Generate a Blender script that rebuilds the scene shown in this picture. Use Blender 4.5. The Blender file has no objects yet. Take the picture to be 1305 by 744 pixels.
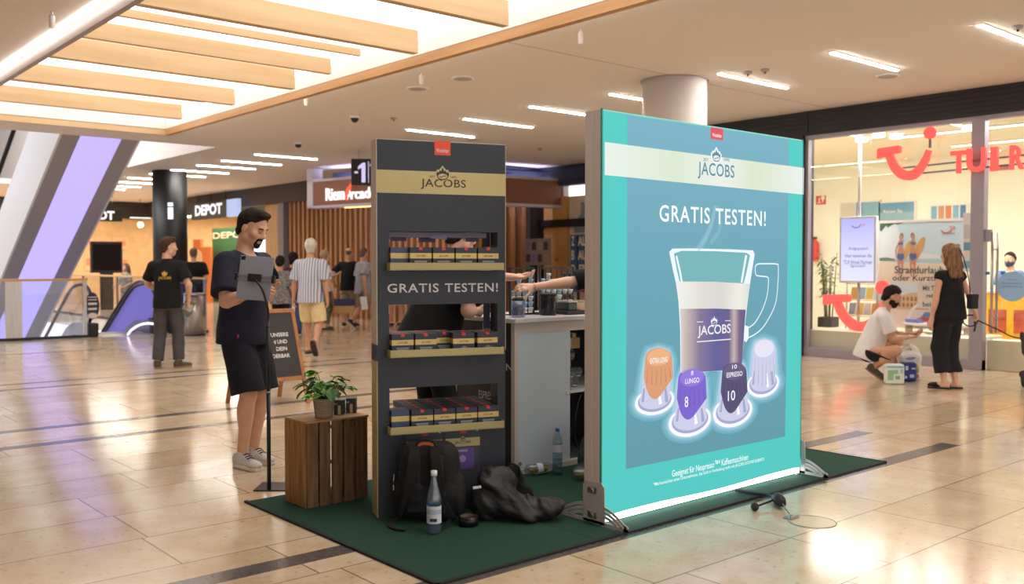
import bpy, bmesh, math, random
import numpy as np
from mathutils import Vector, Matrix, noise as mnoise

random.seed(7)
SC = bpy.context.scene
COL = SC.collection
R = math.radians

# ------------------------------------------------------------------ camera, world, exposure
CAM_H, FPX, YAW, PITCH = 1.40, 1200.0, R(49.3), math.atan(35 / 1200)
cd = bpy.data.cameras.new('camera')
cam = bpy.data.objects.new('camera', cd)
COL.objects.link(cam)
cam.location = (0, 0, CAM_H)
cam.rotation_euler = (math.pi / 2 - PITCH, 0, YAW - math.pi / 2)
cd.sensor_width = 36.0
cd.lens = FPX / 1305 * 36.0
cd.clip_end = 200
cd.dof.use_dof = True
cd.dof.focus_distance = 5.6
cd.dof.aperture_fstop = 2.4
SC.camera = cam
SC.view_settings.view_transform = 'Standard'
SC.view_settings.look = 'None'
SC.view_settings.gamma = 1
SC.view_settings.use_curve_mapping = False
SC.view_settings.exposure = 0.2
try:
    SC.cycles.use_denoising = True
    SC.cycles.max_bounces = 8
    SC.cycles.diffuse_bounces = 4
    SC.cycles.glossy_bounces = 4
    SC.cycles.transparent_max_bounces = 16
    SC.cycles.sample_clamp_indirect = 6
    SC.cycles.caustics_reflective = False
    SC.cycles.caustics_refractive = False
except Exception:
    pass
wd = bpy.data.worlds.new('world')
SC.world = wd
wd.use_nodes = True
wd.node_tree.nodes['Background'].inputs[0].default_value = (1.0, 0.95, 0.90, 1)
wd.node_tree.nodes['Background'].inputs[1].default_value = 1.65
COFFER_GLOW = 2.3
STRIP_GLOW = 50.0
SHOP_GLOW = 7.0


def area(name, loc, sx, sy, watts, col):
    l = bpy.data.lights.new(name, 'AREA')
    l.shape = 'RECTANGLE'
    l.size, l.size_y, l.energy, l.color = sx, sy, watts, col
    o = bpy.data.objects.new(name, l)
    COL.objects.link(o)
    o.location = loc
    return o


area('shop_fill_light', (14.2, 7.2, 3.44), 2.2, 6.0, 310, (1, .98, .93))  # added area light that brightens the shop interior
area('store_fill_light', (15.2, 30.5, 3.32), 3.0, 8.0, 520, (1, .90, .78))  # added warm area light to lift the home store
area('hall_end_fill_light', (7.0, 33.4, 3.66), 8.0, 1.0, 320, (1, .93, .84))  # added fill over the hall end, brightens the orange wall
area('atrium_skylight', (1.5, 25.0, 7.4), 12.0, 10.0, 1600, (.93, .96, 1))
area('portal_lamp', (13.9, 19.5, 3.6), 1.2, 4.0, 80, (1, .90, .78))

_f = np.array([math.cos(YAW) * math.cos(PITCH), math.sin(YAW) * math.cos(PITCH), -math.sin(PITCH)])
_r = np.array([math.sin(YAW), -math.cos(YAW), 0.0])
_u = np.cross(_r, _f)
_c = np.array([0, 0, CAM_H])


def ray(px, py):
    return _f + _r * (px - 652.5) / FPX - _u * (py - 372) / FPX


def gp(px, py, z=0.0):
    """world point on the horizontal plane z seen at a pixel of the photograph"""
    q = ray(px, py)
    return _c + q * (z - CAM_H) / q[2]


def planeX(px, py, x):
    q = ray(px, py)
    return _c + q * (x / q[0])


def planeY(px, py, y):
    q = ray(px, py)
    return _c + q * (y / q[1])


def dp(px, py, d):
    return _c + ray(px, py) * d


# ------------------------------------------------------------------ materials
def lin(c):
    return tuple((v / 12.92 if v <= 0.04045 else ((v + 0.055) / 1.055) ** 2.4) for v in c)


def rgb(r, g, b):
    return lin((r / 255, g / 255, b / 255)) + (1.0,)


MATS = {}


def mat(name, col, rough=0.55, metal=0.0, emit=0.0, spec=0.5, noise=0.0, nscale=20.0, bump=0.0, bscale=60.0,
        stretch=(1, 1, 1), col2=None, alpha=1.0, trans=0.0, ior=1.45, sheen=0.0):
    if name in MATS:
        return MATS[name]
    m = bpy.data.materials.new(name)
    m.use_nodes = True
    nt = m.node_tree
    b = nt.nodes['Principled BSDF']
    c = rgb(*col)
    b.inputs['Base Color'].default_value = c
    b.inputs['Roughness'].default_value = rough
    b.inputs['Metallic'].default_value = metal
    b.inputs['Specular IOR Level'].default_value = spec
    b.inputs['IOR'].default_value = ior
    b.inputs['Alpha'].default_value = alpha
    b.inputs['Transmission Weight'].default_value = trans
    if sheen:
        b.inputs['Sheen Weight'].default_value = sheen
    if emit:
        b.inputs['Emission Color'].default_value = c
        b.inputs['Emission Strength'].default_value = emit
    if noise or bump or col2:
        tc = nt.nodes.new('ShaderNodeTexCoord')
        mp = nt.nodes.new('ShaderNodeMapping')
        mp.inputs['Scale'].default_value = stretch
        nt.links.new(tc.outputs['Object'], mp.inputs['Vector'])
    if noise or col2:
        n = nt.nodes.new('ShaderNodeTexNoise')
        n.inputs['Scale'].default_value = nscale
        n.inputs['Detail'].default_value = 5
        nt.links.new(mp.outputs[0], n.inputs['Vector'])
        ramp = nt.nodes.new('ShaderNodeValToRGB')
        if col2:
            lo, hi = c, rgb(*col2)
        else:
            lo = tuple(v * (1 - noise) for v in c[:3]) + (1,)
            hi = tuple(min(1, v * (1 + noise)) for v in c[:3]) + (1,)
        ramp.color_ramp.elements[0].position = 0.35
        ramp.color_ramp.elements[1].position = 0.65
        ramp.color_ramp.elements[0].color = lo
        ramp.color_ramp.elements[1].color = hi
        nt.links.new(n.outputs['Fac'], ramp.inputs['Fac'])
        nt.links.new(ramp.outputs['Color'], b.inputs['Base Color'])
        if emit:
            nt.links.new(ramp.outputs['Color'], b.inputs['Emission Color'])
    if bump:
        n2 = nt.nodes.new('ShaderNodeTexNoise')
        n2.inputs['Scale'].default_value = bscale
        n2.inputs['Detail'].default_value = 4
        nt.links.new(mp.outputs[0], n2.inputs['Vector'])
        bp = nt.nodes.new('ShaderNodeBump')
        bp.inputs['Strength'].default_value = bump
        bp.inputs['Distance'].default_value = 0.01
        nt.links.new(n2.outputs['Fac'], bp.inputs['Height'])
        nt.links.new(bp.outputs['Normal'], b.inputs['Normal'])
    MATS[name] = m
    return m


def wood(name, c1, c2, scale=8.0, stretch=(1, 1, 1), rough=0.5, emit=0.0):
    if name in MATS:
        return MATS[name]
    return mat(name, c1, rough=rough, col2=c2, nscale=scale, stretch=stretch, bump=0.15, bscale=scale * 3, emit=emit)


def glass_mat(name, tint=(255, 255, 255), refl=0.06, rough=0.0, dull=0.0):
    """thin pane: see-through with a constant faint mirror"""
    if name in MATS:
        return MATS[name]
    m = bpy.data.materials.new(name)
    m.use_nodes = True
    nt = m.node_tree
    nt.nodes.clear()
    out = nt.nodes.new('ShaderNodeOutputMaterial')
    t = nt.nodes.new('ShaderNodeBsdfTransparent')
    t.inputs[0].default_value = rgb(*tint)
    g = nt.nodes.new('ShaderNodeBsdfGlossy')
    g.inputs['Roughness'].default_value = rough
    mx = nt.nodes.new('ShaderNodeMixShader')
    mx.inputs[0].default_value = refl
    nt.links.new(t.outputs[0], mx.inputs[1])
    nt.links.new(g.outputs[0], mx.inputs[2])
    last = mx
    if dull:
        df = nt.nodes.new('ShaderNodeBsdfDiffuse')
        df.inputs[0].default_value = rgb(*tint)
        m2 = nt.nodes.new('ShaderNodeMixShader')
        m2.inputs[0].default_value = dull
        nt.links.new(mx.outputs[0], m2.inputs[1])
        nt.links.new(df.outputs[0], m2.inputs[2])
        last = m2
    nt.links.new(last.outputs[0], out.inputs[0])
    MATS[name] = m
    return m


def glow(name, col, strength=1.0, base=0.3):
    """a surface that gives off its own light (lamp, screen, backlit print)"""
    if name in MATS:
        return MATS[name]
    m = bpy.data.materials.new(name)
    m.use_nodes = True
    b = m.node_tree.nodes['Principled BSDF']
    c = rgb(*col)
    b.inputs['Base Color'].default_value = tuple(v * (.12 if name.startswith('print') else base) for v in c[:3]) + (1,)
    b.inputs['Emission Color'].default_value = c
    b.inputs['Emission Strength'].default_value = strength * (.88 if name.startswith('print') else 1)
    b.inputs['Roughness'].default_value = 0.7
    b.inputs['Specular IOR Level'].default_value = 0.1
    MATS[name] = m
    return m


def graded_glow(name, stops, axis, lo, hi, strength=1.0):
    """backlit print whose printed colour runs along one object axis"""
    if name in MATS:
        return MATS[name]
    m = glow(name, (128, 128, 128), strength)
    nt = m.node_tree
    b = nt.nodes['Principled BSDF']
    tc = nt.nodes.new('ShaderNodeTexCoord')
    sp = nt.nodes.new('ShaderNodeSeparateXYZ')
    nt.links.new(tc.outputs['Object'], sp.inputs[0])
    mr = nt.nodes.new('ShaderNodeMapRange')
    mr.inputs['From Min'].default_value = lo
    mr.inputs['From Max'].default_value = hi
    nt.links.new(sp.outputs[axis], mr.inputs['Value'])
    rp = nt.nodes.new('ShaderNodeValToRGB')
    e = rp.color_ramp.elements
    while len(e) < len(stops):
        e.new(0.5)
    for el, (p, c) in zip(e, stops):
        el.position = p
        el.color = rgb(*c)
    nt.links.new(mr.outputs[0], rp.inputs['Fac'])
    nt.links.new(rp.outputs['Color'], b.inputs['Emission Color'])
    return m


# ------------------------------------------------------------------ mesh helpers
class MB:
    """collects simple solids and links them as one mesh object"""

    def __init__(s):
        s.v, s.f, s.mi, s.m, s.sm = [], [], [], [], []
        s.cur = 0

    def use(s, m):
        if m not in s.m:
            s.m.append(m)
        s.cur = s.m.index(m)
        return s

    def add(s, vs, fs, smooth=False):
        o = len(s.v)
        s.v += [tuple(map(float, p)) for p in vs]
        for f in fs:
            s.f.append(tuple(i + o for i in f))
            s.mi.append(s.cur)
            s.sm.append(smooth)
        return s

    def box(s, lo, hi, mx=None):
        x0, y0, z0 = lo
        x1, y1, z1 = hi
        vs = [(x0, y0, z0), (x1, y0, z0), (x1, y1, z0), (x0, y1, z0), (x0, y0, z1), (x1, y0, z1), (x1, y1, z1), (x0, y1, z1)]
        if mx is not None:
            vs = [tuple(mx @ Vector(p)) for p in vs]
        return s.add(vs, [(0, 3, 2, 1), (4, 5, 6, 7), (0, 1, 5, 4), (1, 2, 6, 5), (2, 3, 7, 6), (3, 0, 4, 7)])

    def bar(s, a, b, w, h, up=(0, 0, 1)):
        """rectangular bar from a to b, w wide across, h along up"""
        a, b = Vector(a), Vector(b)
        d = (b - a).normalized()
        up = Vector(up)
        sd = d.cross(up).normalized()
        up = sd.cross(d).normalized()
        vs = []
        for p in (a, b):
            for i, j in ((-1, -1), (1, -1), (1, 1), (-1, 1)):
                vs.append(p + sd * (w / 2 * i) + up * (h / 2 * j))
        return s.add(vs, [(0, 1, 2, 3), (7, 6, 5, 4), (0, 4, 5, 1), (1, 5, 6, 2), (2, 6, 7, 3), (3, 7, 4, 0)])

    def prism(s, poly, o, u, v, n, t):
        """polygon poly (2-D) laid out from o along u, v and given thickness t along n"""
        o, u, v, n = Vector(o), Vector(u), Vector(v), Vector(n)
        k = len(poly)
        a = [o + u * x + v * y for x, y in poly]
        b = [p + n * t for p in a]
        fs = [tuple(range(k)), tuple(range(2 * k - 1, k - 1, -1))]
        fs += [(i, i + k, (i + 1) % k + k, (i + 1) % k) for i in range(k)]
        return s.add(a + b, fs)

    def flat(s, poly, o, u, v):
        o, u, v = Vector(o), Vector(u), Vector(v)
        return s.add([o + u * x + v * y for x, y in poly], [tuple(range(len(poly)))])

    def lathe(s, prof, o=(0, 0, 0), seg=32, ax='z', smooth=True, cap=True, sx=1.0, sy=1.0):
        vs, fs = [], []
        n = len(prof)
        for r, z in prof:
            for i in range(seg):
                a = 2 * math.pi * i / seg
                p = (r * math.cos(a) * sx, r * math.sin(a) * sy, z)
                if ax == 'x':
                    p = (p[2], p[0], p[1])
                elif ax == 'y':
                    p = (p[0], p[2], p[1])
                vs.append((p[0] + o[0], p[1] + o[1], p[2] + o[2]))
        for j in range(n - 1):
            for i in range(seg):
                k = (i + 1) % seg
                fs.append((j * seg + i, j * seg + k, (j + 1) * seg + k, (j + 1) * seg + i))
        s.add(vs, fs, smooth)
        if cap:
            s.add(vs[:seg], [tuple(range(seg - 1, -1, -1))])
            s.add(vs[-seg:], [tuple(range(seg))])
        return s

    def cyl(s, o, r, h, seg=24, ax='z', smooth=True):
        return s.lathe([(r, 0), (r, h)], o, seg, ax, smooth)

    def tube(s, pts, r, seg=8, cap=True):
        pts = [Vector(p) for p in pts]
        vs, fs = [], []
        prev = None
        n = len(pts)
        for i, p in enumerate(pts):
            t = (pts[min(i + 1, n - 1)] - pts[max(i - 1, 0)]).normalized()
            if prev is None:
                a = t.cross(Vector((0, 0, 1)))
                if a.length < 1e-3:
                    a = t.cross(Vector((1, 0, 0)))
                a.normalize()
            else:
                a = (prev - t * prev.dot(t)).normalized()
            prev = a
            b = t.cross(a)
            rr = r[i] if isinstance(r, (list, tuple)) else r
            for k in range(seg):
                an = 2 * math.pi * k / seg
                vs.append(p + a * (rr * math.cos(an)) + b * (rr * math.sin(an)))
        for i in range(n - 1):
            for k in range(seg):
                q = (k + 1) % seg
                fs.append((i * seg + k, i * seg + q, (i + 1) * seg + q, (i + 1) * seg + k))
        s.add(vs, fs, True)
        if cap:
            s.add(vs[:seg], [tuple(range(seg - 1, -1, -1))])
            s.add(vs[-seg:], [tuple(range(seg))])
        return s

    def ball(s, c, r, seg=16, rings=10, sc=(1, 1, 1)):
        prof = []
        vs, fs = [], []
        for j in range(rings + 1):
            th = math.pi * j / rings
            for i in range(seg):
                a = 2 * math.pi * i / seg
                vs.append((c[0] + r * sc[0] * math.sin(th) * math.cos(a), c[1] + r * sc[1] * math.sin(th) * math.sin(a), c[2] - r * sc[2] * math.cos(th)))
        for j in range(rings):
            for i in range(seg):
                k = (i + 1) % seg
                fs.append((j * seg + i, j * seg + k, (j + 1) * seg + k, (j + 1) * seg + i))
        return s.add(vs, fs, True)

    def build(s, name, m=None, parent=None, bevel=0.0, bseg=2, fix=True):
        me = bpy.data.meshes.new(name)
        me.from_pydata(s.v, [], s.f)
        ms = s.m if s.m else [m]
        for x in ms:
            me.materials.append(x)
        me.polygons.foreach_set('material_index', s.mi)
        me.polygons.foreach_set('use_smooth', s.sm)
        if fix:
            bm = bmesh.new()
            bm.from_mesh(me)
            bmesh.ops.remove_doubles(bm, verts=bm.verts, dist=1e-6)
            bmesh.ops.recalc_face_normals(bm, faces=bm.faces)
            bm.to_mesh(me)
            bm.free()
        me.update()
        o = bpy.data.objects.new(name, me)
        COL.objects.link(o)
        if parent is not None:
            o.parent = parent
        if bevel:
            b = o.modifiers.new('bevel', 'BEVEL')
            b.width = bevel
            b.segments = bseg
            b.limit_method = 'ANGLE'
            b.angle_limit = R(40)
        return o


def tag(o, label=None, cat=None, group=None, kind=None):
    if label:
        o['label'] = label
    if cat:
        o['category'] = cat
    if group:
        o['group'] = group
    if kind:
        o['kind'] = kind
    return o


def thing(name, label, cat, loc=(0, 0, 0), rz=0.0, group=None):
    o = bpy.data.objects.new(name, None)
    COL.objects.link(o)
    o.empty_display_size = 0.1
    o.location = loc
    o.rotation_euler = (0, 0, rz)
    return tag(o, label, cat, group)


def struct(o):
    o['kind'] = 'structure'
    return o


def bx(name, lo, hi, m, parent=None, bevel=0.0):
    return MB().box(lo, hi).build(name, m, parent, bevel)


def copy_thing(src, loc=None, rz=None, label=None, group=None):
    o = src.copy()
    COL.objects.link(o)
    if loc is not None:
        o.location = loc
    if rz is not None:
        o.rotation_euler = (0, 0, rz)
    if label:
        o['label'] = label
    if group:
        o['group'] = group
    for ch in list(src.children):
        c = ch.copy()
        COL.objects.link(c)
        c.parent = o
        for g2 in list(ch.children):
            d = g2.copy()
            COL.objects.link(d)
            d.parent = c
    return o


_texts = {}


def text(name, body, o, u, v, w, h, m, parent=None, depth=0.0, bold=0.0, space=1.0):
    """lettering fitted into w x h, lower-left corner at o, running along u, up along v (depth along u x v)"""
    key = (body, bold, depth > 0, space)
    if key not in _texts:
        cu = bpy.data.curves.new('lettering', 'FONT')
        cu.body = body
        cu.size = 1.0
        cu.offset = bold
        cu.space_character = space
        cu.resolution_u = 3
        if depth:
            cu.extrude = 0.5
        to = bpy.data.objects.new('lettering', cu)
        COL.objects.link(to)
        dg = bpy.context.evaluated_depsgraph_get()
        me = bpy.data.meshes.new_from_object(to.evaluated_get(dg))
        bpy.data.objects.remove(to)
        bpy.data.curves.remove(cu)
        n = len(me.vertices)
        co = np.empty(n * 3)
        me.vertices.foreach_get('co', co)
        co = co.reshape(-1, 3)
        lo, hi = co.min(0), co.max(0)
        co = co - lo
        co[:, 0] /= max(hi[0] - lo[0], 1e-6)
        co[:, 1] /= max(hi[1] - lo[1], 1e-6)
        _texts[key] = (me, co)
    me0, co = _texts[key]
    me = me0.copy()
    me.name = name
    u, v = np.array(u, float), np.array(v, float)
    n = np.cross(u, v)
    P = np.array(o, float) + co[:, :1] * u * w + co[:, 1:2] * v * h + (co[:, 2:3] * n * depth if depth else 0)
    me.vertices.foreach_set('co', P.ravel())
    me.materials.clear()
    me.materials.append(m)
    me.update()
    ob = bpy.data.objects.new(name, me)
    COL.objects.link(ob)
    if parent is not None:
        ob.parent = parent
    return ob


CROWN = [(-.50, .02), (-.43, .24), (-.31, .13), (-.23, .34), (-.12, .25), (0, .54), (.12, .25), (.23, .34), (.31, .13), (.43, .24), (.50, .02),
         (.44, -.16), (.34, -.32), (.16, -.40), (-.16, -.40), (-.34, -.32), (-.44, -.16)]


def crown(parent, o, u, v, w, m_line, m_fill, lift, m_bean=None):
    """crown-over-coffee-bean emblem, three thin printed layers"""
    o, u, v = Vector(o), Vector(u).normalized(), Vector(v).normalized()
    n = u.cross(v)
    half = [(.50, -.05), (.52, .12), (.41, .17), (.38, .28), (.24, .27), (.12, .40), (0, .54)]
    big = [(x * w, y * w) for x, y in half] + [(-x * w, y * w) for x, y in reversed(half[:-1])] + [(.50 * w * math.cos(a), (-.05 + .40 * math.sin(a)) * w) for a in [-math.pi + math.pi * i / 12 for i in range(1, 12)]]
    mb = MB().use(m_line).flat(big, o, u, v)
    mb.use(m_fill).flat([(x * w * .84, (y - .035) * w * .84) for x, y in CROWN], o + n * lift, u, v)
    rin = [(.31 * w * math.cos(a), (-.14 + .17 * math.sin(a)) * w) for a in [2 * math.pi * i / 24 for i in range(24)]]
    mb.use(m_bean or m_line).flat(rin, o + n * lift * 2, u, v)
    sw = []
    for i in range(9):
        t = -1 + i / 4
        sw.append((t * .22 * w, (-.14 + .045 * math.sin(t * 3.1)) * w + .024 * w))
    sw += [(x, y - .05 * w) for x, y in reversed(sw)]
    mb.use(m_fill).flat(sw, o + n * lift * 3, u, v)
    return mb.build('crown_emblem', parent=parent, fix=False)
# ------------------------------------------------------------------ soft-body shapes: smooth blends of rounded solids on a grid
def V(*a):
    return np.array(a if len(a) > 1 else a[0], float)


def unit(v):
    v = np.array(v, float)
    return v / (np.linalg.norm(v) + 1e-9)


def cap(a, b, ra, rb=None, n=None, f=1.0):
    a, b = V(a), V(b)
    rb = ra if rb is None else rb
    rm = max(ra, rb)
    nn = None if n is None else unit(n)

    def fn(X, Y, Z):
        px, py, pz = X - a[0], Y - a[1], Z - a[2]
        d = b - a
        if nn is not None:
            s = (px * nn[0] + py * nn[1] + pz * nn[2]) * (1 / f - 1)
            px, py, pz = px + s * nn[0], py + s * nn[1], pz + s * nn[2]
            d = d + nn * (d @ nn) * (1 / f - 1)
        t = np.clip((px * d[0] + py * d[1] + pz * d[2]) / max(d @ d, 1e-9), 0, 1)
        return np.sqrt((px - t * d[0]) ** 2 + (py - t * d[1]) ** 2 + (pz - t * d[2]) ** 2) - (ra + (rb - ra) * t)
    return fn, np.minimum(a, b) - rm, np.maximum(a, b) + rm


def ell(c, r, ax=None):
    c, r = V(c), V(r)
    A = np.eye(3) if ax is None else np.array(ax, float)  # rows = local axes

    def fn(X, Y, Z):
        px, py, pz = X - c[0], Y - c[1], Z - c[2]
        q = [(px * A[i, 0] + py * A[i, 1] + pz * A[i, 2]) for i in range(3)]
        k0 = np.sqrt(sum((q[i] / r[i]) ** 2 for i in range(3)))
        k1 = np.sqrt(sum((q[i] / r[i] ** 2) ** 2 for i in range(3))) + 1e-6
        return k0 * (k0 - 1) / k1
    m = r.max()
    return fn, c - m, c + m


def rbox(c, h, rad, ax=None):
    c, h = V(c), V(h)
    A = np.eye(3) if ax is None else np.array(ax, float)

    def fn(X, Y, Z):
        px, py, pz = X - c[0], Y - c[1], Z - c[2]
        q = [np.abs(px * A[i, 0] + py * A[i, 1] + pz * A[i, 2]) - (h[i] - rad) for i in range(3)]
        o = np.sqrt(sum(np.maximum(x, 0) ** 2 for x in q))
        return o + np.minimum(np.maximum(np.maximum(q[0], q[1]), q[2]), 0) - rad
    m = np.linalg.norm(h)
    return fn, c - m, c + m


class Field:
    def __init__(s, lo, hi, h):
        s.lo, s.h = V(lo), h
        s.n = np.maximum(np.ceil((V(hi) - s.lo) / h).astype(int) + 1, 4)
        s.d = np.full(s.n, 0.5, np.float32)
        s.ax = [(s.lo[i] + np.arange(s.n[i]) * h).astype(np.float32) for i in range(3)]

    def _blk(s, lo, hi, pad):
        a = np.clip(np.floor((lo - pad - s.lo) / s.h).astype(int), 0, s.n)
        b = np.clip(np.ceil((hi + pad - s.lo) / s.h).astype(int) + 1, 0, s.n)
        if (b <= a).any():
            return None
        sl = tuple(slice(a[i], b[i]) for i in range(3))
        g = np.meshgrid(*[s.ax[i][sl[i]] for i in range(3)], indexing='ij', sparse=True)
        return sl, g

    def add(s, prim, k=0.03, off=0.0):
        fn, lo, hi = prim
        r = s._blk(lo - abs(off), hi + abs(off), k + 3 * s.h)
        if r is None:
            return s
        sl, g = r
        d2 = fn(*g) - off
        d1 = s.d[sl]
        hh = np.clip(0.5 + 0.5 * (d1 - d2) / k, 0, 1)
        s.d[sl] = d1 * (1 - hh) + d2 * hh - k * hh * (1 - hh)
        return s

    def sub(s, prim, k=0.01, off=0.0):
        fn, lo, hi = prim
        r = s._blk(lo - abs(off), hi + abs(off), k + 3 * s.h)
        if r is None:
            return s
        sl, g = r
        d2 = -(fn(*g) - off)
        d1 = s.d[sl]
        hh = np.clip(0.5 - 0.5 * (d1 - d2) / k, 0, 1)
        s.d[sl] = d1 * (1 - hh) + d2 * hh + k * hh * (1 - hh)
        return s

    def merge(s, o, k=0.02):
        hh = np.clip(0.5 + 0.5 * (s.d - o.d) / k, 0, 1)
        s.d = (s.d * (1 - hh) + o.d * hh - k * hh * (1 - hh)).astype(np.float32)
        return s

    def half(s, p, n):
        """keep the side of the plane that n points away from"""
        n = unit(n)
        X, Y, Z = np.meshgrid(*s.ax, indexing='ij', sparse=True)
        s.d = np.maximum(s.d, ((X - p[0]) * n[0] + (Y - p[1]) * n[1] + (Z - p[2]) * n[2]).astype(np.float32))
        return s

    def ripple(s, amp, fr, seed=0, aniso=(1, 1, 1)):
        rng = np.random.RandomState(seed)
        X, Y, Z = np.meshgrid(*s.ax, indexing='ij', sparse=True)
        t = 0
        for i in range(5):
            w = unit(rng.randn(3)) * fr * (0.6 + 0.35 * i) * V(aniso)
            t = t + np.sin(X * w[0] + Y * w[1] + Z * w[2] + rng.rand() * 6.28 + 1.3 * np.sin(Z * fr * .6 + X * fr * .45 + i)) / (1 + .45 * i)
        s.d = s.d + (amp * t / 2.2).astype(np.float32)
        return s

    def mesh(s, name, m, parent=None):
        d = s.d.copy()
        d[0], d[-1] = 0.5, 0.5
        d[:, 0], d[:, -1] = 0.5, 0.5
        d[:, :, 0], d[:, :, -1] = 0.5, 0.5
        ins = d < 0
        n = s.n - 1
        cnt = np.zeros(n, np.int8)
        cor = [(i, j, k) for i in (0, 1) for j in (0, 1) for k in (0, 1)]
        for i, j, k in cor:
            cnt += ins[i:i + n[0], j:j + n[1], k:k + n[2]]
        act = np.argwhere((cnt > 0) & (cnt < 8))
        me = bpy.data.meshes.new(name)
        if len(act):
            idx = np.full(n, -1, np.int32)
            idx[tuple(act.T)] = np.arange(len(act))
            sm = np.zeros((len(act), 3))
            num = np.zeros(len(act))
            val = {c: d[act[:, 0] + c[0], act[:, 1] + c[1], act[:, 2] + c[2]] for c in cor}
            for c in cor:
                for a in range(3):
                    if c[a] == 0:
                        e = list(c)
                        e[a] = 1
                        v0, v1 = val[c], val[tuple(e)]
                        x = (v0 < 0) != (v1 < 0)
                        t = np.where(x, v0 / np.where(x, v0 - v1, 1), 0)
                        p = np.array(c, float)[None].repeat(len(act), 0)
                        p[:, a] = t
                        sm += p * x[:, None]
                        num += x
            co = s.lo + (act + sm / num[:, None]) * s.h
            quads = []
            for a in range(3):
                b, c = (a + 1) % 3, (a + 2) % 3
                sl0 = [slice(None)] * 3
                sl1 = [slice(None)] * 3
                sl0[a], sl1[a] = slice(0, -1), slice(1, None)
                i0, i1 = ins[tuple(sl0)], ins[tuple(sl1)]
                e = np.argwhere(i0 != i1)
                e = e[(e[:, b] > 0) & (e[:, c] > 0) & (e[:, b] < s.n[b] - 1) & (e[:, c] < s.n[c] - 1)]
                fl = i0[tuple(e.T)]
                q = []
                for ob, oc in ((-1, -1), (0, -1), (0, 0), (-1, 0)):
                    z = e.copy()
                    z[:, b] += ob
                    z[:, c] += oc
                    q.append(idx[tuple(z.T)])
                q = np.stack(q, 1)
                q[~fl] = q[~fl][:, ::-1]
                quads.append(q)
            q = np.concatenate(quads)
            q = q[(q >= 0).all(1)]
            me.vertices.add(len(co))
            me.vertices.foreach_set('co', co.ravel().astype(np.float32))
            me.loops.add(len(q) * 4)
            me.loops.foreach_set('vertex_index', q.ravel().astype(np.int32))
            me.polygons.add(len(q))
            me.polygons.foreach_set('loop_start', np.arange(0, len(q) * 4, 4, dtype=np.int32))
            me.polygons.foreach_set('loop_total', np.full(len(q), 4, np.int32))
            me.polygons.foreach_set('use_smooth', np.ones(len(q), bool))
            me.update(calc_edges=True)
            me.validate()
        me.materials.append(m)
        o = bpy.data.objects.new(name, me)
        COL.objects.link(o)
        if parent is not None:
            o.parent = parent
        return o


def ik(a, t, l1, l2, pole):
    a, t = V(a), V(t)
    d = t - a
    L = np.linalg.norm(d)
    if L > (l1 + l2) * .999:
        t = a + d / L * (l1 + l2) * .999
        d = t - a
        L = np.linalg.norm(d)
    u = d / L
    x = (l1 * l1 - l2 * l2 + L * L) / (2 * L)
    h = math.sqrt(max(l1 * l1 - x * x, 0))
    p = V(pole)
    p = unit(p - u * (p @ u))
    return a + u * x + p * h, t


def rotv(v, ax, a):
    ax = unit(ax)
    return v * math.cos(a) + np.cross(ax, v) * math.sin(a) + ax * (ax @ v) * (1 - math.cos(a))


def hand_prims(W, D, N, S, s=1.0, curl=.5, spread=0.05, thick=1.0):
    """palm, four fingers and a thumb: D along the hand, N out of the palm, S towards the thumb"""
    P = []
    fr = .0088 * s * thick
    P.append((cap(W, W + D * .035 * s, .024 * s, .030 * s, N, .72), .02))
    P.append((cap(W + D * .03 * s + S * .016 * s, W + D * .082 * s + S * .020 * s, .020 * s, .019 * s, N, .68), .015))
    P.append((cap(W + D * .03 * s - S * .014 * s, W + D * .080 * s - S * .018 * s, .020 * s, .017 * s, N, .68), .015))
    for i, (o, l) in enumerate(((.029, .92), (.0095, 1.0), (-.0105, .94), (-.029, .75))):
        p = W + D * (.086 - .004 * abs(i - 1)) * s + S * o * s
        d = unit(D + S * spread * (1.5 - i))
        ax = np.cross(d, N)
        for j, ln in enumerate((.042, .026, .021)):
            d = rotv(d, ax, curl * (.75, .95, .6)[j])
            q = p + d * ln * l * s
            P.append((cap(p, q, fr * (1.05 - .08 * j), fr * (.97 - .1 * j)), .004))
            p = q
    p = W + D * .022 * s + S * .024 * s
    d = unit(D * .62 + S * .72 + N * .25)
    for j, ln in enumerate((.04, .032, .026)):
        q = p + d * ln * s
        P.append((cap(p, q, fr * (1.35 - .15 * j), fr * (1.2 - .15 * j)), .008 if j == 0 else .004))
        p = q
        d = unit(d + D * .35 * (1 if j == 0 else .4) + N * .3 * curl)
    return P


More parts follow.
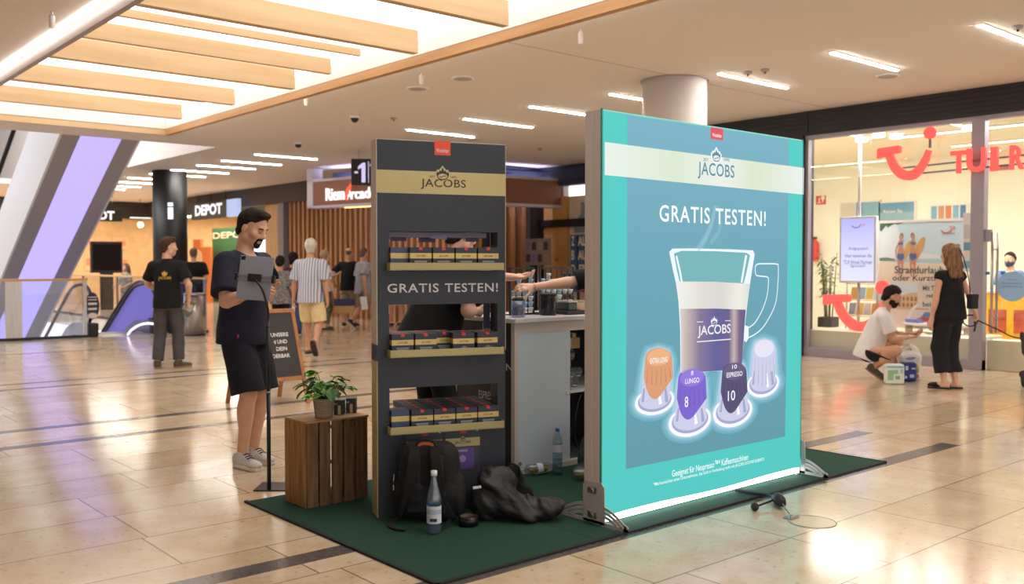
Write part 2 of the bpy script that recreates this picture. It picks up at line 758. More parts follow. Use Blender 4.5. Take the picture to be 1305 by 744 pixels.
def person(label, loc, face, height=1.78, sex='m', pelvis=(0, 0, None), lean=(0, 0), twist=0.0, ank=None, yaw=(8, -8), toe=(0, 0), wr=None, pole=None,
           hdir=None, thumb=None, curl=(.35, .35), head=(0, 0, 0), belly=0.0, vox=.009, skin=None, knee=None, top=None, legs=None, shoes=None,
           hair=None, beard=None, closed=False, shrug=0.0, face_detail=False, bulk=1.0, group=None, rim=None):
    """one figure. local frame: +Y is the way the hips face, +X its right hand. pairs are (left, right)"""
    s = height / 1.78
    skin = skin or M_SKIN
    hipz = (.925 * s if pelvis[2] is None else pelvis[2])
    P = V(pelvis[0], pelvis[1], hipz)
    S = unit(V(lean[0], lean[1], 1.0))
    Xh = V(1, 0, 0)
    c, q = math.cos(twist), math.sin(twist)
    Xs = V(c, q, 0)
    Xs = unit(Xs - S * (Xs @ S))
    Fc = np.cross(S, Xs)
    fem = sex == 'f'
    shw = (.165 if fem else .19) * s * (.5 + .5 * bulk)
    neck = P + S * .525 * s
    sh = [neck - S * (.055 - shrug) * s - Xs * shw, neck - S * (.055 - shrug) * s + Xs * shw]
    hip = [P - Xh * .088 * s, P + Xh * .088 * s]
    if ank is None:
        ank = ((-.10, 0), (.10, 0))
    A = [V(a[0], a[1], (a[2] if len(a) > 2 else .085 * s)) for a in ank]
    K = []
    for i in (0, 1):
        kp = (0, 1, 0) if knee is None else knee[i]
        k, A[i] = ik(hip[i], A[i], .43 * s, .425 * s, kp)
        K.append(k)
    if wr is None:
        wr = ((-.25, .02, .86 * s), (.25, .02, .86 * s))
    E_, W_ = [], []
    for i in (0, 1):
        pl = ((-.4 if i == 0 else .4), -1, -.2) if pole is None else pole[i]
        e, w = ik(sh[i], wr[i], .285 * s, .255 * s, pl)
        E_.append(e)
        W_.append(w)
    # head frame
    hy, hp, hr = head
    up = unit(S * .45 + V(0, 0, .55))
    fx = unit(V(Xs[0], Xs[1], 0))
    f0 = np.cross(V(0, 0, 1), fx)
    f0 = rotv(f0, V(0, 0, 1), hy)
    hx = np.cross(f0, V(0, 0, 1))
    f0 = rotv(f0, hx, hp)
    hz = np.cross(hx, f0)
    hz = rotv(hz, f0, hr)
    hx = np.cross(f0, hz)
    nb = neck + up * .015 * s
    hc = nb + up * .075 * s + hz * .118 * s + f0 * .022 * s
    A3 = np.array([hx, f0, hz])

    def H(x, y, z):
        return hc + (hx * x + f0 * y + hz * z) * s

    # ---- body
    body = []
    w = bulk * s
    if fem:
        body += [(ell(P + S * .0 * s, (.165 * w, .118 * s, .125 * s), [Xh, np.cross(S, Xh), S]), .05),
                 (ell(P + S * .20 * s, (.118 * w, .088 * s, .15 * s), [Xs, Fc, S]), .06),
                 (ell(P + S * .36 * s, (.140 * w, .095 * s, .15 * s), [Xs, Fc, S]), .05),
                 (ell(P + S * .365 * s + Fc * .075 * s - Xs * .065 * s, (.055 * s, .05 * s, .055 * s)), .03),
                 (ell(P + S * .365 * s + Fc * .075 * s + Xs * .065 * s, (.055 * s, .05 * s, .055 * s)), .03)]
    else:
        body += [(ell(P + S * .01 * s, (.155 * w, .112 * s, .125 * s), [Xh, np.cross(S, Xh), S]), .05),
                 (ell(P + S * .19 * s, (.142 * w, (.102 + belly * .3) * s, .16 * s), [Xs, Fc, S]), .06),
                 (ell(P + S * .365 * s, (.170 * w, .115 * s, .165 * s), [Xs, Fc, S]), .05)]
        if belly:
            body += [(ell(P + S * .13 * s + Fc * (.05 + belly * .5) * s, (.125 * w, .085 * s, .13 * s), [Xs, Fc, S]), .06)]
    trap = neck - S * .005 * s
    body += [(cap(sh[0] + Xs * .02 * s, sh[1] - Xs * .02 * s, .058 * s, .058 * s), .05),
             (cap(trap - Fc * .012 * s - S * .02 * s, nb + up * .03 * s, .075 * s, .052 * s), .04)]
    neckp = [(cap(neck - S * .02 * s - Fc * .01 * s, hc - hz * .05 * s - f0 * .025 * s, (.050 if fem else .058) * s, (.047 if fem else .055) * s), .025)]
    armp, legp, handp, footp = [], [], [], []
    for i in (0, 1):
        sgn = -1 if i == 0 else 1
        am = (.040 if fem else .049) * s * (.5 + .5 * bulk)
        armp.append([(cap(sh[i], E_[i], am * 1.1, am * .86), .03), (cap(E_[i], W_[i], am * .84, .026 * s), .02),
                     (cap(E_[i] + (W_[i] - E_[i]) * .08, E_[i] + (W_[i] - E_[i]) * .42, am * .90, am * .80), .02)])
        D = unit(W_[i] - E_[i]) if hdir is None or hdir[i] is None else unit(hdir[i])
        T = V(0, 1, 0) if thumb is None or thumb[i] is None else V(thumb[i])
        Sd = unit(T - D * (T @ D))
        N = np.cross(D, Sd)
        if i == 0:
            N = -N
        N = -N
        handp.append(hand_prims(W_[i], D, N, Sd, s * (.92 if fem else 1.0), curl[i], thick=max(1.0, vox / .0085)))
        tm = (.083 if fem else .082) * s * (.5 + .5 * bulk)
        legp.append([(cap(hip[i] - V(0, 0, .02 * s), K[i], tm, .055 * s), .045), (cap(K[i], A[i], .052 * s, .036 * s), .03),
                     (ell(K[i] + (A[i] - K[i]) * .3 - np.cross(unit(A[i] - K[i]), V(1, 0, 0)) * -.018 * s, (.05 * s, .05 * s, .11 * s),
                          None if abs(unit(A[i] - K[i])[2]) > .8 else [V(1, 0, 0), np.cross(unit(A[i] - K[i]), V(1, 0, 0)), unit(A[i] - K[i])]), .03)])
        ya = R(yaw[i])
        fd = V(-math.sin(ya), math.cos(ya), 0)
        fd = unit(fd * math.cos(toe[i]) - V(0, 0, 1) * math.sin(toe[i]))
        fu = unit(V(0, 0, 1) - fd * fd[2])
        fs = np.cross(fd, fu)
        footp.append((A[i], fd, fu, fs))
    headp = [(ell(H(0, -.012, .035), (.077 * s, .098 * s, .092 * s), A3), .02),
             (ell(H(0, .028, -.045), (.058 * s, .066 * s, .074 * s), A3), .035),
             (ell(H(0, .066, -.098), (.028 * s, .024 * s, .022 * s), A3), .025),
             (cap(H(-.045, .005, -.07), H(.045, .005, -.07), .024 * s, .024 * s), .03)]
    if fem:
        headp[2] = (ell(H(0, .062, -.095), (.022 * s, .02 * s, .02 * s), A3), .025)
    feat = [(cap(H(0, .088, .012), H(0, .108, -.028), .0095 * s, .0135 * s), .014),
            (ell(H(-.011, .098, -.034), (.009 * s, .010 * s, .008 * s), A3), .008),
            (ell(H(.011, .098, -.034), (.009 * s, .010 * s, .008 * s), A3), .008),
            (cap(H(-.034, .080, .027), H(.034, .080, .027), .011 * s, .011 * s), .02),
            (cap(H(-.017, .090, -.060), H(.017, .090, -.060), .0065 * s, .0065 * s), .008),
            (cap(H(-.014, .089, -.071), H(.014, .089, -.071), .0075 * s, .0075 * s), .008)]
    for sg in (-1, 1):
        feat.append((ell(H(.078 * sg, -.012, -.012), (.010 * s, .019 * s, .032 * s), A3), .008))
        feat.append((ell(H(.050 * sg, .062, -.022), (.024 * s, .02 * s, .022 * s), A3), .03))
    pts = [P, neck, hc, *E_, *W_, *K, *A, *sh]
    lo = np.min(pts, 0) - .27
    hi = np.max(pts, 0) + .27
    F = Field(lo, hi, vox)
    for pr, k in body + neckp + headp:
        F.add(pr, k * s)
    for i in (0, 1):
        for pr, k in armp[i]:
            F.add(pr, k * s)
        for pr, k in legp[i]:
            F.add(pr, k * s)
        a, fd, fu, fs = footp[i]
        F.add(cap(a - fd * .03 * s - fu * .045 * s, a + fd * .10 * s - fu * .052 * s, .034 * s, .03 * s), .03 * s)
        F.add(ell(a + fd * .135 * s - fu * .058 * s, (.044 * s, .05 * s, .024 * s), [fs, fd, fu]), .02 * s)
    for pr, k in feat:
        F.add(pr, max(k * s, vox * .6))
    for sg in (-1, 1):
        F.sub(ell(H(.033 * sg, .094, .006), (.017 * s, .014 * s, .011 * s), A3), .012)
    for i in (0, 1):
        for pr, k in handp[i]:
            F.add(pr, k * s)
    root = F.mesh('person', skin, None)
    tag(root, label, 'person', group)
    ang = math.atan2(face[1], face[0]) - math.pi / 2
    root.location = (loc[0], loc[1], loc[2] if len(loc) > 2 else 0)
    root.rotation_euler = (0, 0, ang)

    # ---- clothing
    if legs:
        m = legs['mat']
        off = legs.get('off', .012)
        hem = legs.get('hem', .12)       # height above the floor, or fraction list
        G = Field(lo, hi, vox)
        for pr, k in body[:2]:
            G.add(pr, k * s, min(off, .012) + .002)
        for i in (0, 1):
            L_ = Field(lo, hi, vox)
            fr = legs.get('flare', .02)
            t = legs.get('to', 1.9)       # 1 = knee, 2 = ankle
            if t <= 1:
                e = hip[i] + (K[i] - hip[i]) * t
                L_.add(cap(hip[i] - V(0, 0, .02 * s), e, .088 * s + off, (.066 + fr) * s + off), .04 * s)
                d = unit(K[i] - hip[i])
                far = e
            else:
                e = K[i] + (A[i] - K[i]) * (t - 1)
                L_.add(cap(hip[i] - V(0, 0, .02 * s), K[i], .086 * s + off, .060 * s + off + fr * .4), .04 * s)
                L_.add(cap(K[i], e, .060 * s + off + fr * .4, .044 * s + off + fr), .03 * s)
                d = unit(A[i] - K[i])
                far = e
            L_.half(far, d)
            G.merge(L_, .03 * s)
        wz = P + S * legs.get('waist', .13) * s
        G.half(wz, S)
        G.ripple(legs.get('fold', .006), 26, 3, (1, 1, .55))
        lg = G.mesh(legs.get('name', 'trousers'), m, root)
        if legs.get('label'):
            lg['label'] = legs['label']
    if top:
        m = top['mat']
        off = top.get('off', .014)
        G = Field(lo, hi, vox)
        for pr, k in body:
            G.add(pr, k * s, off * (.25 if pr is body[-1][0] else 1))
        # loose skirt of the shirt below the waist
        hemd = top.get('hem', -.08)
        bw = (.165 if fem else .160) * w
        G.add(cap(P + S * .25 * s, P + S * (hemd + .02) * s, bw * .95 + off * .4, bw * 1.06 + off * 1.2, Fc, .84 if not belly else .92), .06 * s)
        G.half(P + S * hemd * s, -S)
        for i in (0, 1):
            sl = top.get('sleeve', .7)
            if sl > 0:
                am = (.043 if fem else .054) * s * (.5 + .5 * bulk)
                L_ = Field(lo, hi, vox)
                lo_ = top.get('loose', .018)
                if sl <= 1:
                    e = sh[i] + (E_[i] - sh[i]) * sl
                    L_.add(cap(sh[i], e, am + off * .6 + .008, am + off * .4 + lo_), .03 * s)
                    d = unit(E_[i] - sh[i])
                else:
                    e = E_[i] + (W_[i] - E_[i]) * (sl - 1)
                    L_.add(cap(sh[i], E_[i], am + off * .6, am * .95 + off * .4 + lo_), .03 * s)
                    L_.add(cap(E_[i], e, am * .95 + off * .4 + lo_, am * .7 + off * .4 + lo_), .02 * s)
                    d = unit(W_[i] - E_[i])
                L_.half(e, d)
                G.merge(L_, .02 * s)
        nk = top.get('neck', (.0, .02, .088))
        G.sub(ell(neck + S * (.035 + nk[0]) * s + Fc * nk[1] * s, (nk[2] * s, (nk[2] + .01) * s, .06 * s), [Xs, Fc, S]), .01)
        if top.get('collar'):
            G.add(cap(neck + S * .005 * s - Fc * .02 * s, neck + S * .05 * s - Fc * .005 * s, .072 * s, .066 * s), .012)
            G.sub(cap(neck - S * .02 * s, hc - hz * .03, .052 * s, .060 * s), .004)
            G.half(neck + S * .045 * s, S)
        G.ripple(top.get('fold', .006), 20, 11, (1, 1, .8))
        G.mesh(top.get('name', 'shirt'), m, root)
    if shoes:
        for i in (0, 1):
            a, fd, fu, fs = footp[i]
            st = shoes.get('style', 'sneaker')
            ax = [fs, fd, fu]
            L = .1 * s
            lo2, hi2 = a - .24, a + .24
            vx = min(vox, .007)
            up_ = Field(lo2, hi2, vx)
            if st == 'sneaker':
                up_.add(cap(a - fd * .035 * s - fu * .035 * s, a + fd * .11 * s - fu * .05 * s, .046 * s, .036 * s), .02)
                up_.add(ell(a + fd * .14 * s - fu * .052 * s, (.047 * s, .062 * s, .032 * s), ax), .02)
                up_.add(cap(a - fd * .02 * s, a - fd * .012 * s + fu * .02 * s, .05 * s, .048 * s), .02)
                up_.half(a + fu * .025 * s + fd * .0, unit(fu * 1 - fd * .25))
            elif st == 'clog':
                up_.add(ell(a + fd * .11 * s - fu * .048 * s, (.052 * s, .085 * s, .042 * s), ax), .02)
                up_.sub(cap(a + fd * .04 * s + fu * .0, a - fd * .1 * s, .05 * s), .01)
            elif st == 'loafer':
                up_.add(cap(a - fd * .045 * s - fu * .045 * s, a + fd * .10 * s - fu * .055 * s, .040 * s, .034 * s), .02)
                up_.add(ell(a + fd * .14 * s - fu * .055 * s, (.045 * s, .06 * s, .028 * s), ax), .02)
                up_.half(a - fu * .02 * s, unit(fu * 1 - fd * .15))
            sole_t = shoes.get('sole_t', .022) * s
            up_.half(a - fu * (.085 * s - sole_t), -fu)
            so = up_.mesh('shoe', shoes['mat'], root)
            if shoes.get('label'):
                so['label'] = shoes['label']
            g = Field(lo2, hi2, vx)
            g.add(rbox(a + fd * .055 * s - fu * (.085 * s - sole_t * .5), (.047 * s, .142 * s, sole_t * .52), .012 * s, ax), .01)
            cut = ell(a + fd * .055 * s - fu * (.085 * s - sole_t * .5), (.056 * s, .146 * s, .2 * s), ax)
            g.d = np.maximum(g.d, cut[0](*np.meshgrid(*g.ax, indexing='ij', sparse=True)).astype(np.float32))
            ob = g.mesh('sole', shoes.get('sole', shoes['mat']), so)
            if st == 'sneaker' and shoes.get('laces'):
                lb = MB()
                for t in range(4):
                    cc = a + fd * (.055 + .018 * t) * s + fu * (.012 - .011 * t) * s
                    lb.tube([cc - fs * .026, cc + fu * .006, cc + fs * .026], .004, 6)
                lb.build('laces', shoes['laces'], so)
    # ---- hair, brows, beard
    hv = min(vox, .006)
    if hair and hair.get('style') != 'bald':
        st = hair['style']
        th = hair.get('th', .014)
        down = .62 if st in ('long', 'bob') else 0
        G = Field(hc - V(.24, .24, .24 + down * .7), hc + V(.24, .24, .26), hv if not down else max(hv, .007))
        G.add(ell(H(0, -.014, .036), (.077 * s, .098 * s, .092 * s), A3), .02, th)
        if st == 'short':
            G.add(cap(H(0, -.055, .02), H(0, -.062, -.05), .062 * s, .05 * s), .03, th * .4)
            if hair.get('quiff'):
                G.add(ell(H(0, .045, .112), (.058 * s, .05 * s, .028 * s), A3), .02)
            # front hairline, temples and nape
            G.half(H(0, .066, .078), unit(f0 * .78 - hz * .62))
            G.half(H(0, -.02, -.085), -hz)
            for sg in (-1, 1):
                G.sub(ell(H(.085 * sg, .052, -.022), (.05 * s, .066 * s, .084 * s), A3), .006)
                G.sub(ell(H(.085 * sg, -.008, -.026), (.034 * s, .030 * s, .046 * s), A3), .005)
        elif st == 'fringe':      # ring of hair round a bald crown
            G.half(H(0, -.0, .0), unit(f0 * 1 + hz * .35))
            G.half(H(0, -.02, -.075), -hz)
            G.half(H(0, 0, .055), hz)
        elif st == 'long':
            for dx in (-.055, -.02, .02, .055):
                p0 = H(dx, -.055, .03)
                p1 = H(dx * 1.35, -.085, -.13)
                p2 = p1 + V(0, 0, -.14) * s - Fc * .035 * s + Xs * dx * .25
                G.add(cap(p0, p1, .055 * s, .045 * s), .03)
                G.add(cap(p1, p2, .045 * s, .020 * s), .03)
            G.add(cap(H(.07, .0, .02), H(.085, -.02, -.15), .025 * s, .018 * s), .02)
            G.add(cap(H(-.07, .0, .02), H(-.085, -.02, -.12), .025 * s, .018 * s), .02)
            G.half(H(0, .072, .07), unit(f0 * .9 - hz * .35))
            G.sub(ell(H(0, .105, -.035), (.066 * s, .06 * s, .10 * s), A3), .01)
        elif st in ('bob', 'bun'):
            G.add(ell(H(0, -.05, -.01), (.078 * s, .07 * s, .085 * s), A3), .03, .006)
            if st == 'bun':
                G.add(ell(H(0, -.115, -.02), (.05 * s, .05 * s, .05 * s), A3), .02)
            if st == 'bob':
                G.add(cap(H(.06, -.03, 0), H(.065, -.04, -.10), .035 * s), .03)
                G.add(cap(H(-.06, -.03, 0), H(-.065, -.04, -.10), .035 * s), .03)
            G.half(H(0, .070, .07), unit(f0 * .9 - hz * .35))
            G.sub(ell(H(0, .105, -.035), (.066 * s, .06 * s, .10 * s), A3), .01)
        G.ripple(hair.get('fold', .004), 95, 5, (1, 1, .7))
        G.mesh('hair', hair['mat'], root)
    if beard:
        G = Field(hc - V(.16, .16, .2), hc + V(.16, .16, .1), hv)
        if beard['style'] == 'full':
            for pr, k in headp[1:] + feat[4:6]:
                G.add(pr, k, .007)
            G.half(H(0, .0, -.040), unit(hz * .8 - f0 * .25))
            G.half(H(0, -.02, 0), -f0)
            G.half(H(0, -.035, -.15), -hz)
        else:
            G.add(ell(H(0, .078, -.098), (.026 * s, .022 * s, .024 * s), A3), .01)
            for sg in (-1, 1):
                G.add(cap(H(.024 * sg, .083, -.050), H(.026 * sg, .078, -.088), .008, .010), .012)
                G.add(cap(H(.0, .099, -.049), H(.024 * sg, .085, -.052), .0065, .007), .008)
        G.ripple(.002, 160, 8)
        G.mesh('beard', beard['mat'], root)
    if face_detail:
        for sg in (-1, 1):
            if closed:
                MB().tube([H(.018 * sg, .0885, .000), H(.033 * sg, .0925, -.004), H(.048 * sg, .082, .000)], [.0018, .0026, .0018], 6).build('eyelash', M_IRIS, root)
            else:
                MB().ball(H(.033 * sg, .0795, .005), .0115 * s, 12, 8).build('eye', M_EYE, root)
                MB().ball(H(.033 * sg, .0865, .004), .0058 * s, 10, 6).build('iris', M_IRIS, root)
            MB().tube([H(.016 * sg, .0915, .023), H(.033 * sg, .0935, .029), H(.052 * sg, .080, .024)], [.004, .0048, .003], 6).build(
                'eyebrow', hair['mat'] if hair else M_IRIS, root)
        MB().tube([H(-.022, .088, -.0655), H(-.008, .0965, -.064), H(.008, .0965, -.064), H(.022, .088, -.0655)], [.003, .0055, .0055, .003], 6).build('lips', M_LIP, root)
    root_frame = dict(P=P, S=S, Xs=Xs, Fc=Fc, neck=neck, sh=sh, E=E_, W=W_, K=K, A=A, hc=hc, H=H, root=root, s=s, ang=ang)
    return root_frame


def tosw(fr, p):
    """local point of a figure to world"""
    a = fr['ang']
    l = fr['root'].location
    return V(l[0] + p[0] * math.cos(a) - p[1] * math.sin(a), l[1] + p[0] * math.sin(a) + p[1] * math.cos(a), l[2] + p[2])


def tolocal(loc, face, p):
    """world point to the local frame of a figure standing at loc facing face"""
    a = math.atan2(face[1], face[0]) - math.pi / 2
    dx, dy = p[0] - loc[0], p[1] - loc[1]
    return (dx * math.cos(a) + dy * math.sin(a), -dx * math.sin(a) + dy * math.cos(a), p[2] - (loc[2] if len(loc) > 2 else 0))
# ------------------------------------------------------------------ materials for figures
M_SKIN = mat('skin', (218, 172, 146), rough=.5, noise=.05, nscale=14)
M_SKIN2 = mat('skin_tan', (200, 150, 122), rough=.5, noise=.06, nscale=14)
M_SKIN3 = mat('skin_pale', (222, 180, 158), rough=.5, noise=.05, nscale=14)
M_EYE = mat('eye_white', (235, 230, 225), rough=.25)
M_IRIS = mat('iris', (60, 42, 30), rough=.25)
M_LIP = mat('lip', (176, 112, 98), rough=.45)
M_HAIR_DK = mat('hair_dark', (40, 31, 27), rough=.75, spec=.2, noise=.4, nscale=60, bump=.5, bscale=140, stretch=(1, 1, .35))
M_HAIR_BR = mat('hair_brown', (74, 52, 38), rough=.75, spec=.2, noise=.4, nscale=60, bump=.5, bscale=140, stretch=(1, 1, .35))
M_HAIR_BLD = mat('hair_dark_blonde', (122, 92, 66), rough=.75, spec=.2, noise=.4, nscale=45, bump=.5, bscale=110, stretch=(1, 1, .2))
M_HAIR_GR = mat('hair_grey', (205, 200, 192), rough=.75, spec=.2, noise=.15, nscale=60, bump=.5, bscale=140, stretch=(1, 1, .35))
M_HAIR_STB = mat('hair_stubble', (112, 92, 80), rough=.75, spec=.2, noise=.2, nscale=90)
M_NAVY = mat('navy_cotton', (28, 30, 50), rough=.9, noise=.12, nscale=6, bump=.12, bscale=300)
M_NAVY2 = mat('navy_twill', (24, 26, 40), rough=.9, noise=.12, nscale=6, bump=.12, bscale=300)
M_BLACK = mat('black_cotton', (17, 17, 19), rough=.92, noise=.15, nscale=6, bump=.12, bscale=300)
M_BLACK2 = mat('black_linen', (26, 26, 31), rough=.9, noise=.18, nscale=8, bump=.15, bscale=200)
M_CHAR = mat('charcoal_denim', (78, 74, 78), rough=.9, noise=.15, nscale=9, bump=.12, bscale=300)
M_WHITE_T = mat('white_cotton', (226, 224, 226), rough=.9, noise=.03, nscale=6, bump=.1, bscale=300)
M_GREYT = mat('grey_cotton', (158, 154, 162), rough=.9, noise=.06, nscale=8)
M_KHAKI = mat('khaki_cotton', (150, 132, 108), rough=.9, noise=.1, nscale=8)
M_BEIGE = mat('beige_cotton', (226, 204, 158), rough=.9, noise=.07, nscale=8)
M_OLIVE = mat('olive_print', (70, 74, 62), rough=.9, col2=(120, 124, 104), nscale=22)
M_JEAN = mat('blue_denim', (70, 92, 130), rough=.9, noise=.14, nscale=12)
M_PATT = mat('grey_floral_print', (96, 94, 96), rough=.9, col2=(150, 148, 146), nscale=26)
M_SHOE_W = mat('shoe_knit_grey', (205, 202, 204), rough=.8, noise=.1, nscale=60)
M_SOLE_W = mat('sole_white', (226, 224, 222), rough=.6)
M_SHOE_DK = mat('shoe_dark', (46, 42, 40), rough=.7, noise=.2, nscale=30)
M_SHOE_OL = mat('shoe_olive', (84, 76, 62), rough=.8, noise=.2, nscale=30)
M_SOLE_DK = mat('sole_dark', (34, 32, 32), rough=.7)
M_SOLE_TAN = mat('sole_tan', (150, 120, 92), rough=.7)


def striped(name, c1, c2, scale, axis=0):
    if name in MATS:
        return MATS[name]
    m = mat(name, c1, rough=.9)
    nt = m.node_tree
    tc = nt.nodes.new('ShaderNodeTexCoord')
    wv = nt.nodes.new('ShaderNodeTexWave')
    wv.bands_direction = 'XYZ'[axis]
    wv.inputs['Scale'].default_value = scale
    rp = nt.nodes.new('ShaderNodeValToRGB')
    rp.color_ramp.elements[0].color = rgb(*c1)
    rp.color_ramp.elements[1].color = rgb(*c2)
    rp.color_ramp.elements[0].position = .55
    rp.color_ramp.elements[1].position = .8
    nt.links.new(tc.outputs['Object'], wv.inputs['Vector'])
    nt.links.new(wv.outputs['Fac'], rp.inputs['Fac'])
    nt.links.new(rp.outputs['Color'], nt.nodes['Principled BSDF'].inputs['Base Color'])
    return m


M_STRIPE = striped('blue_striped_cotton', (208, 210, 220), (122, 132, 164), 7.5)
# ------------------------------------------------------------------ the setting
def floor_material():
    m = bpy.data.materials.new('polished_limestone')
    m.use_nodes = True
    nt = m.node_tree
    b = nt.nodes['Principled BSDF']
    tc = nt.nodes.new('ShaderNodeTexCoord')
    br = nt.nodes.new('ShaderNodeTexBrick')
    br.offset = 0.37
    br.offset_frequency = 3
    br.squash = 0.8
    br.squash_frequency = 2
    br.inputs['Scale'].default_value = 1.0
    br.inputs['Brick Width'].default_value = 1.05
    br.inputs['Row Height'].default_value = 0.54
    br.inputs['Mortar Size'].default_value = 0.005
    br.inputs['Mortar Smooth'].default_value = 0.2
    br.inputs['Bias'].default_value = 0.0
    br.inputs['Color1'].default_value = rgb(226, 212, 190)
    br.inputs['Color2'].default_value = rgb(211, 194, 169)
    br.inputs['Mortar'].default_value = rgb(136, 122, 106)
    nt.links.new(tc.outputs['Object'], br.inputs['Vector'])
    n1 = nt.nodes.new('ShaderNodeTexNoise')
    n1.inputs['Scale'].default_value = 3.2
    n1.inputs['Detail'].default_value = 9
    n1.inputs['Roughness'].default_value = .65
    nt.links.new(tc.outputs['Object'], n1.inputs['Vector'])
    r1 = nt.nodes.new('ShaderNodeValToRGB')
    r1.color_ramp.elements[0].position = .3
    r1.color_ramp.elements[0].color = rgb(226, 212, 196)
    r1.color_ramp.elements[1].position = .72
    r1.color_ramp.elements[1].color = (1, 1, 1, 1)
    nt.links.new(n1.outputs['Fac'], r1.inputs['Fac'])
    n2 = nt.nodes.new('ShaderNodeTexNoise')
    n2.inputs['Scale'].default_value = 26
    n2.inputs['Detail'].default_value = 6
    nt.links.new(tc.outputs['Object'], n2.inputs['Vector'])
    r2 = nt.nodes.new('ShaderNodeValToRGB')
    r2.color_ramp.elements[0].position = .26
    r2.color_ramp.elements[0].color = rgb(200, 178, 152)
    r2.color_ramp.elements[1].position = .40
    r2.color_ramp.elements[1].color = (1, 1, 1, 1)
    nt.links.new(n2.outputs['Fac'], r2.inputs['Fac'])
    mx = nt.nodes.new('ShaderNodeMixRGB')
    mx.blend_type = 'MULTIPLY'
    mx.inputs[0].default_value = 1
    nt.links.new(br.outputs['Color'], mx.inputs[1])
    nt.links.new(r1.outputs['Color'], mx.inputs[2])
    mx2 = nt.nodes.new('ShaderNodeMixRGB')
    mx2.blend_type = 'MULTIPLY'
    mx2.inputs[0].default_value = .8
    nt.links.new(mx.outputs[0], mx2.inputs[1])
    nt.links.new(r2.outputs['Color'], mx2.inputs[2])
    nt.links.new(mx2.outputs[0], b.inputs['Base Color'])
    b.inputs['Roughness'].default_value = 0.13
    b.inputs['Specular IOR Level'].default_value = 0.55
    return m


M_FLOOR = floor_material()
M_INLAY = mat('dark_granite', (92, 86, 84), rough=.18, spec=.55, noise=.2, nscale=40)
M_CEIL = mat('ceiling_plaster', (230, 221, 214), rough=.85)
M_WHITE = mat('white_paint', (232, 228, 226), rough=.6)
M_COLUMN_W = mat('column_white', (228, 220, 218), rough=.5)
M_BLACKM = mat('black_metal', (30, 29, 31), rough=.45)
M_FASCIA = mat('fascia_black', (38, 36, 38), rough=.5)
M_GREYM = mat('grey_metal', (150, 145, 152), rough=.35, metal=.6)
M_ALU = mat('aluminium', (214, 204, 200), rough=.4)
M_STEEL = mat('brushed_steel', (176, 170, 168), rough=.28, metal=.9, noise=.08, nscale=30, stretch=(1, 1, .05))
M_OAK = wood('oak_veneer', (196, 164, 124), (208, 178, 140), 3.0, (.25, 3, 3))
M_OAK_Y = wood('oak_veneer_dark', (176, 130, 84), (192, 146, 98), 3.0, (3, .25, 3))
M_LED = glow('led_strip', (255, 250, 240), STRIP_GLOW)
M_COVE = glow('cove_light', (255, 250, 242), 16.0)
M_LEDCOOL = glow('led_cove', (214, 212, 255), 30.0)
M_COFFER = glow('luminous_panel', (255, 247, 236), COFFER_GLOW)
M_PURPLE = glow('violet_light_panel', (186, 172, 255), 1.0)

VOID_Y, VOID_X, HALL_END = 19.15, 7.75, 36.0
mb = MB()
mb.box((-14, -10, -.3), (16.5, VOID_Y, 0))
mb.box((VOID_X, VOID_Y, -.3), (16.5, HALL_END, 0))
struct(mb.build('floor', M_FLOOR))
for i, (y, x0, x1, w) in enumerate(((7.92, -8, 7.36, .13), (8.70, -8, 7.36, .13), (11.60, -8, 7.36, .11), (12.12, -8, 7.36, .11), (4.02, -6, 7.36, .14),
                                    (3.31, -6, 7.36, .14), (16.2, -8, 5.2, .12))):
    struct(bx('floor_trim_%d' % (i + 1), (x0, y - w / 2, -.02), (x1, y + w / 2, .0012), M_INLAY))
struct(bx('lower_floor', (-14, VOID_Y, -4.6), (VOID_X, HALL_END, -4.4), mat('lower_floor', (150, 136, 118), rough=.4)))
struct(bx('wall_void', (-14, VOID_Y - .3, -4.4), (VOID_X, VOID_Y - .25, -.3), M_WHITE))

# ceiling with the openings for the luminous coffer and the atrium void
CZ, RX0, RX1, RY0, RY1 = 3.72, 2.80, 6.05, -1.5, 16.05
mb = MB()
mb.box((-14, -10, CZ), (RX0, 18.0, CZ + .5))
mb.box((RX0, -10, CZ), (RX1, RY0, CZ + .5))
mb.box((RX0, RY1, CZ), (RX1, 18.0, CZ + .5))
mb.box((RX1, -10, CZ), (16.5, 18.0, CZ + .5))
mb.box((VOID_X, 18.0, CZ), (16.5, HALL_END, CZ + .5))
mb.box((-14, 30.0, CZ), (VOID_X, HALL_END, CZ + .15))
mb.box((-14, 17.9, CZ + .5), (VOID_X, 18.0, 7.5))
mb.box((VOID_X, 18.0, CZ + .5), (VOID_X + .1, HALL_END, 7.5))
struct(mb.build('ceiling', M_CEIL))
struct(bx('ceiling_upper', (-14, 18, 7.5), (VOID_X + .1, HALL_END, 7.7), M_WHITE))
# fine control joints in the plaster
M_JOINT = mat('plaster_joint', (176, 160, 148), rough=.9)
for i, (lo, hi) in enumerate((((6.2, 7.53), (9.0, 7.54)), ((9.75, 7.58), (12.7, 7.59)), ((-3, 17.0), (2.6, 17.01)))):
    struct(bx('ceiling_trim_%d' % (i + 1), (lo[0], lo[1], CZ - .002), (hi[0], hi[1] + .004, CZ + .01), M_JOINT))

cof = thing('luminous_ceiling_coffer', 'large luminous ceiling panel framed in oak with oak beams across it', 'ceiling light', ((RX0 + RX1) / 2, 7, CZ))
cx, cy = (RX0 + RX1) / 2, 7.0


def cbox(name, lo, hi, m, par=cof, bevel=0.0):
    return bx(name, (lo[0] - cx, lo[1] - cy, lo[2] - CZ), (hi[0] - cx, hi[1] - cy, hi[2] - CZ), m, par, bevel)


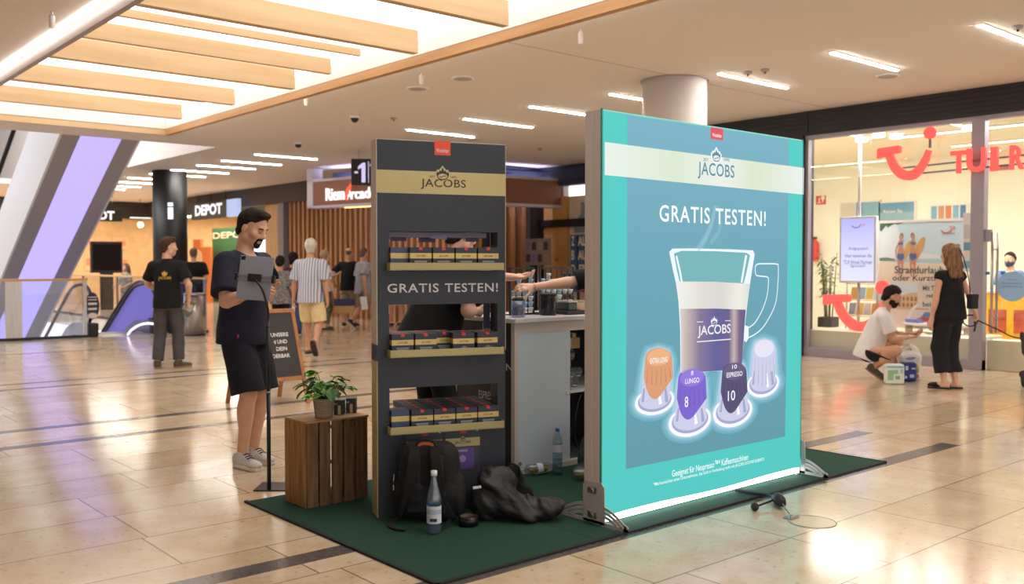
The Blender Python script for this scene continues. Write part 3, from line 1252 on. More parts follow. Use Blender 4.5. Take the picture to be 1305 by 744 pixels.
cbox('light_panel', (RX0, RY0, 3.885), (RX1, RY1, 3.91), M_COFFER)
cb = MB()
for lo, hi in (((RX0 - .0, RY0, 3.70), (RX0 + .03, RY1, 3.96)), ((RX1 - .03, RY0, 3.70), (RX1, RY1, 3.96)), ((RX0, RY0, 3.70), (RX1, RY0 + .03, 3.96)),
               ((RX0, RY1 - .03, 3.70), (RX1, RY1, 3.96))):
    cb.box((lo[0] - cx, lo[1] - cy, lo[2] - CZ), (hi[0] - cx, hi[1] - cy, hi[2] - CZ))
cb.build('inner_face', M_WHITE, cof)
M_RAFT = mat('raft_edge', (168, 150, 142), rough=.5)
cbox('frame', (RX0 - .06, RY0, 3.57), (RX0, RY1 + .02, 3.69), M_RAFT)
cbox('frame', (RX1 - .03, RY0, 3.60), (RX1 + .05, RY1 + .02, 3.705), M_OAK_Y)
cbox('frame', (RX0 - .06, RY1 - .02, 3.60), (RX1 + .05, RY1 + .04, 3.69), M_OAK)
cbox('light_strip', (RX0 - .11, RY0, 3.700), (RX0 - .085, RY1, 3.716), M_COVE)
cbox('light_strip', (RX1 + .052, RY0, 3.650), (RX1 + .062, RY1, 3.672), M_COVE)
for y, z0, w, x1 in ((2.6, 3.66, .08, .24), (4.55, 3.66, .08, .24), (6.80, 3.645, .09, .24), (8.28, 3.64, .10, .24), (9.42, 3.80, .05, .24), (10.10, 3.70, .07, .24), (10.98, 3.64, .10, .26), (12.72, 3.66, .10, .28),
                     (13.62, 3.80, .05, .34), (14.50, 3.66, .09, .34)):
    cbox('beam', (RX0 + .10, y, z0), (RX1 - x1, y + w, 3.885), M_OAK, bevel=.006)

# linear ceiling lights
yl = [2.42, 3.99, 5.56, 7.06, 8.86, 10.32, 11.88, 13.46, 18.55, 20.12, 21.40, 22.86, 24.2, 25.7, 27.2, 28.65, 29.9]
side = {0: 'nearest the camera', 1: 'at the right edge'}
proto = None
where = ['above the shop window, first of the row from the right', 'above the shop window, second of the row from the right', 'above the shop window, third from the right',
         'above the light box, next right of the white column', 'just left of the white column, half hidden by it', 'behind the top left corner of the light box', 'between the light box and the dark tower',
         'directly above the dark tower', 'first of the far row, right of the black column', 'second of the far row, right of the black column', 'third of the far row, right of the black column',
         'fourth of the far row, right of the black column', 'fifth of the far row, passing behind the black column', 'sixth of the far row, left of the black column', 'seventh of the far row, left of the black column',
         'eighth of the far row, beside the slanted escalator', 'last of the far row, a short glint beside the escalator']
for i, y in enumerate(yl):
    x0 = 9.38 if y < 9 else (9.22 if y < 14 else 8.85 - (y - 18.5) * .03)
    lb = 'slim white ceiling light strip ' + where[i]
    if proto is None:
        proto = thing('ceiling_light', lb, 'ceiling light', (x0 + .72, y, CZ), 0, 'linear ceiling lights')
        MB().box((-.73, -.032, -.012), (.73, .032, .004)).build('housing', M_WHITE, proto)
        MB().box((-.72, -.024, -.020), (.72, .024, -.010)).build('diffuser', M_LED, proto)
    else:
        copy_thing(proto, (x0 + .72, y, CZ), None, lb)

# small ceiling fittings
M_DARKDOME = mat('smoked_dome', (34, 32, 36), rough=.15)
M_VENT = mat('vent_grey', (176, 166, 164), rough=.6)
for nm, lab, px, py in (('ceiling_camera', 'dark dome camera on the ceiling right of the luminous panel', 452, 147), ('ceiling_camera', 'dark dome camera on the ceiling above the rows of far light strips', 380, 181)):
    p = gp(px, py, CZ)
    t = thing(nm, lab, 'camera', (p[0], p[1], CZ), 0)
    MB().lathe([(.085, 0), (.09, -.03), (.075, -.045)], seg=24).build('base', M_WHITE, t)
    MB().ball((0, 0, -.05), .062, 16, 10).build('dome', M_DARKDOME, t)
for i, (px, py, lab) in enumerate(((590, 99, 'round grey ceiling vent beside the edge of the luminous panel, right one'), (532, 112, 'round grey ceiling vent beside the edge of the luminous panel, left one'),
                                   (1131, 96, 'round grey ceiling vent by the light strips above the shop window'), (602, 177, 'small round ceiling vent above the dark tower, beside its light strip'))):
    p = gp(px, py, CZ)
    t = thing('ceiling_vent', lab, 'vent', (p[0], p[1], CZ), 0, 'round ceiling vents')
    MB().lathe([(.15, 0), (.15, -.012), (.13, -.018)], seg=32).build('rim', M_WHITE, t)
    MB().lathe([(.125, -.012), (.11, -.02), (.0, -.022)], seg=32, cap=False).build('grille', M_VENT, t)
for i, (px, py, lab) in enumerate(((740, 42, 'white ceiling spotlight hanging near the luminous panel, nearest the light box'), (537, 97, 'white ceiling spotlight hanging under the middle of the luminous panel edge'),
                                   (390, 126, 'white ceiling spotlight hanging near the far end of the panel edge'), (66, 20, 'white ceiling spotlight in the glow left of the luminous panel'))):
    p = gp(px, py - 5, CZ)
    t = thing('ceiling_spotlight', lab, 'spotlight', (p[0], p[1], CZ), 0, 'spotlights beside the luminous panel')
    MB().cyl((0, 0, -.03), .012, .03, 10).build('stem', M_WHITE, t)
    MB().lathe([(.022, -.15), (.026, -.14), (.026, -.04), (.018, -.03)], seg=16).build('lamp_head', M_WHITE, t)
for px, py, lab in ((623, 200, ''), (502, 150, 'above the dark tower'), (200, 170, ''), (688, 189, 'beside the light box'), (953, 91, 'between two light strips above the light box'), (975, 88, 'by the light strip above the light box'), (1297, 33, 'by the rightmost light strip')):
    if not lab:
        continue
    p = gp(px, py, CZ)
    t = thing('smoke_detector', 'small round smoke detector on the ceiling ' + lab, 'detector', (p[0], p[1], CZ), 0)
    MB().lathe([(.05, 0), (.05, -.02), (.03, -.035)], seg=20).build('housing', M_VENT, t)
    MB().cyl((0, 0, -.055), .012, .02, 10).build('sensor', M_DARKDOME, t)

# columns
struct(MB().lathe([(.405, 0), (.405, CZ)], (9.37, 7.74, 0), 64).build('column_white', M_COLUMN_W))
struct(MB().lathe([(.43, CZ - .012), (.43, CZ)], (9.37, 7.74, 0), 64).build('ceiling_trim_4', M_VENT))
struct(MB().lathe([(.41, 0), (.41, CZ)], (8.86, 23.35, 0), 48).build('column_black', M_BLACKM))
M_SIGNW = glow('sign_white', (250, 250, 255), 1.0)
isg = thing('info_sign', 'lit white letter i mounted on the black column', 'sign', (8.86 - .22, 23.35 - .36, 0))
ib = MB()
for (pa, pb) in (((221, 258), (227, 262.5)), ((221, 264), (227, 279))):
    A1 = dp(pa[0], pa[1], 23.0)
    B1 = dp(pb[0], pb[1], 23.0)
    ib.box((-.06, -.035, B1[2]), (.06, -.005, A1[2]), Matrix.Rotation(YAW - math.pi / 2, 4, 'Z'))
ib.build('letter', M_SIGNW, isg)
isg.location = (8.86 + _r[0] * .15 - math.cos(YAW) * .365, 23.35 + _r[1] * .15 - math.sin(YAW) * .365, 0)

# facade line of the shops, at x = 12.85
FX = 12.85
mb = MB()
mb.box((FX - .10, -4, 3.36), (FX + .25, 10.4, CZ))
for k in range(5):
    z = 3.40 + k * .066
    mb.box((FX - .115, -4, z), (FX - .09, 7.92, z + .045))
    mb.box((FX - .115, 7.94, z), (FX - .09, 10.4, z + .045))
struct(mb.build('wall_fascia_shop', M_FASCIA))
struct(bx('column_shop_corner', (FX - .12, 8.02, 0), (FX + .2, 8.32, 3.37), M_FASCIA))
M_FRAME = mat('window_frame_grey', (158, 150, 162), rough=.4, metal=.2)
M_GLASS = glass_mat('shop_glass', (250, 250, 248), .06)
mb = MB()
mb.box((FX - .05, 5.36, 3.30), (FX + .06, 8.02, 3.37))
mb.box((FX - .05, 5.36, 0), (FX + .06, 8.02, .13))
mb.box((FX - .06, 5.36, 0), (FX + .07, 5.53, 3.30))
mb.box((FX - .04, 7.97, .13), (FX + .05, 8.02, 3.30))
wf = struct(mb.build('window_1', M_FRAME))
bx('glass', (FX - .006, 5.53, .13), (FX + .006, 6.98, 3.30), M_GLASS, wf)
bx('glass', (FX - .006, 6.985, .13), (FX + .006, 7.97, 3.30), M_GLASS, wf)
mb = MB()
mb.box((FX - .05, 2.0, 3.30), (FX + .06, 5.36, 3.37))
mb.box((FX - .04, 4.02, .0), (FX + .05, 4.10, 3.30))
dr = struct(mb.build('door_1', M_FRAME))
bx('glass', (FX - .006, 4.10, .03), (FX + .006, 5.34, 3.28), M_GLASS, dr)
hb = MB()
for x in (FX - .07, FX + .09):
    hb.tube([(x, 5.24, .50), (x, 5.24, 1.82)], .017, 12)
for z in (.72, 1.6):
    hb.tube([(FX - .07, 5.24, z), (FX + .09, 5.24, z)], .010, 8)
hb.build('handle', M_STEEL, dr)
bx('closer', (FX - .05, 5.05, 2.62), (FX - .01, 5.30, 2.68), M_ALU, dr)
bx('lock', (FX - .03, 5.28, 1.70), (FX + .03, 5.36, 1.86), M_FRAME, dr)

# inside of the travel shop
M_CREAM = mat('cream_wall', (240, 240, 228), rough=.8)
mb = MB()
mb.box((18.0, 0, 0), (18.2, 11.7, 3.6))
mb.box((FX + .25, 11.5, 0), (18.2, 11.7, 3.6))
mb.box((FX - .02, 8.32, 0), (FX + .2, 11.7, 3.6))
mb.box((15.1, 4.45, 0), (18.0, 4.60, 3.5))
struct(mb.build('wall_shop_inside', M_CREAM))
struct(bx('ceiling_shop_inside', (FX + .25, 0, 3.46), (18.2, 11.7, 3.55), mat('cream_ceiling', (236, 232, 216), rough=.85)))
struct(bx('floor_shop_inside', (FX + .08, 0, -.04), (18.2, 11.7, .012), wood('shop_oak_floor', (206, 168, 118), (222, 186, 138), 3, (.4, 4, 1), .35)))
struct(bx('window_sill_shop', (FX + .09, 5.56, 0), (FX + 1.1, 8.0, .40), mat('sill_cream', (226, 220, 204), rough=.6), bevel=.01))
struct(bx('wall_plinth_shop', (FX + .09, 4.78, 0), (FX + .40, 5.36, .40), mat('sill_cream', (226, 220, 204), rough=.6), bevel=.01))

# recessed facade between the shop and the portal
mb = MB()
mb.box((15.5, 11.8, 0), (15.7, 17.0, 3.0))
struct(mb.build('wall_recess', mat('recess_cream', (224, 212, 186), rough=.7)))
mb = MB()
mb.box((15.35, 11.8, 3.25), (15.6, 16.95, CZ))
mb.box((12.9, 16.85, 3.25), (15.6, 17.05, CZ))
for k in range(5):
    z = 3.30 + k * .085
    mb.box((15.32, 11.8, z), (15.36, 16.85, z + .05))
    mb.box((12.9, 16.81, z), (15.35, 16.86, z + .05))
struct(mb.build('wall_fascia_recess', mat('fascia_blueblack', (44, 46, 66), rough=.5)))
# slatted timber wall
M_SLAT = wood('slat_oak', (168, 118, 72), (186, 136, 88), 4, (4, 4, .3))
M_SLATBACK = mat('slat_backing', (50, 42, 38), rough=.8)
struct(bx('wall_slat_backing', (13.10, 17.0, 0), (13.2, 24.9, CZ), M_SLATBACK))
struct(bx('wall_slat_backing_return', (13.1, 17.3, 0), (15.7, 17.4, CZ), M_SLATBACK))
mb = MB()
y = 17.05
while y < 24.8:
    mb.box((12.86, y, 0), (13.10, y + .10, 3.25))
    y += .255
struct(mb.build('wall_slats', M_SLAT))
mb = MB()
x = 12.9
while x < 15.1:
    mb.box((x, 17.0, 0), (x + .12, 17.25, 3.2))
    x += .34
struct(mb.build('wall_slats_return', M_SLAT))
struct(bx('column_dark_post', (15.2, 16.75, 0), (15.42, 17.0, 3.0), M_BLACKM))
struct(bx('wall_oak_panel', (15.42, 15.95, 0), (15.49, 16.75, 3.0), wood('oak_panel', (206, 158, 92), (216, 170, 104), 2, (3, 3, .3))))
struct(bx('beam_dark', (15.30, 12.0, 2.28), (15.48, 16.8, 2.46), M_BLACKM))
# far fascia and frame of the home store
mb = MB()
mb.box((12.72, 17.4, 3.18), (12.95, HALL_END, CZ))
mb.box((-14, HALL_END - .2, 3.10), (12.8, HALL_END, CZ))
struct(mb.build('wall_fascia_store', mat('fascia_brownblack', (62, 55, 54), rough=.6)))
struct(bx('column_grey_post', (12.75, 24.95, 0), (12.95, 25.30, 3.2), mat('post_grey', (126, 122, 130), rough=.5)))
struct(bx('column_oak_pier', (12.85, 25.35, 0), (13.2, 26.3, 3.2), wood('oak_pier', (190, 150, 104), (202, 162, 116), 3, (3, 3, .4))))
# ------------------------------------------------------------------ promotion stand: carpet, light box, tower
M_CARPET = mat('green_carpet', (27, 70, 53), rough=.95, noise=.22, nscale=260, bump=.6, bscale=420)
M_CARPETEDGE = mat('carpet_edge', (26, 30, 29), rough=.8)
ct = thing('carpet_mat', 'dark green carpet laid on the stone floor under the stand', 'carpet', (4.355, 4.25, 0))
MB().box((-1.945, -.945, .0005), (1.945, .935, .010)).build('pile', M_CARPET, ct)
for lo, hi in (((-1.96, -.965, .0003), (1.96, -.943, .012)), ((-1.962, -.965, .0003), (-1.942, .95, .012)), ((1.942, -.965, .0003), (1.962, .95, .012))):
    bx('edging', lo, hi, M_CARPETEDGE, ct)
for x in (-.95, .05, 1.0):
    bx('seam', (x, -.94, .0090), (x + .006, .93, .0104), M_CARPETEDGE, ct)

# ---- light box
LBX0, LBX1, LBY, LBH = 3.605, 5.500, 3.465, 2.205
LB = thing('light_box', 'tall turquoise backlit light box advertising free coffee tasting on aluminium feet', 'light box', (LBX0, LBY, .011))


def lb2(px, py):
    p = planeY(px, py, LBY)
    return (p[0] - LBX0, p[2] - .011)


M_TURQ = glow('print_turquoise', (88, 208, 202), .86)
M_TEAL = graded_glow('print_teal', [(0, (100, 166, 180)), (.55, (110, 178, 198)), (1, (128, 192, 214))], 2, 0.25, 2.2, .82)
M_BAND = graded_glow('print_band', [(0, (240, 248, 240)), (.3, (226, 240, 216)), (.55, (240, 246, 240)), (.72, (224, 236, 208)), (1, (240, 248, 244))], 0, 0, 1.9, .92)
M_PWHITE = glow('print_white', (244, 250, 252), .98)
M_PTEALTXT = glow('print_teal_ink', (96, 150, 170), .8)
M_PRED = glow('print_red', (232, 92, 104), .85)
mb = MB()
w = LBX1 - LBX0
for lo, hi in (((0, .004, .0), (.03, .125, LBH)), ((w - .03, .004, 0), (w, .125, LBH)), ((.03, .004, LBH - .03), (w - .03, .125, LBH)), ((.03, .02, .004), (w - .03, .125, .03))):
    mb.box(lo, hi)
for x in (-.003,):
    mb.box((x, .006, .0), (.002, .052, LBH))
    mb.box((x, .066, .0), (.002, .122, LBH))
mb.build('frame', M_ALU, LB)
bx('back_panel', (.03, .112, .03), (w - .03, .118, LBH - .03), M_WHITE, LB)
# fabric: hem lifts from the floor to the left, edge folds over the frame
fb = MB()
n = 30
vs, fs = [], []
for i in range(n + 1):
    t = i / n
    zb = .048 + .035 * math.exp(-((t - .16) / .2) ** 2) * 0 + .006 * math.sin(t * 9)
    for j, z in enumerate((zb, .12, .5, 1.2, LBH - .01, LBH + .004)):
        yy = -.002 - (.010 * (1 - j) if j < 1 else 0) + (.012 if j == 5 else 0)
        vs.append((t * w, yy, z))
for i in range(n):
    for j in range(5):
        a = i * 6 + j
        fs.append((a, a + 6, a + 7, a + 1))
fb.add(vs, fs, True)
fb.build('fabric', M_TURQ, LB, fix=False)
bx('fabric_edge', (-.004, -.004, .05), (.004, .006, LBH + .006), mat('turquoise_cloth', (52, 150, 142), rough=.7), LB)
bx('fabric_edge', (w - .002, -.004, .05), (w + .004, .03, LBH + .004), mat('turquoise_cloth', (52, 150, 142), rough=.7), LB)
bx('light_strip', (.05, -.001, .012), (w - .01, .016, .042), glow('lightbox_lamp', (240, 250, 255), 7.0), LB)

U3, V3 = (1, 0, 0), (0, 0, 1)


def lay(name, layers, m=None):
    """layers: (material, polygon in the plane of the print, layer number)"""
    b = MB()
    for mt, poly, k in layers:
        b.use(mt).flat(poly, (0, -.0034 - .0005 * k, 0), U3, V3)
    return b.build(name, None, LB, fix=False)


P = lb2
lay('print_field', [(M_TEAL, [P(797, 597.5), P(1000, 556), P(1005, 178), P(799, 147)], 0)])
lay('print_band', [(M_BAND, [P(770, 223), P(1023.5, 248), P(1024, 214), P(770, 181)], 1)])
lay('print_red_seal', [(M_PRED, [P(905, 177), P(921, 179), P(921, 164.5), P(905, 162)], 1)])
a = P(907, 174)
text('lettering', 'Wunderbar', (a[0], -.0045, a[1]), U3, V3, P(919, 174)[0] - a[0], .022, M_PWHITE, LB, bold=.01)
a, b = P(888.5, 227.5), P(935, 229)
text('lettering', 'JACOBS', (a[0], -.0050, a[1] - .0), U3, V3, b[0] - a[0], P(911, 206.5)[1] - P(911, 228)[1], M_PTEALTXT, LB, bold=.008, space=1.06)
a = P(912, 198.5)
crown(LB, (a[0], -.0050, a[1]), U3, V3, .098, M_PWHITE, M_PTEALTXT, .0005, M_BAND)
for s_, p0, p1 in (('SEIT', 895.5, 902), ('1895', 921, 929)):
    a, b = P(p0, 204), P(p1, 206)
    text('lettering', s_, (a[0], -.0050, a[1] - .005), U3, V3, b[0] - a[0], .018, M_PTEALTXT, LB, bold=.01)
a, b = P(839.5, 279.5), P(975, 287)
text('lettering', 'GRATIS TESTEN!', (a[0], -.0050, a[1] - .012), U3, V3, b[0] - a[0], P(905, 263)[1] - P(905, 283.5)[1], M_PWHITE, LB, bold=.012, space=1.14)
a, b = P(855.5, 608), P(952.5, 589)
text('lettering', 'Geeignet für Nespresso™* Kaffeemaschinen', (a[0], -.0050, a[1] - .01), U3, V3, b[0] - a[0], .052, M_PWHITE, LB, bold=.006)
a, b = P(832, 620), P(973, 592)
text('lettering', '*Markenzeichen eines Unternehmens, das nicht in Verbindung steht mit JACOBS DOUWE EGBERTS', (a[0], -.0050, a[1] - .002), U3, V3, b[0] - a[0], .026, M_PWHITE, LB, bold=.004)

# printed glass mug
M_MUGT = glow('print_glass_tint', (124, 190, 198), .82)
M_MUGLINE = glow('print_glass_line', (232, 244, 250), .95)
M_FOAM = graded_glow('print_foam', [(0, (248, 248, 244)), (.35, (228, 226, 218)), (.6, (222, 220, 216)), (.85, (246, 242, 232)), (1, (220, 226, 220))], 0, P(858, 370)[0], P(955, 370)[0], .93)
M_COFFEE = graded_glow('print_coffee', [(0, (236, 228, 226)), (.12, (206, 190, 186)), (.30, (140, 124, 164)), (.55, (98, 98, 164)), (.74, (110, 98, 150)), (.82, (208, 188, 190)), (.9, (128, 104, 140)), (1, (96, 92, 150))],
                        0, P(864, 420)[0], P(949, 420)[0], .85)
M_STEAM = glow('print_steam', (134, 188, 206), .82)
M_STEAM2 = glow('print_steam_core', (148, 196, 212), .82)


def strip_poly(pts, wd):
    L, Rr = [], []
    for i, p in enumerate(pts):
        a = pts[max(i - 1, 0)]
        b = pts[min(i + 1, len(pts) - 1)]
        dx, dz = b[0] - a[0], b[1] - a[1]
        q = math.hypot(dx, dz) or 1
        ww = wd[i] if isinstance(wd, (list, tuple)) else wd
        L.append((p[0] - dz / q * ww / 2, p[1] + dx / q * ww / 2))
        Rr.append((p[0] + dz / q * ww / 2, p[1] - dx / q * ww / 2))
    return L + Rr[::-1]


def smooth_pts(pts, n=6):
    out = []
    for i in range(len(pts) - 1):
        p0, p1, p2, p3 = pts[max(i - 1, 0)], pts[i], pts[i + 1], pts[min(i + 2, len(pts) - 1)]
        for k in range(n):
            t = k / n
            out.append(tuple(.5 * ((2 * p1[j]) + (p2[j] - p0[j]) * t + (2 * p0[j] - 5 * p1[j] + 4 * p2[j] - p3[j]) * t * t + (3 * p1[j] - p0[j] - 3 * p2[j] + p3[j]) * t ** 3) for j in range(len(p1))))
    out.append(pts[-1])
    return out


steam = [P(*q) for q in ((911, 262), (907, 282), (900, 300), (893, 312), (889, 322), (892, 338), (903, 356))]
steam2 = [P(*q) for q in ((914, 262), (917, 280), (915, 296), (905, 310))]
lay('print_steam', [(M_STEAM, strip_poly(smooth_pts(steam), [.03 + .001 * i for i in range(len(smooth_pts(steam)))]), 1),
                    (M_STEAM2, strip_poly(smooth_pts(steam), .022), 2), (M_STEAM, strip_poly(smooth_pts(steam2), .03), 1)])
outer = [P(*q) for q in ((852, 321), (857, 345), (861, 362), (864, 385), (866, 420), (866.5, 476), (944, 470.5), (948, 420), (951, 392), (955, 362), (961, 324), (959, 319), (930, 317.6), (880, 316.4), (856, 316.8))]
inner = [P(*q) for q in ((858, 323), (862, 345), (866, 362), (946, 365), (951, 345), (955, 325), (950, 322), (910, 320), (868, 319.5))]
foam = [P(*q) for q in ((860, 358.5), (863, 378), (865.5, 393.5), (910, 393), (949.5, 394.5), (952, 380), (954.5, 361.5), (910, 359))]
coffee = [P(*q) for q in ((865.5, 393.5), (867, 420), (867, 475), (905, 473), (944, 470), (947.5, 420), (949.5, 394.5), (910, 393))]
handle_o = smooth_pts([P(*q) for q in ((963, 351), (961.5, 345), (963.5, 337), (975, 336), (989, 336.5), (991, 340), (990.5, 362), (987, 388), (975, 412), (964, 424), (951, 431))])
handle_i = smooth_pts([P(*q) for q in ((963, 351), (970, 352), (977, 353), (978.5, 357), (977, 375), (971, 394), (962, 410), (954, 417), (950, 417))])
hl = [P(*q) for q in ((948, 414), (953, 416), (953, 431), (950, 436), (947, 434))]
base_sq = [P(*q) for q in ((868, 478), (870, 514), (942, 503), (943, 472))]
lay('print_mug', [(glow('print_mug_foot', (112, 186, 196), .82), base_sq, 1), (M_MUGLINE, outer, 2), (M_MUGT, inner, 3), (M_FOAM, foam, 4), (M_COFFEE, coffee, 4), (M_MUGLINE, strip_poly(handle_o, .008), 3),
                  (M_MUGLINE, strip_poly(handle_i, .008), 3), (M_MUGLINE, hl, 5),
                  (M_MUGLINE, strip_poly([P(950, 325), P(946, 348), P(944, 360)], .02), 5), (M_MUGLINE, strip_poly([P(861, 326), P(866, 348), P(868, 360)], .016), 5)])
a, b = P(888, 431), P(930, 428)
M_PCREAM = glow('print_cream', (236, 236, 236), .95)
text('lettering', 'JACOBS', (a[0], -.0068, a[1]), U3, V3, b[0] - a[0], P(909, 414)[1] - P(909, 429.5)[1], M_PCREAM, LB, bold=.012)
a = P(909, 409.5)
crown(LB, (a[0], -.0062, a[1] + .002), U3, V3, .075, M_COFFEE, M_PCREAM, .0005, M_COFFEE)
lay('print_mug_lines', [(M_PCREAM, strip_poly([P(887, 435.5), P(930.5, 432)], .006), 6), (M_PCREAM, strip_poly([P(887, 410), P(895, 410)], .004), 6), (M_PCREAM, strip_poly([P(923, 408.5), P(930, 408.5)], .004), 6)])


def ellp(cx_, cy_, rx, ry, n=32, rot=0):
    c = P(cx_, cy_)
    ex = P(cx_ + rx, cy_)[0] - c[0]
    ez = c[1] - P(cx_, cy_ + ry)[1]
    return [(c[0] + ex * math.cos(t) * math.cos(rot) - ez * math.sin(t) * math.sin(rot), c[1] + ex * math.cos(t) * math.sin(rot) + ez * math.sin(t) * math.cos(rot)) for t in [2 * math.pi * i / n for i in range(n)]]


M_HALO = [glow('print_halo_%d' % i, c, .85) for i, c in enumerate(((116, 178, 198), (126, 186, 206), (142, 198, 216), (172, 214, 234)))]
M_SILV = glow('print_silver', (206, 208, 236), .9)
M_SILV2 = glow('print_silver_shade', (168, 174, 212), .86)
M_SILVL = glow('print_silver_light', (240, 242, 255), .98)


def capsule(top, wt, fl, rx, ry, col, colt, name, txt=None, num=None, txt_w=0):
    """printed capsule: flange ellipse fl, crown at top"""
    m1 = glow('print_cap_' + name, col, .85)
    m2 = glow('print_cap_top_' + name, colt, .88)
    m3 = glow('print_cap_ridge_' + name, tuple(int(v * .90) for v in col), .84)
    tx, ty = top
    fx_, fy = fl
    L = []
    k = 1
    for i, g in enumerate((8, 6, 4, 2)):
        L.append((M_HALO[i], ellp(fx_, fy, rx + g, ry + g), k + .1 * i))
        body = [(tx - wt - g, ty + 14), (tx - wt * .7 - g * .8, ty + 3 - g * .7), (tx, ty - g), (tx + wt * .7 + g * .8, ty + 3 - g * .7), (tx + wt + g, ty + 14), (fx_ + rx * .86 + g, fy), (fx_ - rx * .86 - g, fy)]
        L.append((M_HALO[i], [P(*q) for q in body], k + .1 * i + .05))
    L.append((M_SILVL, ellp(fx_, fy, rx, ry), 2))
    L.append((M_SILV2, ellp(fx_, fy - 1, rx * .86, ry * .82), 2.5))
    L.append((M_SILV, ellp(fx_, fy - 3, rx * .80, ry * .74), 3))
    bl, br = (fx_ - rx * .76, fy - 1), (fx_ + rx * .76, fy - 3)
    cone = [(tx - wt, ty + 13)] + [(tx + wt * math.cos(t), ty + 13 - 13 * math.sin(t)) for t in [math.pi - math.pi * i / 12 for i in range(1, 12)]] + [(tx + wt, ty + 13), br, (fx_ + rx * .4, fy + 7), (fx_ - rx * .2, fy + 9), bl]
    L.append((M_SILV, [P(*q) for q in cone], 3.5))
    if name != 'white':
        cc = [(tx - wt, ty + 13)] + [(tx + wt * math.cos(t), ty + 13 - 13 * math.sin(t)) for t in [math.pi - math.pi * i / 12 for i in range(1, 12)]] + [(tx + wt, ty + 13)]
        cc += smooth_pts([(tx + wt + 1.2, ty + 38), (tx + wt * .45, ty + 53), (tx + wt * .0, ty + 63), (tx - wt * .42, ty + 65), (tx - wt * .82, ty + 57), (tx - wt - 2, ty + 38)], 4)
        L.append((m1, [P(*q) for q in cc], 4))
    L.append((m2, ellp(tx, ty + 12, wt * .86, 11), 5))
    for i in range(6):
        f = -.8 + i * .32
        x0, y0 = tx + wt * f, ty + 22 + 4 * (1 - f * f)
        x1, y1 = tx + wt * f * 1.12, y0 + (22 if name != 'white' else 34) * (1 - .35 * max(f, 0))
        L.append((m3, strip_poly([P(x0, y0), P(x1, y1)], [.003, .010]), 5))
    for f, wd_ in ((.58, .03), (-.62, .022)):
        L.append((M_SILV2, strip_poly([P(fx_ + rx * f * .92, fy - 16), P(fx_ + rx * f * 1.05, fy + 1)], [wd_ * .6, wd_]), 3.7))
    L.append((M_SILVL, strip_poly([P(fx_ + rx * .2, fy - 14), P(fx_ + rx * .28, fy + 4)], [.012, .03]), 3.8))
    lay('print_capsule', L)
    if txt:
        a = P(tx - txt_w / 2, ty + 18)
        b = P(tx + txt_w / 2, ty + 18)
        text('lettering', txt, (a[0], -.0066, a[1] - .01), U3, V3, b[0] - a[0], .030, M_SILVL, LB, bold=.01)
    if num:
        a = P(tx - wt * .55, ty + 50)
        b = P(tx - wt * .55 + 4.6 * len(num), ty + 50)
        text('lettering', num, (a[0], -.0066, a[1]), U3, V3, b[0] - a[0], .062, M_SILVL, LB, bold=.006)
        a = P(tx - 1.5 * len(num), ty + 9)
        b = P(tx + 1.5 * len(num), ty + 9)
        text('lettering', num, (a[0], -.0066, a[1]), U3, V3, b[0] - a[0], .026, M_SILVL, LB, bold=.01)


capsule((838.5, 443), 17, (834, 511), 24.5, 17.5, (226, 164, 122), (238, 182, 134), 'orange', 'EXTRA LONG', None, 22)
capsule((973, 432), 14.5, (972, 489), 20, 17, (208, 212, 240), (230, 232, 250), 'white')
capsule((881, 469), 17.5, (879, 536), 26.5, 20, (130, 108, 214), (150, 126, 226), 'violet', 'LUNGO', '8', 18)
capsule((935, 461), 15.5, (933.5, 524), 24.5, 20, (92, 86, 122), (108, 98, 128), 'dark', 'ESPRESSO', '10', 20)

# feet: slotted aluminium plates standing across the ends
M_FOOT = mat('foot_plate', (186, 180, 180), rough=.45)


def foot_plate(x, name='foot'):
    b = MB()
    out = [(-.185, .012), (-.185, .036), (-.02, .105), (-.02, .20), (.0, .225), (.085, .225), (.115, .20), (.115, .105), (.31, .052), (.325, .036), (.325, .016)]

    # web around three curved slots on either side, built from bars
    def pr(poly):
        b.prism(poly, (x, 0, 0), (0, 1, 0), (0, 0, 1), (1, 0, 0), .006)
    pr([(-.035, .006), (.125, .006), (.125, .10), (.125, .205), (.105, .228), (-.012, .228), (-.032, .205), (-.035, .10)])
    pr([(-.20, .004), (.335, .004), (.335, .022), (-.20, .022)])
    pr([(-.20, .004), (-.20, .032), (-.180, .040), (-.165, .004)])
    pr([(.335, .004), (.335, .040), (.315, .046), (.30, .004)])
    for s0, sg, L in ((-.03, -1, .16), (.12, 1, .20)):
        for k, (h, l) in enumerate(((.092, 1.0), (.068, .80), (.046, .58))):
            pts = []
            for i in range(7):
                t = i / 6
                pts.append((s0 + sg * L * l * t, .022 + (h - .016) * (1 - t ** 1.6)))
            for i in range(6):
                (y0, z0), (y1, z1) = pts[i], pts[i + 1]
                pr([(y0, z0 - .008), (y1, z1 - .008), (y1, z1 + .008), (y0, z0 + .008)])
    f_ = b.build(name, M_FOOT, LB)
    for z in (.178, .045):
        k = MB()
        for y in (.03, .075):
            k.box((x - .006, y - .008, z - .012), (x + .0005, y + .008, z + .020))
        k.cyl((x - .009, .052, z), .012, .012, 12, 'x').box((x - .004, .03, z - .003), (x, .075, z + .003))
        k.build('bolt', M_STEEL, f_)


foot_plate(-.010)
foot_plate(w + .005)

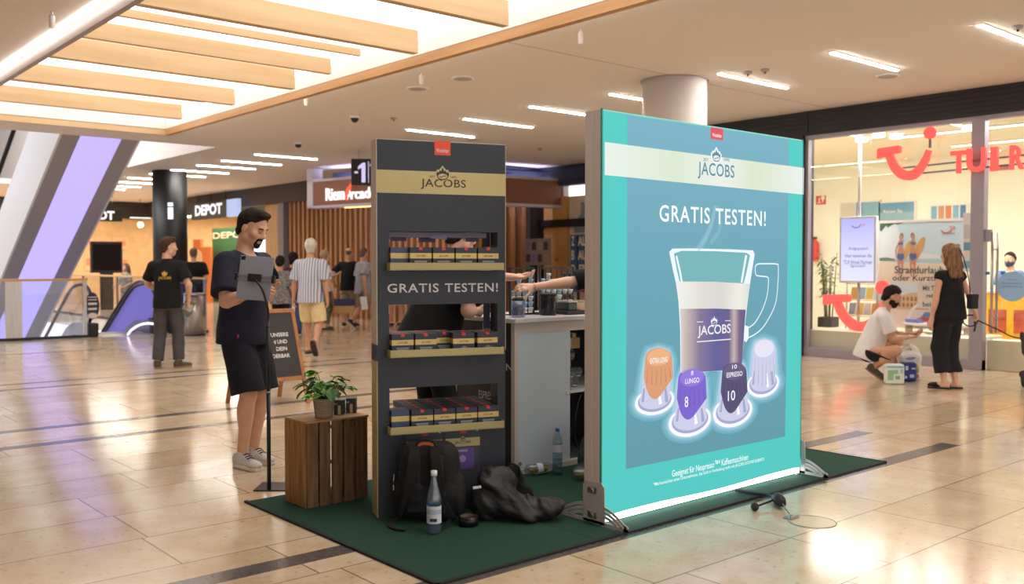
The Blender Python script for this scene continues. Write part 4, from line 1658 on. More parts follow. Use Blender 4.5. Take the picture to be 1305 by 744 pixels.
# ---- cable and floor socket in front of the light box
M_CABLE = mat('cable_black', (34, 36, 42), rough=.5)
cab = thing('power_cable', 'black power cable from under the light box ending in a rubber connector', 'cable', (4.72, 3.3, 0))
c0 = V(4.72, 3.3, 0)
pts = [V(4.765, 3.445, .024), V(4.77, 3.41, .022), V(4.775, 3.36, .022), V(4.79, 3.29, .023), V(4.80, 3.24, .024), V(4.78, 3.19, .024), V(4.755, 3.155, .036)]
MB().tube([p - c0 for p in smooth_pts([tuple(p) for p in pts])], .009, 10).tube([p - c0 + V(.02, .0, 0) for p in smooth_pts([tuple(p) for p in pts])], .007, 8).build('cord', M_CABLE, cab)
dd = unit(V(4.63, 3.02, 0) - V(4.755, 3.155, 0))
q0 = V(4.755, 3.155, .040) - c0
kb = MB()
kb.tube([q0, q0 + dd * .03, q0 + dd * .035, q0 + dd * .11, q0 + dd * .115, q0 + dd * .17], [.018, .026, .034, .034, .030, .020], 14)
kb.build('plug', mat('rubber_black', (30, 30, 34), rough=.6), cab)
kb = MB()
q1 = gp(962, 646, .022) - c0
kb.ball(q1 + V(0, 0, .002), .024, 16, 10)
kb.tube([q1, q0 + dd * .05], .006, 8)
kb.build('cap', mat('rubber_black', (30, 30, 34), rough=.6), cab)
MB().tube([q0 + dd * .165, q0 + dd * .22 + V(0, 0, -.012), q0 + dd * .31 + V(0, 0, -.018)], .004, 8).build('lead', mat('lead_brass', (150, 130, 100), rough=.4), cab)
sk = gp(1035, 665)
sock = thing('floor_socket', 'round stone-filled floor socket cover with an open metal flap', 'socket', (sk[0], sk[1], 0))
MB().lathe([(.128, .0008), (.128, .003), (.122, .003)], seg=40, cap=False).build('ring', mat('brass_ring', (160, 140, 104), rough=.3, metal=.7), sock)
MB().cyl((0, 0, .0008), .122, .0014, 40).build('cover', mat('socket_stone', (196, 178, 148), rough=.25, noise=.06, nscale=9), sock)
fl = gp(1008, 660) - V(sk[0], sk[1], 0)
fb = MB()
fb.box((fl[0] - .04, fl[1] - .028, .002), (fl[0] + .04, fl[1] + .028, .006))
fb.box((fl[0] - .04, fl[1] - .028, .006), (fl[0] + .04, fl[1] - .02, .022))
fb.box((fl[0] + .01, fl[1] - .02, .006), (fl[0] + .03, fl[1] + .015, .016))
fb.build('flap', M_STEEL, sock, bevel=.002)

# ---- cardboard tower
TA = R(-19.7)
TW = thing('display_tower', 'tall dark blue cardboard tower with gold band and three shelf openings', 'display stand', (2.79, 4.37, .011), TA)
TH, TD, TWD = 2.07, .12, .745
M_CARD = mat('card_navy', (44, 50, 62), rough=.5, noise=.04, nscale=30)
M_CARDEDGE = mat('card_edge', (196, 182, 170), rough=.7)
M_CARDIN = mat('card_inside', (70, 66, 88), rough=.7)
M_GOLD = mat('gold_print', (184, 170, 120), rough=.42, metal=.15, noise=.07, nscale=3)
M_GOLDDK = mat('gold_tray', (170, 160, 112), rough=.45, metal=.15, noise=.05, nscale=3)
M_REDSEAL = mat('red_seal', (226, 78, 56), rough=.5)
M_INK = mat('ink_navy', (42, 46, 58), rough=.5)
M_PALE = mat('ink_pale', (208, 206, 216), rough=.5)
holes = [(1.385, 1.572), (.91, 1.168), (.49, .708)]
HX0, HX1 = .062, .698
b = MB().use(M_CARD)
b.box((0, 0, 0), (HX0, TD, TH)).box((HX1, 0, 0), (TWD, TD, TH))
zz = [0, .46, .708, .88, 1.168, 1.355, 1.572, TH]
for i in (0, 2, 4, 6):
    b.box((HX0, 0, zz[i]), (HX1, TD, zz[i + 1]))
b.build('body', None, TW)
b = MB().use(M_CARDEDGE)
b.box((-.004, -.001, .95), (0, TD + .01, TH + .002)).box((TWD, -.001, .9), (TWD + .003, TD, TH)).box((-.004, .0, TH), (TWD + .003, TD, TH + .004))
b.use(M_GOLD).box((-.004, -.001, 0), (0, TD + .01, .86))
b.use(M_INK).box((-.0045, -.002, .86), (0, TD + .01, .95))
b.build('side_edge', None, TW)
bx('gold_band', (0, -.0015, 1.780), (TWD, 0, 1.905), M_GOLD, TW)
rs = MB().box((.325, -.002, 1.997), (.418, 0, TH)).box((.325, -.002, TH), (.418, TD * .6, TH + .0055))
rs = rs.build('red_seal', M_REDSEAL, TW)
UT, VT = (1, 0, 0), (0, 0, 1)
text('lettering', 'Wunderbar', (.335, -.0026, 2.012), UT, VT, .073, .022, M_PALE, TW, bold=.01)
text('lettering', 'JACOBS', (.246, -.0024, 1.806), UT, VT, .262, .058, M_INK, TW, bold=.008, space=1.04)
crown(TW, (.372, -.0024, 1.892), UT, VT, .088, M_GOLD, M_INK, .0005, M_GOLD)
text('lettering', 'SEIT', (.295, -.0024, 1.872), UT, VT, .034, .011, M_INK, TW)
text('lettering', '1895', (.418, -.0024, 1.872), UT, VT, .038, .011, M_INK, TW)
text('lettering', 'GRATIS', (.056, -.0014, 1.234), UT, VT, .292, .050, M_PALE, TW, bold=.012, space=1.1)
text('lettering', 'TESTEN!', (.384, -.0014, 1.234), UT, VT, .316, .050, M_PALE, TW, bold=.012, space=1.1)
for z0, z1 in holes:
    lip0 = z0 - .028
    b = MB()
    b.box((.052, -.075, lip0), (.712, -.069, lip0 + .042))
    b.box((.052, -.075, lip0), (.056, .0, lip0 + .042))
    b.box((.708, -.075, lip0), (.712, .0, lip0 + .042))
    b.box((.056, -.075, lip0), (.708, .46, lip0 + .004))
    b.build('shelf_tray', M_GOLDDK, TW)
    bx('side_flap', (HX0 + .0005, .0, z0 - .023), (HX0 + .004, .10, z1 - (.05 if .8 < z0 < 1.2 else .001)), M_CARDIN, TW)
    if z0 > .8:
        bx('side_flap', (HX1 - .042, .121, z0 + .108), (HX1 - .002, .126, z1 - .001), M_CARDIN, TW)
b = MB()
b.box((HX0 + .01, .02, 1.540), (HX1 - .06, .10, 1.568))
b.prism([(.30, 1.535), (.40, 1.528), (.40, 1.560), (.31, 1.552)], (0, .012, 0), UT, VT, (0, 1, 0), .004)
b.box((.10, .10, 1.520), (.19, .103, 1.545)).box((.26, .10, 1.515), (.36, .103, 1.54)).box((.54, .10, 1.52), (.62, .103, 1.542))
b.build('lining_flap', mat('card_lining', (96, 92, 118), rough=.6), TW)
# printed packs on the lower panel
M_VIOLETINK = mat('ink_violet', (92, 72, 140), rough=.5)
for k, (x0, x1) in enumerate(((.160, .368), (.385, .590))):
    b = MB().use(mat('card_navy_light', (60, 64, 76), rough=.5)).box((x0, -.001, .10), (x1, 0, .455))
    b.use(M_GOLD).box((x0, -.0015, .36), (x1, 0, .408))
    b.use(mat('red_print', (196, 64, 66), rough=.5)).box((x0 + .088, -.0018, .434), (x0 + .124, 0, .455))
    b.use(M_PALE).box((x1 - .022, -.0018, .444), (x1 - .010, 0, .456))
    b.use(M_VIOLETINK if k else M_INK).box((x0 + .034, -.0018, .232), (x1 - .034, 0, .352))
    b.build('printed_pack', None, TW)
    text('lettering', 'JACOBS', (x0 + .055, -.0024, .372), UT, VT, .095, .020, M_INK, TW, bold=.012)
    crown(TW, (x0 + .103, -.0022, .402), UT, VT, .032, M_GOLD, M_INK, .0004, M_GOLD)
    text('lettering', 'LUNGO' if k else 'ESPRESSO', (x0 + .07, -.0024, .330), UT, VT, .06, .012, M_PALE, TW, bold=.01)
    MB().cyl((x0 + .102, -.0026, .290), .020, .001, 20, 'y').build('printed_cup', M_PALE if not k else mat('ink_lilac', (150, 130, 190), rough=.5), TW)

# ---- boxes of capsules on the tower's shelves
M_BOXN = mat('box_navy', (40, 46, 60), rough=.45)
M_BOXN2 = mat('box_blue', (58, 72, 104), rough=.4)
M_BGOLD = mat('box_gold', (200, 176, 112), rough=.4, metal=.2)
M_BGREY = mat('box_grey_text', (150, 152, 162), rough=.5)
M_BRED = mat('box_red', (206, 58, 62), rough=.5)
BW, BD, BH = .122, .080, .122


def coffee_box(label, group, bw=BW, bd=BD, bh=BH, m=None, front=True, cups=False):
    t = thing('coffee_box', label, 'box', (0, 0, 0), 0, group)
    m = m or M_BOXN
    b = MB()
    z1, z2 = bh * .50, bh * .74
    b.use(m).box((-bw / 2, 0, 0), (bw / 2, bd, z1)).use(m).box((-bw / 2, 0, z2), (bw / 2, bd, bh))
    b.use(M_BGOLD).box((-bw / 2, 0, z1), (bw / 2, bd, z2))
    b.build('carton', None, t)
    if front:
        g = MB()
        g.use(M_BRED).box((-.010, -.0006, bh - .014), (.010, .0, bh)).box((-.010, -.0006, bh), (.010, bd * .55, bh + .0006))
        g.build('red_seal', None, t)
        text('lettering', 'JACOBS', (-.026, -.0007, z1 + .007), UT, VT, .052, .012, M_INK, t, bold=.01)
        if cups:
            c = MB()
            for x, r_, mm in ((-.036, .010, M_BRED), (-.018, .012, M_GOLDDK), (.004, .019, M_SOLE_TAN), (.03, .012, M_PALE), (-.052, .009, M_BRED)):
                c.use(mm).cyl((x, -.0012, .02 + r_ * .5), r_, .001, 16, 'y')
            c.build('printed_cups', None, t)
        else:
            for i in range(3):
                g2 = .036 - .004 * i
                if i == 0:
                    tb = MB()
                tb.use(M_BGREY).box((-g2, -.0006, .042 - i * .009), (g2, 0, .048 - i * .009))
            tb.box((-.012, -.0006, .006), (.012, 0, .013)).build('small_print', None, t)
    return t


ca, sa = math.cos(TA), math.sin(TA)


def tower_pt(x, y, z):
    return (2.79 + x * ca - y * sa, 4.37 + x * sa + y * ca, z + .011)


ordn = ['first', 'second', 'third', 'fourth', 'fifth']
protos = {}


def put_box(kind, x, y, z, label, group, rz=0.0):
    kw = dict(std={}, cups=dict(cups=True), back=dict(front=False), slim=dict(bw=.033, bd=.11, m=M_BOXN2, front=False))[kind]
    if kind not in protos:
        o = coffee_box(label, group, **kw)
        protos[kind] = o
    else:
        o = copy_thing(protos[kind], None, None, label, group)
    o.location = tower_pt(x, y, z)
    o.rotation_euler = (0, 0, TA + rz)


rows = ['front', 'second', 'third', 'fourth', 'fifth']
zt = 1.385 - .0235
for c in range(4):
    for r_ in range(2):
        put_box('std', .232 + .131 * c, -.05 + .10 * r_, zt, 'navy coffee box on the tower\'s top shelf, %s row, %s from the left' % (rows[r_], ordn[c]), 'coffee boxes on the top shelf')
for k in range(3):
    put_box('slim', .0865 + .0335 * k, -.02, zt, 'narrow blue coffee box standing edgeways on the top shelf, %s from the left' % ordn[k], 'narrow boxes on the top shelf')
zt = .91 - .0235
for c, x in enumerate((.130, .262)):
    for r_ in range(3):
        put_box('std', x, -.045 + .088 * r_, zt, 'navy coffee box on the tower\'s middle shelf, %s row, %s from the left' % (rows[r_], ordn[c]), 'coffee boxes on the middle shelf')
put_box('std', .388, .028, zt, 'navy coffee box set back beside the tilted one on the middle shelf', 'coffee boxes on the middle shelf')
put_box('std', .388, .137, zt, 'navy coffee box behind the set-back one on the middle shelf', 'coffee boxes on the middle shelf')
put_box('cups', .475, -.062, zt, 'tilted coffee box with printed cups on the middle shelf', 'coffee boxes on the middle shelf', R(-4))
put_box('std', .512, .05, zt, 'navy coffee box behind the tilted one on the middle shelf', 'coffee boxes on the middle shelf')
put_box('cups', .620, -.05, zt, 'coffee box with printed cups at the right end of the middle shelf', 'coffee boxes on the middle shelf', R(3))
put_box('std', .628, .055, zt, 'navy coffee box behind the right end box on the middle shelf', 'coffee boxes on the middle shelf')
zt = .49 - .0235
for c in range(4):
    for r_ in range(5):
        put_box('std', .238 + .129 * c, -.05 + .086 * r_, zt, 'navy coffee box on the tower\'s bottom shelf, %s row, %s from the left' % (rows[r_], ordn[c]), 'coffee boxes on the bottom shelf')
for k in range(3):
    put_box('slim', .0865 + .0335 * k, -.03, zt, 'narrow blue coffee box standing edgeways on the bottom shelf, %s from the left' % ordn[k], 'narrow boxes on the bottom shelf')
# ------------------------------------------------------------------ the man at the tablet stand
STAND = V(2.615, 5.33)
TAB_C = dp(325.5, 355, 5.83)
tm_loc, tm_face = (2.87, 6.18), (.50, -.866)
def tml(p):
    return tolocal(tm_loc, tm_face, p)
w_near = dp(321, 374, 6.12)
w_far = dp(343, 390, 6.16)
a_near, a_far = gp(300, 597), gp(318, 587)
nf = tml(a_near)
ff = tml(a_far)
MAN = person('man in navy t-shirt and black shorts tapping the tablet on the floor stand', tm_loc, tm_face, height=1.80, vox=.006,
             pelvis=(0, -.02, .935), lean=(0, .02), twist=R(-6), ank=((.085 * -1, -.01), (.10, .03)), yaw=(-12, -20),
             wr=(tml(w_far), tml(w_near)), pole=((-.6, -.4, -1), (.15, -.5, -1)), hdir=(V(tml(w_far + V(.10, -.12, .38))) - V(tml(w_far)), None), thumb=((.5, -.6, .2), (-.6, .2, 1)), curl=(.55, .45),
             head=(R(6), R(-25), 0), closed=True, skin=M_SKIN, bulk=1.04,
             top=dict(mat=M_NAVY, off=.020, hem=-.08, sleeve=.80, loose=.034, name='t_shirt', fold=.006),
             legs=dict(mat=M_NAVY2, to=.98, off=.022, flare=.028, name='shorts', waist=.03, fold=.007),
             shoes=dict(style='sneaker', mat=M_SHOE_W, sole=M_SOLE_W, sole_t=.030, laces=M_SOLE_DK),
             hair=dict(style='short', mat=M_HAIR_DK, th=.010, quiff=True, fold=.003), beard=dict(style='goatee', mat=M_HAIR_DK), face_detail=True)
# ------------------------------------------------------------------ counter and what stands on it
M_LAM = mat('laminate_white', (214, 220, 228), rough=.35)
M_LAMDOOR = mat('door_frosted', (206, 222, 236), rough=.3)
M_DARKIN = mat('cabinet_inside', (70, 70, 78), rough=.7)
CX0, CX1, CY0, CY1, CZT = 4.035, 5.35, 4.665, 5.33, 1.045
CT = thing('counter', 'white serving counter with aluminium frame and sliding door behind the dark tower', 'counter', (CX0, CY0, .011))


def cl(lo, hi):
    return [(p[0] - CX0, p[1] - CY0, p[2] - .011) for p in (lo, hi)]


def cbx(name, lo, hi, m, bevel=0.0, par=CT):
    a, b = cl(lo, hi)
    return bx(name, a, b, m, par, bevel)


cbx('worktop', (CX0 - .02, CY0 - .03, CZT - .030), (CX1, CY1 + .03, CZT), mat('worktop_white', (206, 204, 208), rough=.3), .004)
b = MB()
for lo, hi in (((CX0, CY0, .011), (CX0 + .035, CY0 + .035, CZT - .03)), ((CX0 + .035, CY0, CZT - .10), (CX1, CY0 + .03, CZT - .03)), ((CX0, CY0 - .012, .011), (CX1, CY0 + .03, .045)),
               ((CX1 - .03, CY0, .05), (CX1, CY0 + .03, CZT - .1)), ((CX0, CY1 - .035, .011), (CX0 + .035, CY1, CZT - .03))):
    b.box(*cl(lo, hi))
b.build('frame', M_ALU, CT)
b = MB()
for lo, hi in (((CX0 + .036, CY1 - .03, .05), (CX1, CY1, CZT - .03)), ((CX1 - .03, CY0 + .03, .05), (CX1, CY1 - .03, CZT - .03)), ((CX0 + .036, CY0 + .03, .02), (CX1 - .03, CY1 - .03, .05))):
    b.box(*cl(lo, hi))
b.build('carcass', M_DARKIN, CT)
cbx('side_panel', (CX0 + .006, CY0 + .036, .03), (CX0 + .02, CY1 - .036, CZT - .03), mat('panel_black', (42, 40, 46), rough=.4))
dr_ = cbx('door', (CX0 + .037, CY0 + .004, .048), (4.548, CY0 + .014, CZT - .10), M_LAMDOOR, .002)
b = MB()
p = planeY(723.5, 503, CY0)
b.cyl((p[0] - CX0, -.002, p[2]), .011, .008, 16, 'y')
b.build('lock', M_STEEL, dr_)
p = planeY(663, 591, CY0)
MB().cyl((p[0] - CX0, -.002, p[2] - .01), .014, .008, 16, 'y').build('lock', M_STEEL, dr_)
cbx('shelf', (4.50, CY0 + .05, .50), (CX1 - .03, CY1 - .03, .52), M_LAM)
M_SIDELET = mat('side_lettering', (206, 204, 206), rough=.5)


def side_txt(s, px0, px1, pyb, h):
    a, b_ = planeX(px0, pyb, CX0 + .005), planeX(px1, pyb, CX0 + .005)
    text('lettering', s, (.005, a[1] - CY0, a[2] - .011), (0, -1, 0), (0, 0, 1), abs(a[1] - b_[1]), h, M_SIDELET, CT, bold=.01)


side_txt('LUNGO', 615, 640, 420, .05)
side_txt('ESPRESSO', 610, 634, 507, .055)
side_txt('TESTEN', 612, 653, 468, .05)

# inside the open compartment: stacked tasting glasses, a carton, a yellow pack, a dark bag, a cable
M_CLEARG = glass_mat('tumbler_glass', (226, 232, 232), .18, .05, .12)
k = 0
for r_, (z, n_, x0) in enumerate(((.559, 3, 4.60), (.624, 3, 4.637), (.689, 2, 4.60), (.754, 2, 4.637))):
    for i in range(n_):
        t = thing('tumbler', 'clear tumbler lying in the counter\'s open compartment among stacked tumblers', 'glass', (x0 + .074 * i, CY0 + .16, z), 0, 'tumblers stacked in the counter')
        MB().lathe([(.0, .10), (.030, .10), (.036, 0), (.034, 0), (.028, .094), (.0, .094)], seg=18, ax='y', cap=False).build('tumbler_body', M_CLEARG, t)
        MB().lathe([(.028, .10), (.029, .104), (.0, .104)], seg=18, ax='y', cap=False).build('base', M_ALU, t)
ca_ = thing('carton', 'tan cardboard carton leaning in the counter above the tumblers', 'box', (4.66, CY0 + .20, .80), R(4))
MB().box((-.09, -.06, 0), (.12, .10, .075)).build('body', mat('cardboard', (176, 142, 100), rough=.8), ca_)
MB().box((-.02, -.0605, .0), (.03, .101, .0765)).build('tape', mat('parcel_tape', (196, 168, 120), rough=.3), ca_)
yp = thing('capsule_pack', 'small dark pack with yellow end lying on the carton in the counter', 'box', (4.66, CY0 + .19, .878), R(-8))
MB().box((-.10, -.03, 0), (.06, .08, .03)).build('body', M_BOXN, yp)
MB().box((.06, -.03, 0), (.09, .08, .03)).build('end', mat('pack_yellow', (206, 186, 70), rough=.5), yp)
cc_ = thing('loose_cable', 'black cable hanging down inside the open counter compartment', 'cable', (4.62, CY0 + .06, .06))
MB().tube(smooth_pts([(.10, .01, .42), (.06, 0, .36), (.02, -.01, .24), (.03, 0, .12), (.09, .01, .02), (.16, .02, .006)]), .006, 8).build('cord', M_CABLE, cc_)
cb_ = thing('shoulder_bag', 'dark green cloth bag on the carpet between counter and light box', 'bag', (4.60, 4.50, .012))
F = Field((-.2, -.2, 0), (.25, .2, .42), .009)
F.add(ell((.02, 0, .14), (.11, .07, .14)), .05).add(ell((.06, .01, .23), (.07, .06, .10)), .05).add(ell((-.06, -.02, .07), (.08, .06, .07)), .04).half((0, 0, .002), (0, 0, -1)).ripple(.010, 30, 4)
F.mesh('cloth_body', mat('bag_green', (42, 60, 62), rough=.8, noise=.15, nscale=20), cb_)
MB().tube(smooth_pts([(-.07, -.06, .13), (-.04, -.085, .20), (.03, -.08, .21), (.07, -.06, .14)]), .010, 8).build('strap', M_CABLE, cb_)

# bottles
M_PET = glass_mat('pet_plastic', (220, 232, 238), .10, .08, .07)
M_PETB = glass_mat('pet_blue', (206, 218, 240), .10, .06, .08)
M_WATER = glass_mat('water', (206, 222, 232), .05, .02, .03)
M_TEA = glass_mat('yellow_drink', (222, 190, 70), .05, .02, .25)
M_CAPB = mat('cap_blue', (60, 130, 190), rough=.4)
M_CAPW = mat('cap_white', (226, 226, 232), rough=.4)
M_LABEL = mat('bottle_label', (206, 214, 228), rough=.5)


def bottle(label, loc, prof, cap_r, cap_h, m, mcap, fill=None, fillm=None, lab=None, group=None, lie=None):
    """prof: list of (radius, height); lie = direction it lies along"""
    t = thing('bottle', label, 'bottle', loc, 0, group)
    MB().lathe(prof, seg=28, cap=False).build('bottle_body', m, t)
    top = prof[-1][1]
    cpb = MB().lathe([(0, top + cap_h), (cap_r, top + cap_h), (cap_r, top - .002), (0, top - .002)][::-1], seg=20, cap=False).build('cap', mcap, t)
    if fill and not lie:
        pf = [(max(r_ - .003, 0), z + .002) for r_, z in prof if z <= fill]
        pf.append((pf[-1][0], fill))
        MB().lathe([(0, pf[0][1])] + pf + [(0, fill)], seg=24, cap=False).build('liquid', fillm, t)
    if lab:
        r0, z0, z1 = lab
        lo = MB().lathe([(r0, z0), (r0, z1)], seg=28, cap=False).build('label', M_LABEL, t)
        if label.startswith('tall'):
            MB().box((-.018, -r0 - .0012, z0 + .012), (.018, -r0 + .004, z0 + .028)).build('print_block', M_INK, lo)
            cv = MB()
            for i in range(4):
                cv.lathe([(r0 + .0006, z0 + .05 + i * .006), (r0 + .0006, z0 + .0525 + i * .006)], seg=28, cap=False)
            cv.build('print_lines', mat('label_blue', (96, 130, 190), rough=.5), lo)
    if lie is not None:
        d = unit(lie)
        t.rotation_euler = Vector(d).to_track_quat('Z', 'Y').to_euler()
        if fill:
            # drink settled along the lower side
            MB().lathe([(0, .02), (fill, .03), (fill, .15), (0, .17)], (-0, 0, 0), 16, cap=False, sx=1, sy=1).build('liquid', fillm, t)
    return t


PETP = [(0, .004), (.026, .0), (.034, .008), (.035, .03), (.032, .05), (.035, .065), (.032, .085), (.035, .105), (.032, .125), (.035, .145), (.035, .20), (.030, .235), (.016, .265), (.0125, .275), (.0125, .29)]
b2 = gp(713, 607)
bt1 = bottle('clear plastic bottle with blue cap standing by the counter door', (b2[0], b2[1] + .02, .013), PETP, .0145, .018, M_PET, M_CAPB, .10, M_WATER, (.0356, .15, .20))
b3 = gp(672, 604)
bt2 = bottle('clear plastic bottle with yellow drink lying along the counter foot', (b3[0] - .07, b3[1] - .07, .013 + .036), [(0, .004), (.026, 0), (.036, .01), (.036, .16), (.030, .19), (.014, .215), (.0125, .23)], .0145, .015, M_PET, M_CAPW, .024, M_TEA, (.0365, .07, .11), None, (1, -.25, 0))
b3 = gp(700, 610)
bt3 = bottle('clear plastic bottle with yellow drink lying in front of the upright bottle', (b3[0] + .045, b3[1] - .17, .013 + .036), [(0, .004), (.026, 0), (.036, .01), (.036, .14), (.030, .17), (.014, .195), (.0125, .205)], .0145, .015, M_PET, M_CAPW, .022, M_TEA, None, None, (1, -.5, 0))
b3 = gp(737, 606)
bt4 = bottle('clear plastic bottle with green cap lying beside the light box frame', (b3[0] + .06, b3[1] + .02, .013 + .036), [(0, .004), (.026, 0), (.036, .01), (.036, .15), (.030, .18), (.014, .205), (.0125, .215)], .0145, .015, M_PET, mat('cap_green', (60, 160, 80), rough=.4), None, None, None, None, (-.8, -.6, 0))

# things on the worktop
TOPZ = CZT + .001
jar = thing('glass_jar', 'tall clear glass jar with dark lid on the counter under the hand', 'jar', (4.02, 4.86, TOPZ))
jp = planeY(656, 402, 4.80)
jar.location = (jp[0] + .03, 4.80, TOPZ)
MB().lathe([(0, .003), (.046, .0), (.048, .01), (.048, .11), (.044, .11), (.044, .012), (0, .012)], seg=28, cap=False).build('jar_body', M_PETB, jar)
MB().lathe([(0, .0125), (.043, .0125), (.043, .06), (0, .062)], seg=24, cap=False).build('contents', mat('jar_dark', (44, 42, 56), rough=.3), jar)
MB().lathe([(0, .135), (.03, .135), (.04, .125), (.047, .112), (.03, .111), (0, .111)][::-1], seg=28, cap=False).build('lid', M_BLACKM, jar)
can = thing('canister', 'black cylindrical canister with flat lid on the counter', 'canister', (0, 0, TOPZ))
jp = planeY(692, 402, 4.85)
can.location = (jp[0] + .035, 4.835, TOPZ)
MB().lathe([(.0, 0), (.056, .0), (.060, .006), (.060, .135), (.055, .14)], seg=32, cap=False).build('body', mat('canister_black', (26, 26, 34), rough=.25), can)
MB().lathe([(.063, .138), (.063, .152), (.02, .156), (0, .156)], seg=32, cap=True).build('lid', M_BLACKM, can)
MB().cyl((0, 0, .156), .012, .014, 14).build('knob', M_STEEL, can)
scm = thing('coffee_machine', 'low black coffee machine with green drip tray on the counter', 'coffee machine', (0, 0, TOPZ))
jp = planeY(727, 402, 4.80)
scm.location = (jp[0] + .02, 4.82, TOPZ)
MB().box((-.09, -.06, 0), (.10, .10, .028)).build('base', M_BLACKM, scm, .006)
MB().box((-.06, -.04, .028), (.03, .08, .085)).build('body', mat('machine_green', (52, 66, 58), rough=.4), scm, .008)
MB().box((-.062, -.042, .085), (.032, .082, .095)).build('lid', M_STEEL, scm, .003)
MB().cyl((.06, -.02, .028), .012, .008, 12).build('button', mat('button_red', (196, 66, 52), rough=.4), scm)
tub = thing('paper_tub', 'beige paper tub at the right end of the counter', 'tub', (0, 0, TOPZ))
jp = planeY(742, 402, 4.86)
tub.location = (jp[0] + .08, 4.93, TOPZ)
MB().lathe([(0, .002), (.05, 0), (.062, .085), (.058, .085), (.047, .006), (0, .006)], seg=28, cap=False).build('tub_body', mat('paper_beige', (206, 184, 154), rough=.7), tub)
MB().lathe([(.062, .082), (.065, .086), (.062, .09)], seg=28, cap=False).build('rim', mat('paper_beige', (206, 184, 154), rough=.7), tub)
M_CAPSW = mat('capsule_white', (216, 224, 230), rough=.35)
M_CAPSB = mat('capsule_blue', (150, 190, 214), rough=.35)
M_CAPSK = mat('capsule_black', (50, 50, 56), rough=.35)


def rack(label, px0, px1, y, cols, htop):
    a, b_ = planeY(px0, 402, y), planeY(px1, 402, y)
    t = thing('capsule_rack', label, 'rack', (a[0], y, TOPZ), 0, 'capsule racks on the counter')
    w_ = b_[0] - a[0]
    f = MB()
    for x in (0, w_):
        f.bar((x, 0, .0), (x, 0, htop), .012, .012, (0, 1, 0))
        f.bar((x, -.06, .004), (x, .06, .004), .012, .008)
    for z in (htop - .006, .006):
        f.bar((0, 0, z), (w_, 0, z), .012, .012)
    for i in range(1, len(cols)):
        x = w_ * i / len(cols)
        f.bar((x, 0, .0), (x, 0, htop), .006, .006, (0, 1, 0))
    f.build('frame', M_BLACKM, t)
    for i, (n_, mm) in enumerate(cols):
        x = w_ * (i + .5) / len(cols)
        rr = min(.020, w_ / len(cols) * .38)
        c = MB()
        for q in range(n_):
            z = .016 + q * .040
            c.use(mm if q % 2 == 0 else (M_CAPSB if mm is M_CAPSW else M_CAPSW)).lathe([(0, z), (rr * .6, z), (rr * .85, z + .022), (rr, z + .026), (rr, z + .034), (0, z + .036)], (x, 0, 0), 14, cap=False)
        c.build('capsule_column', None, t)
    return t


rack('black wire rack of white and blue capsules near the outstretched hand', 650, 680, 4.98, ((4, M_CAPSW), (7, M_CAPSW), (5, M_CAPSW), (7, M_CAPSW)), .335)
rack('black wire rack of black and white capsules behind the black canister', 688, 730, 5.06, ((6, M_CAPSW), (7, M_CAPSW), (5, M_CAPSB), (5, M_CAPSW), (7, M_CAPSK), (7, M_CAPSK)), .335)

# ---- crate, plant, boxes
M_CRATE = wood('crate_wood_shaded', (92, 66, 42), (128, 96, 64), 5, (9, 9, .7), .65)  # front slats: shade put into a darker wood colour
M_CRATET = wood('crate_wood_lit_top', (160, 122, 80), (186, 148, 102), 5, (.8, 9, 9), .6)  # same wood painted lighter for the light falling on top
M_CRATEL = wood('crate_wood_half_lit', (138, 98, 56), (164, 122, 74), 5, (9, 9, .7), .62)  # same wood, painted between the shaded front and lit top
CR = thing('wooden_crate', 'brown slatted wooden wine crate standing on end beside the dark tower', 'crate', (2.58, 4.79, .011))
cw, cdp, chh = .415, .275, .495
n = 5
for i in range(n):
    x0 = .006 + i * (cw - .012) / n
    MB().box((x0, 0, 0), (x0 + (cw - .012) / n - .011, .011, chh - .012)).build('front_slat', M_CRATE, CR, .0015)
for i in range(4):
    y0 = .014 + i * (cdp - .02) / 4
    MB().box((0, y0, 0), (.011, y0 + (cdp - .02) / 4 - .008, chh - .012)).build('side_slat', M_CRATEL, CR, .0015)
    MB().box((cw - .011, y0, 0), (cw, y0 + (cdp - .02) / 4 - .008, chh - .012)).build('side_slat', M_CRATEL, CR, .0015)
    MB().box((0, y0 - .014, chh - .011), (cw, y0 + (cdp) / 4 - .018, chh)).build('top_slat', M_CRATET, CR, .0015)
for i in range(4):
    z0 = .02
    x0 = .02 + i * .1
    MB().box((x0, cdp - .011, 0), (x0 + .07, cdp, chh - .012)).build('back_slat', M_CRATE, CR)
for x in (.012, cw - .032):
    for y in (.012, cdp - .032):
        MB().box((x, y, .003), (x + .02, y + .02, chh - .012)).build('corner_post', M_CRATE, CR)
for z in (.003, .235, chh - .055):
    MB().box((.012, .0115, z), (cw - .012, .022, z + .02)).build('rail', M_CRATE, CR)
ctop = .011 + chh + .001
pp = gp(413, 531, ctop)
PL = thing('potted_plant', 'leafy green pot plant in a woven basket on the wooden crate', 'plant', (pp[0], pp[1] + .0, ctop))


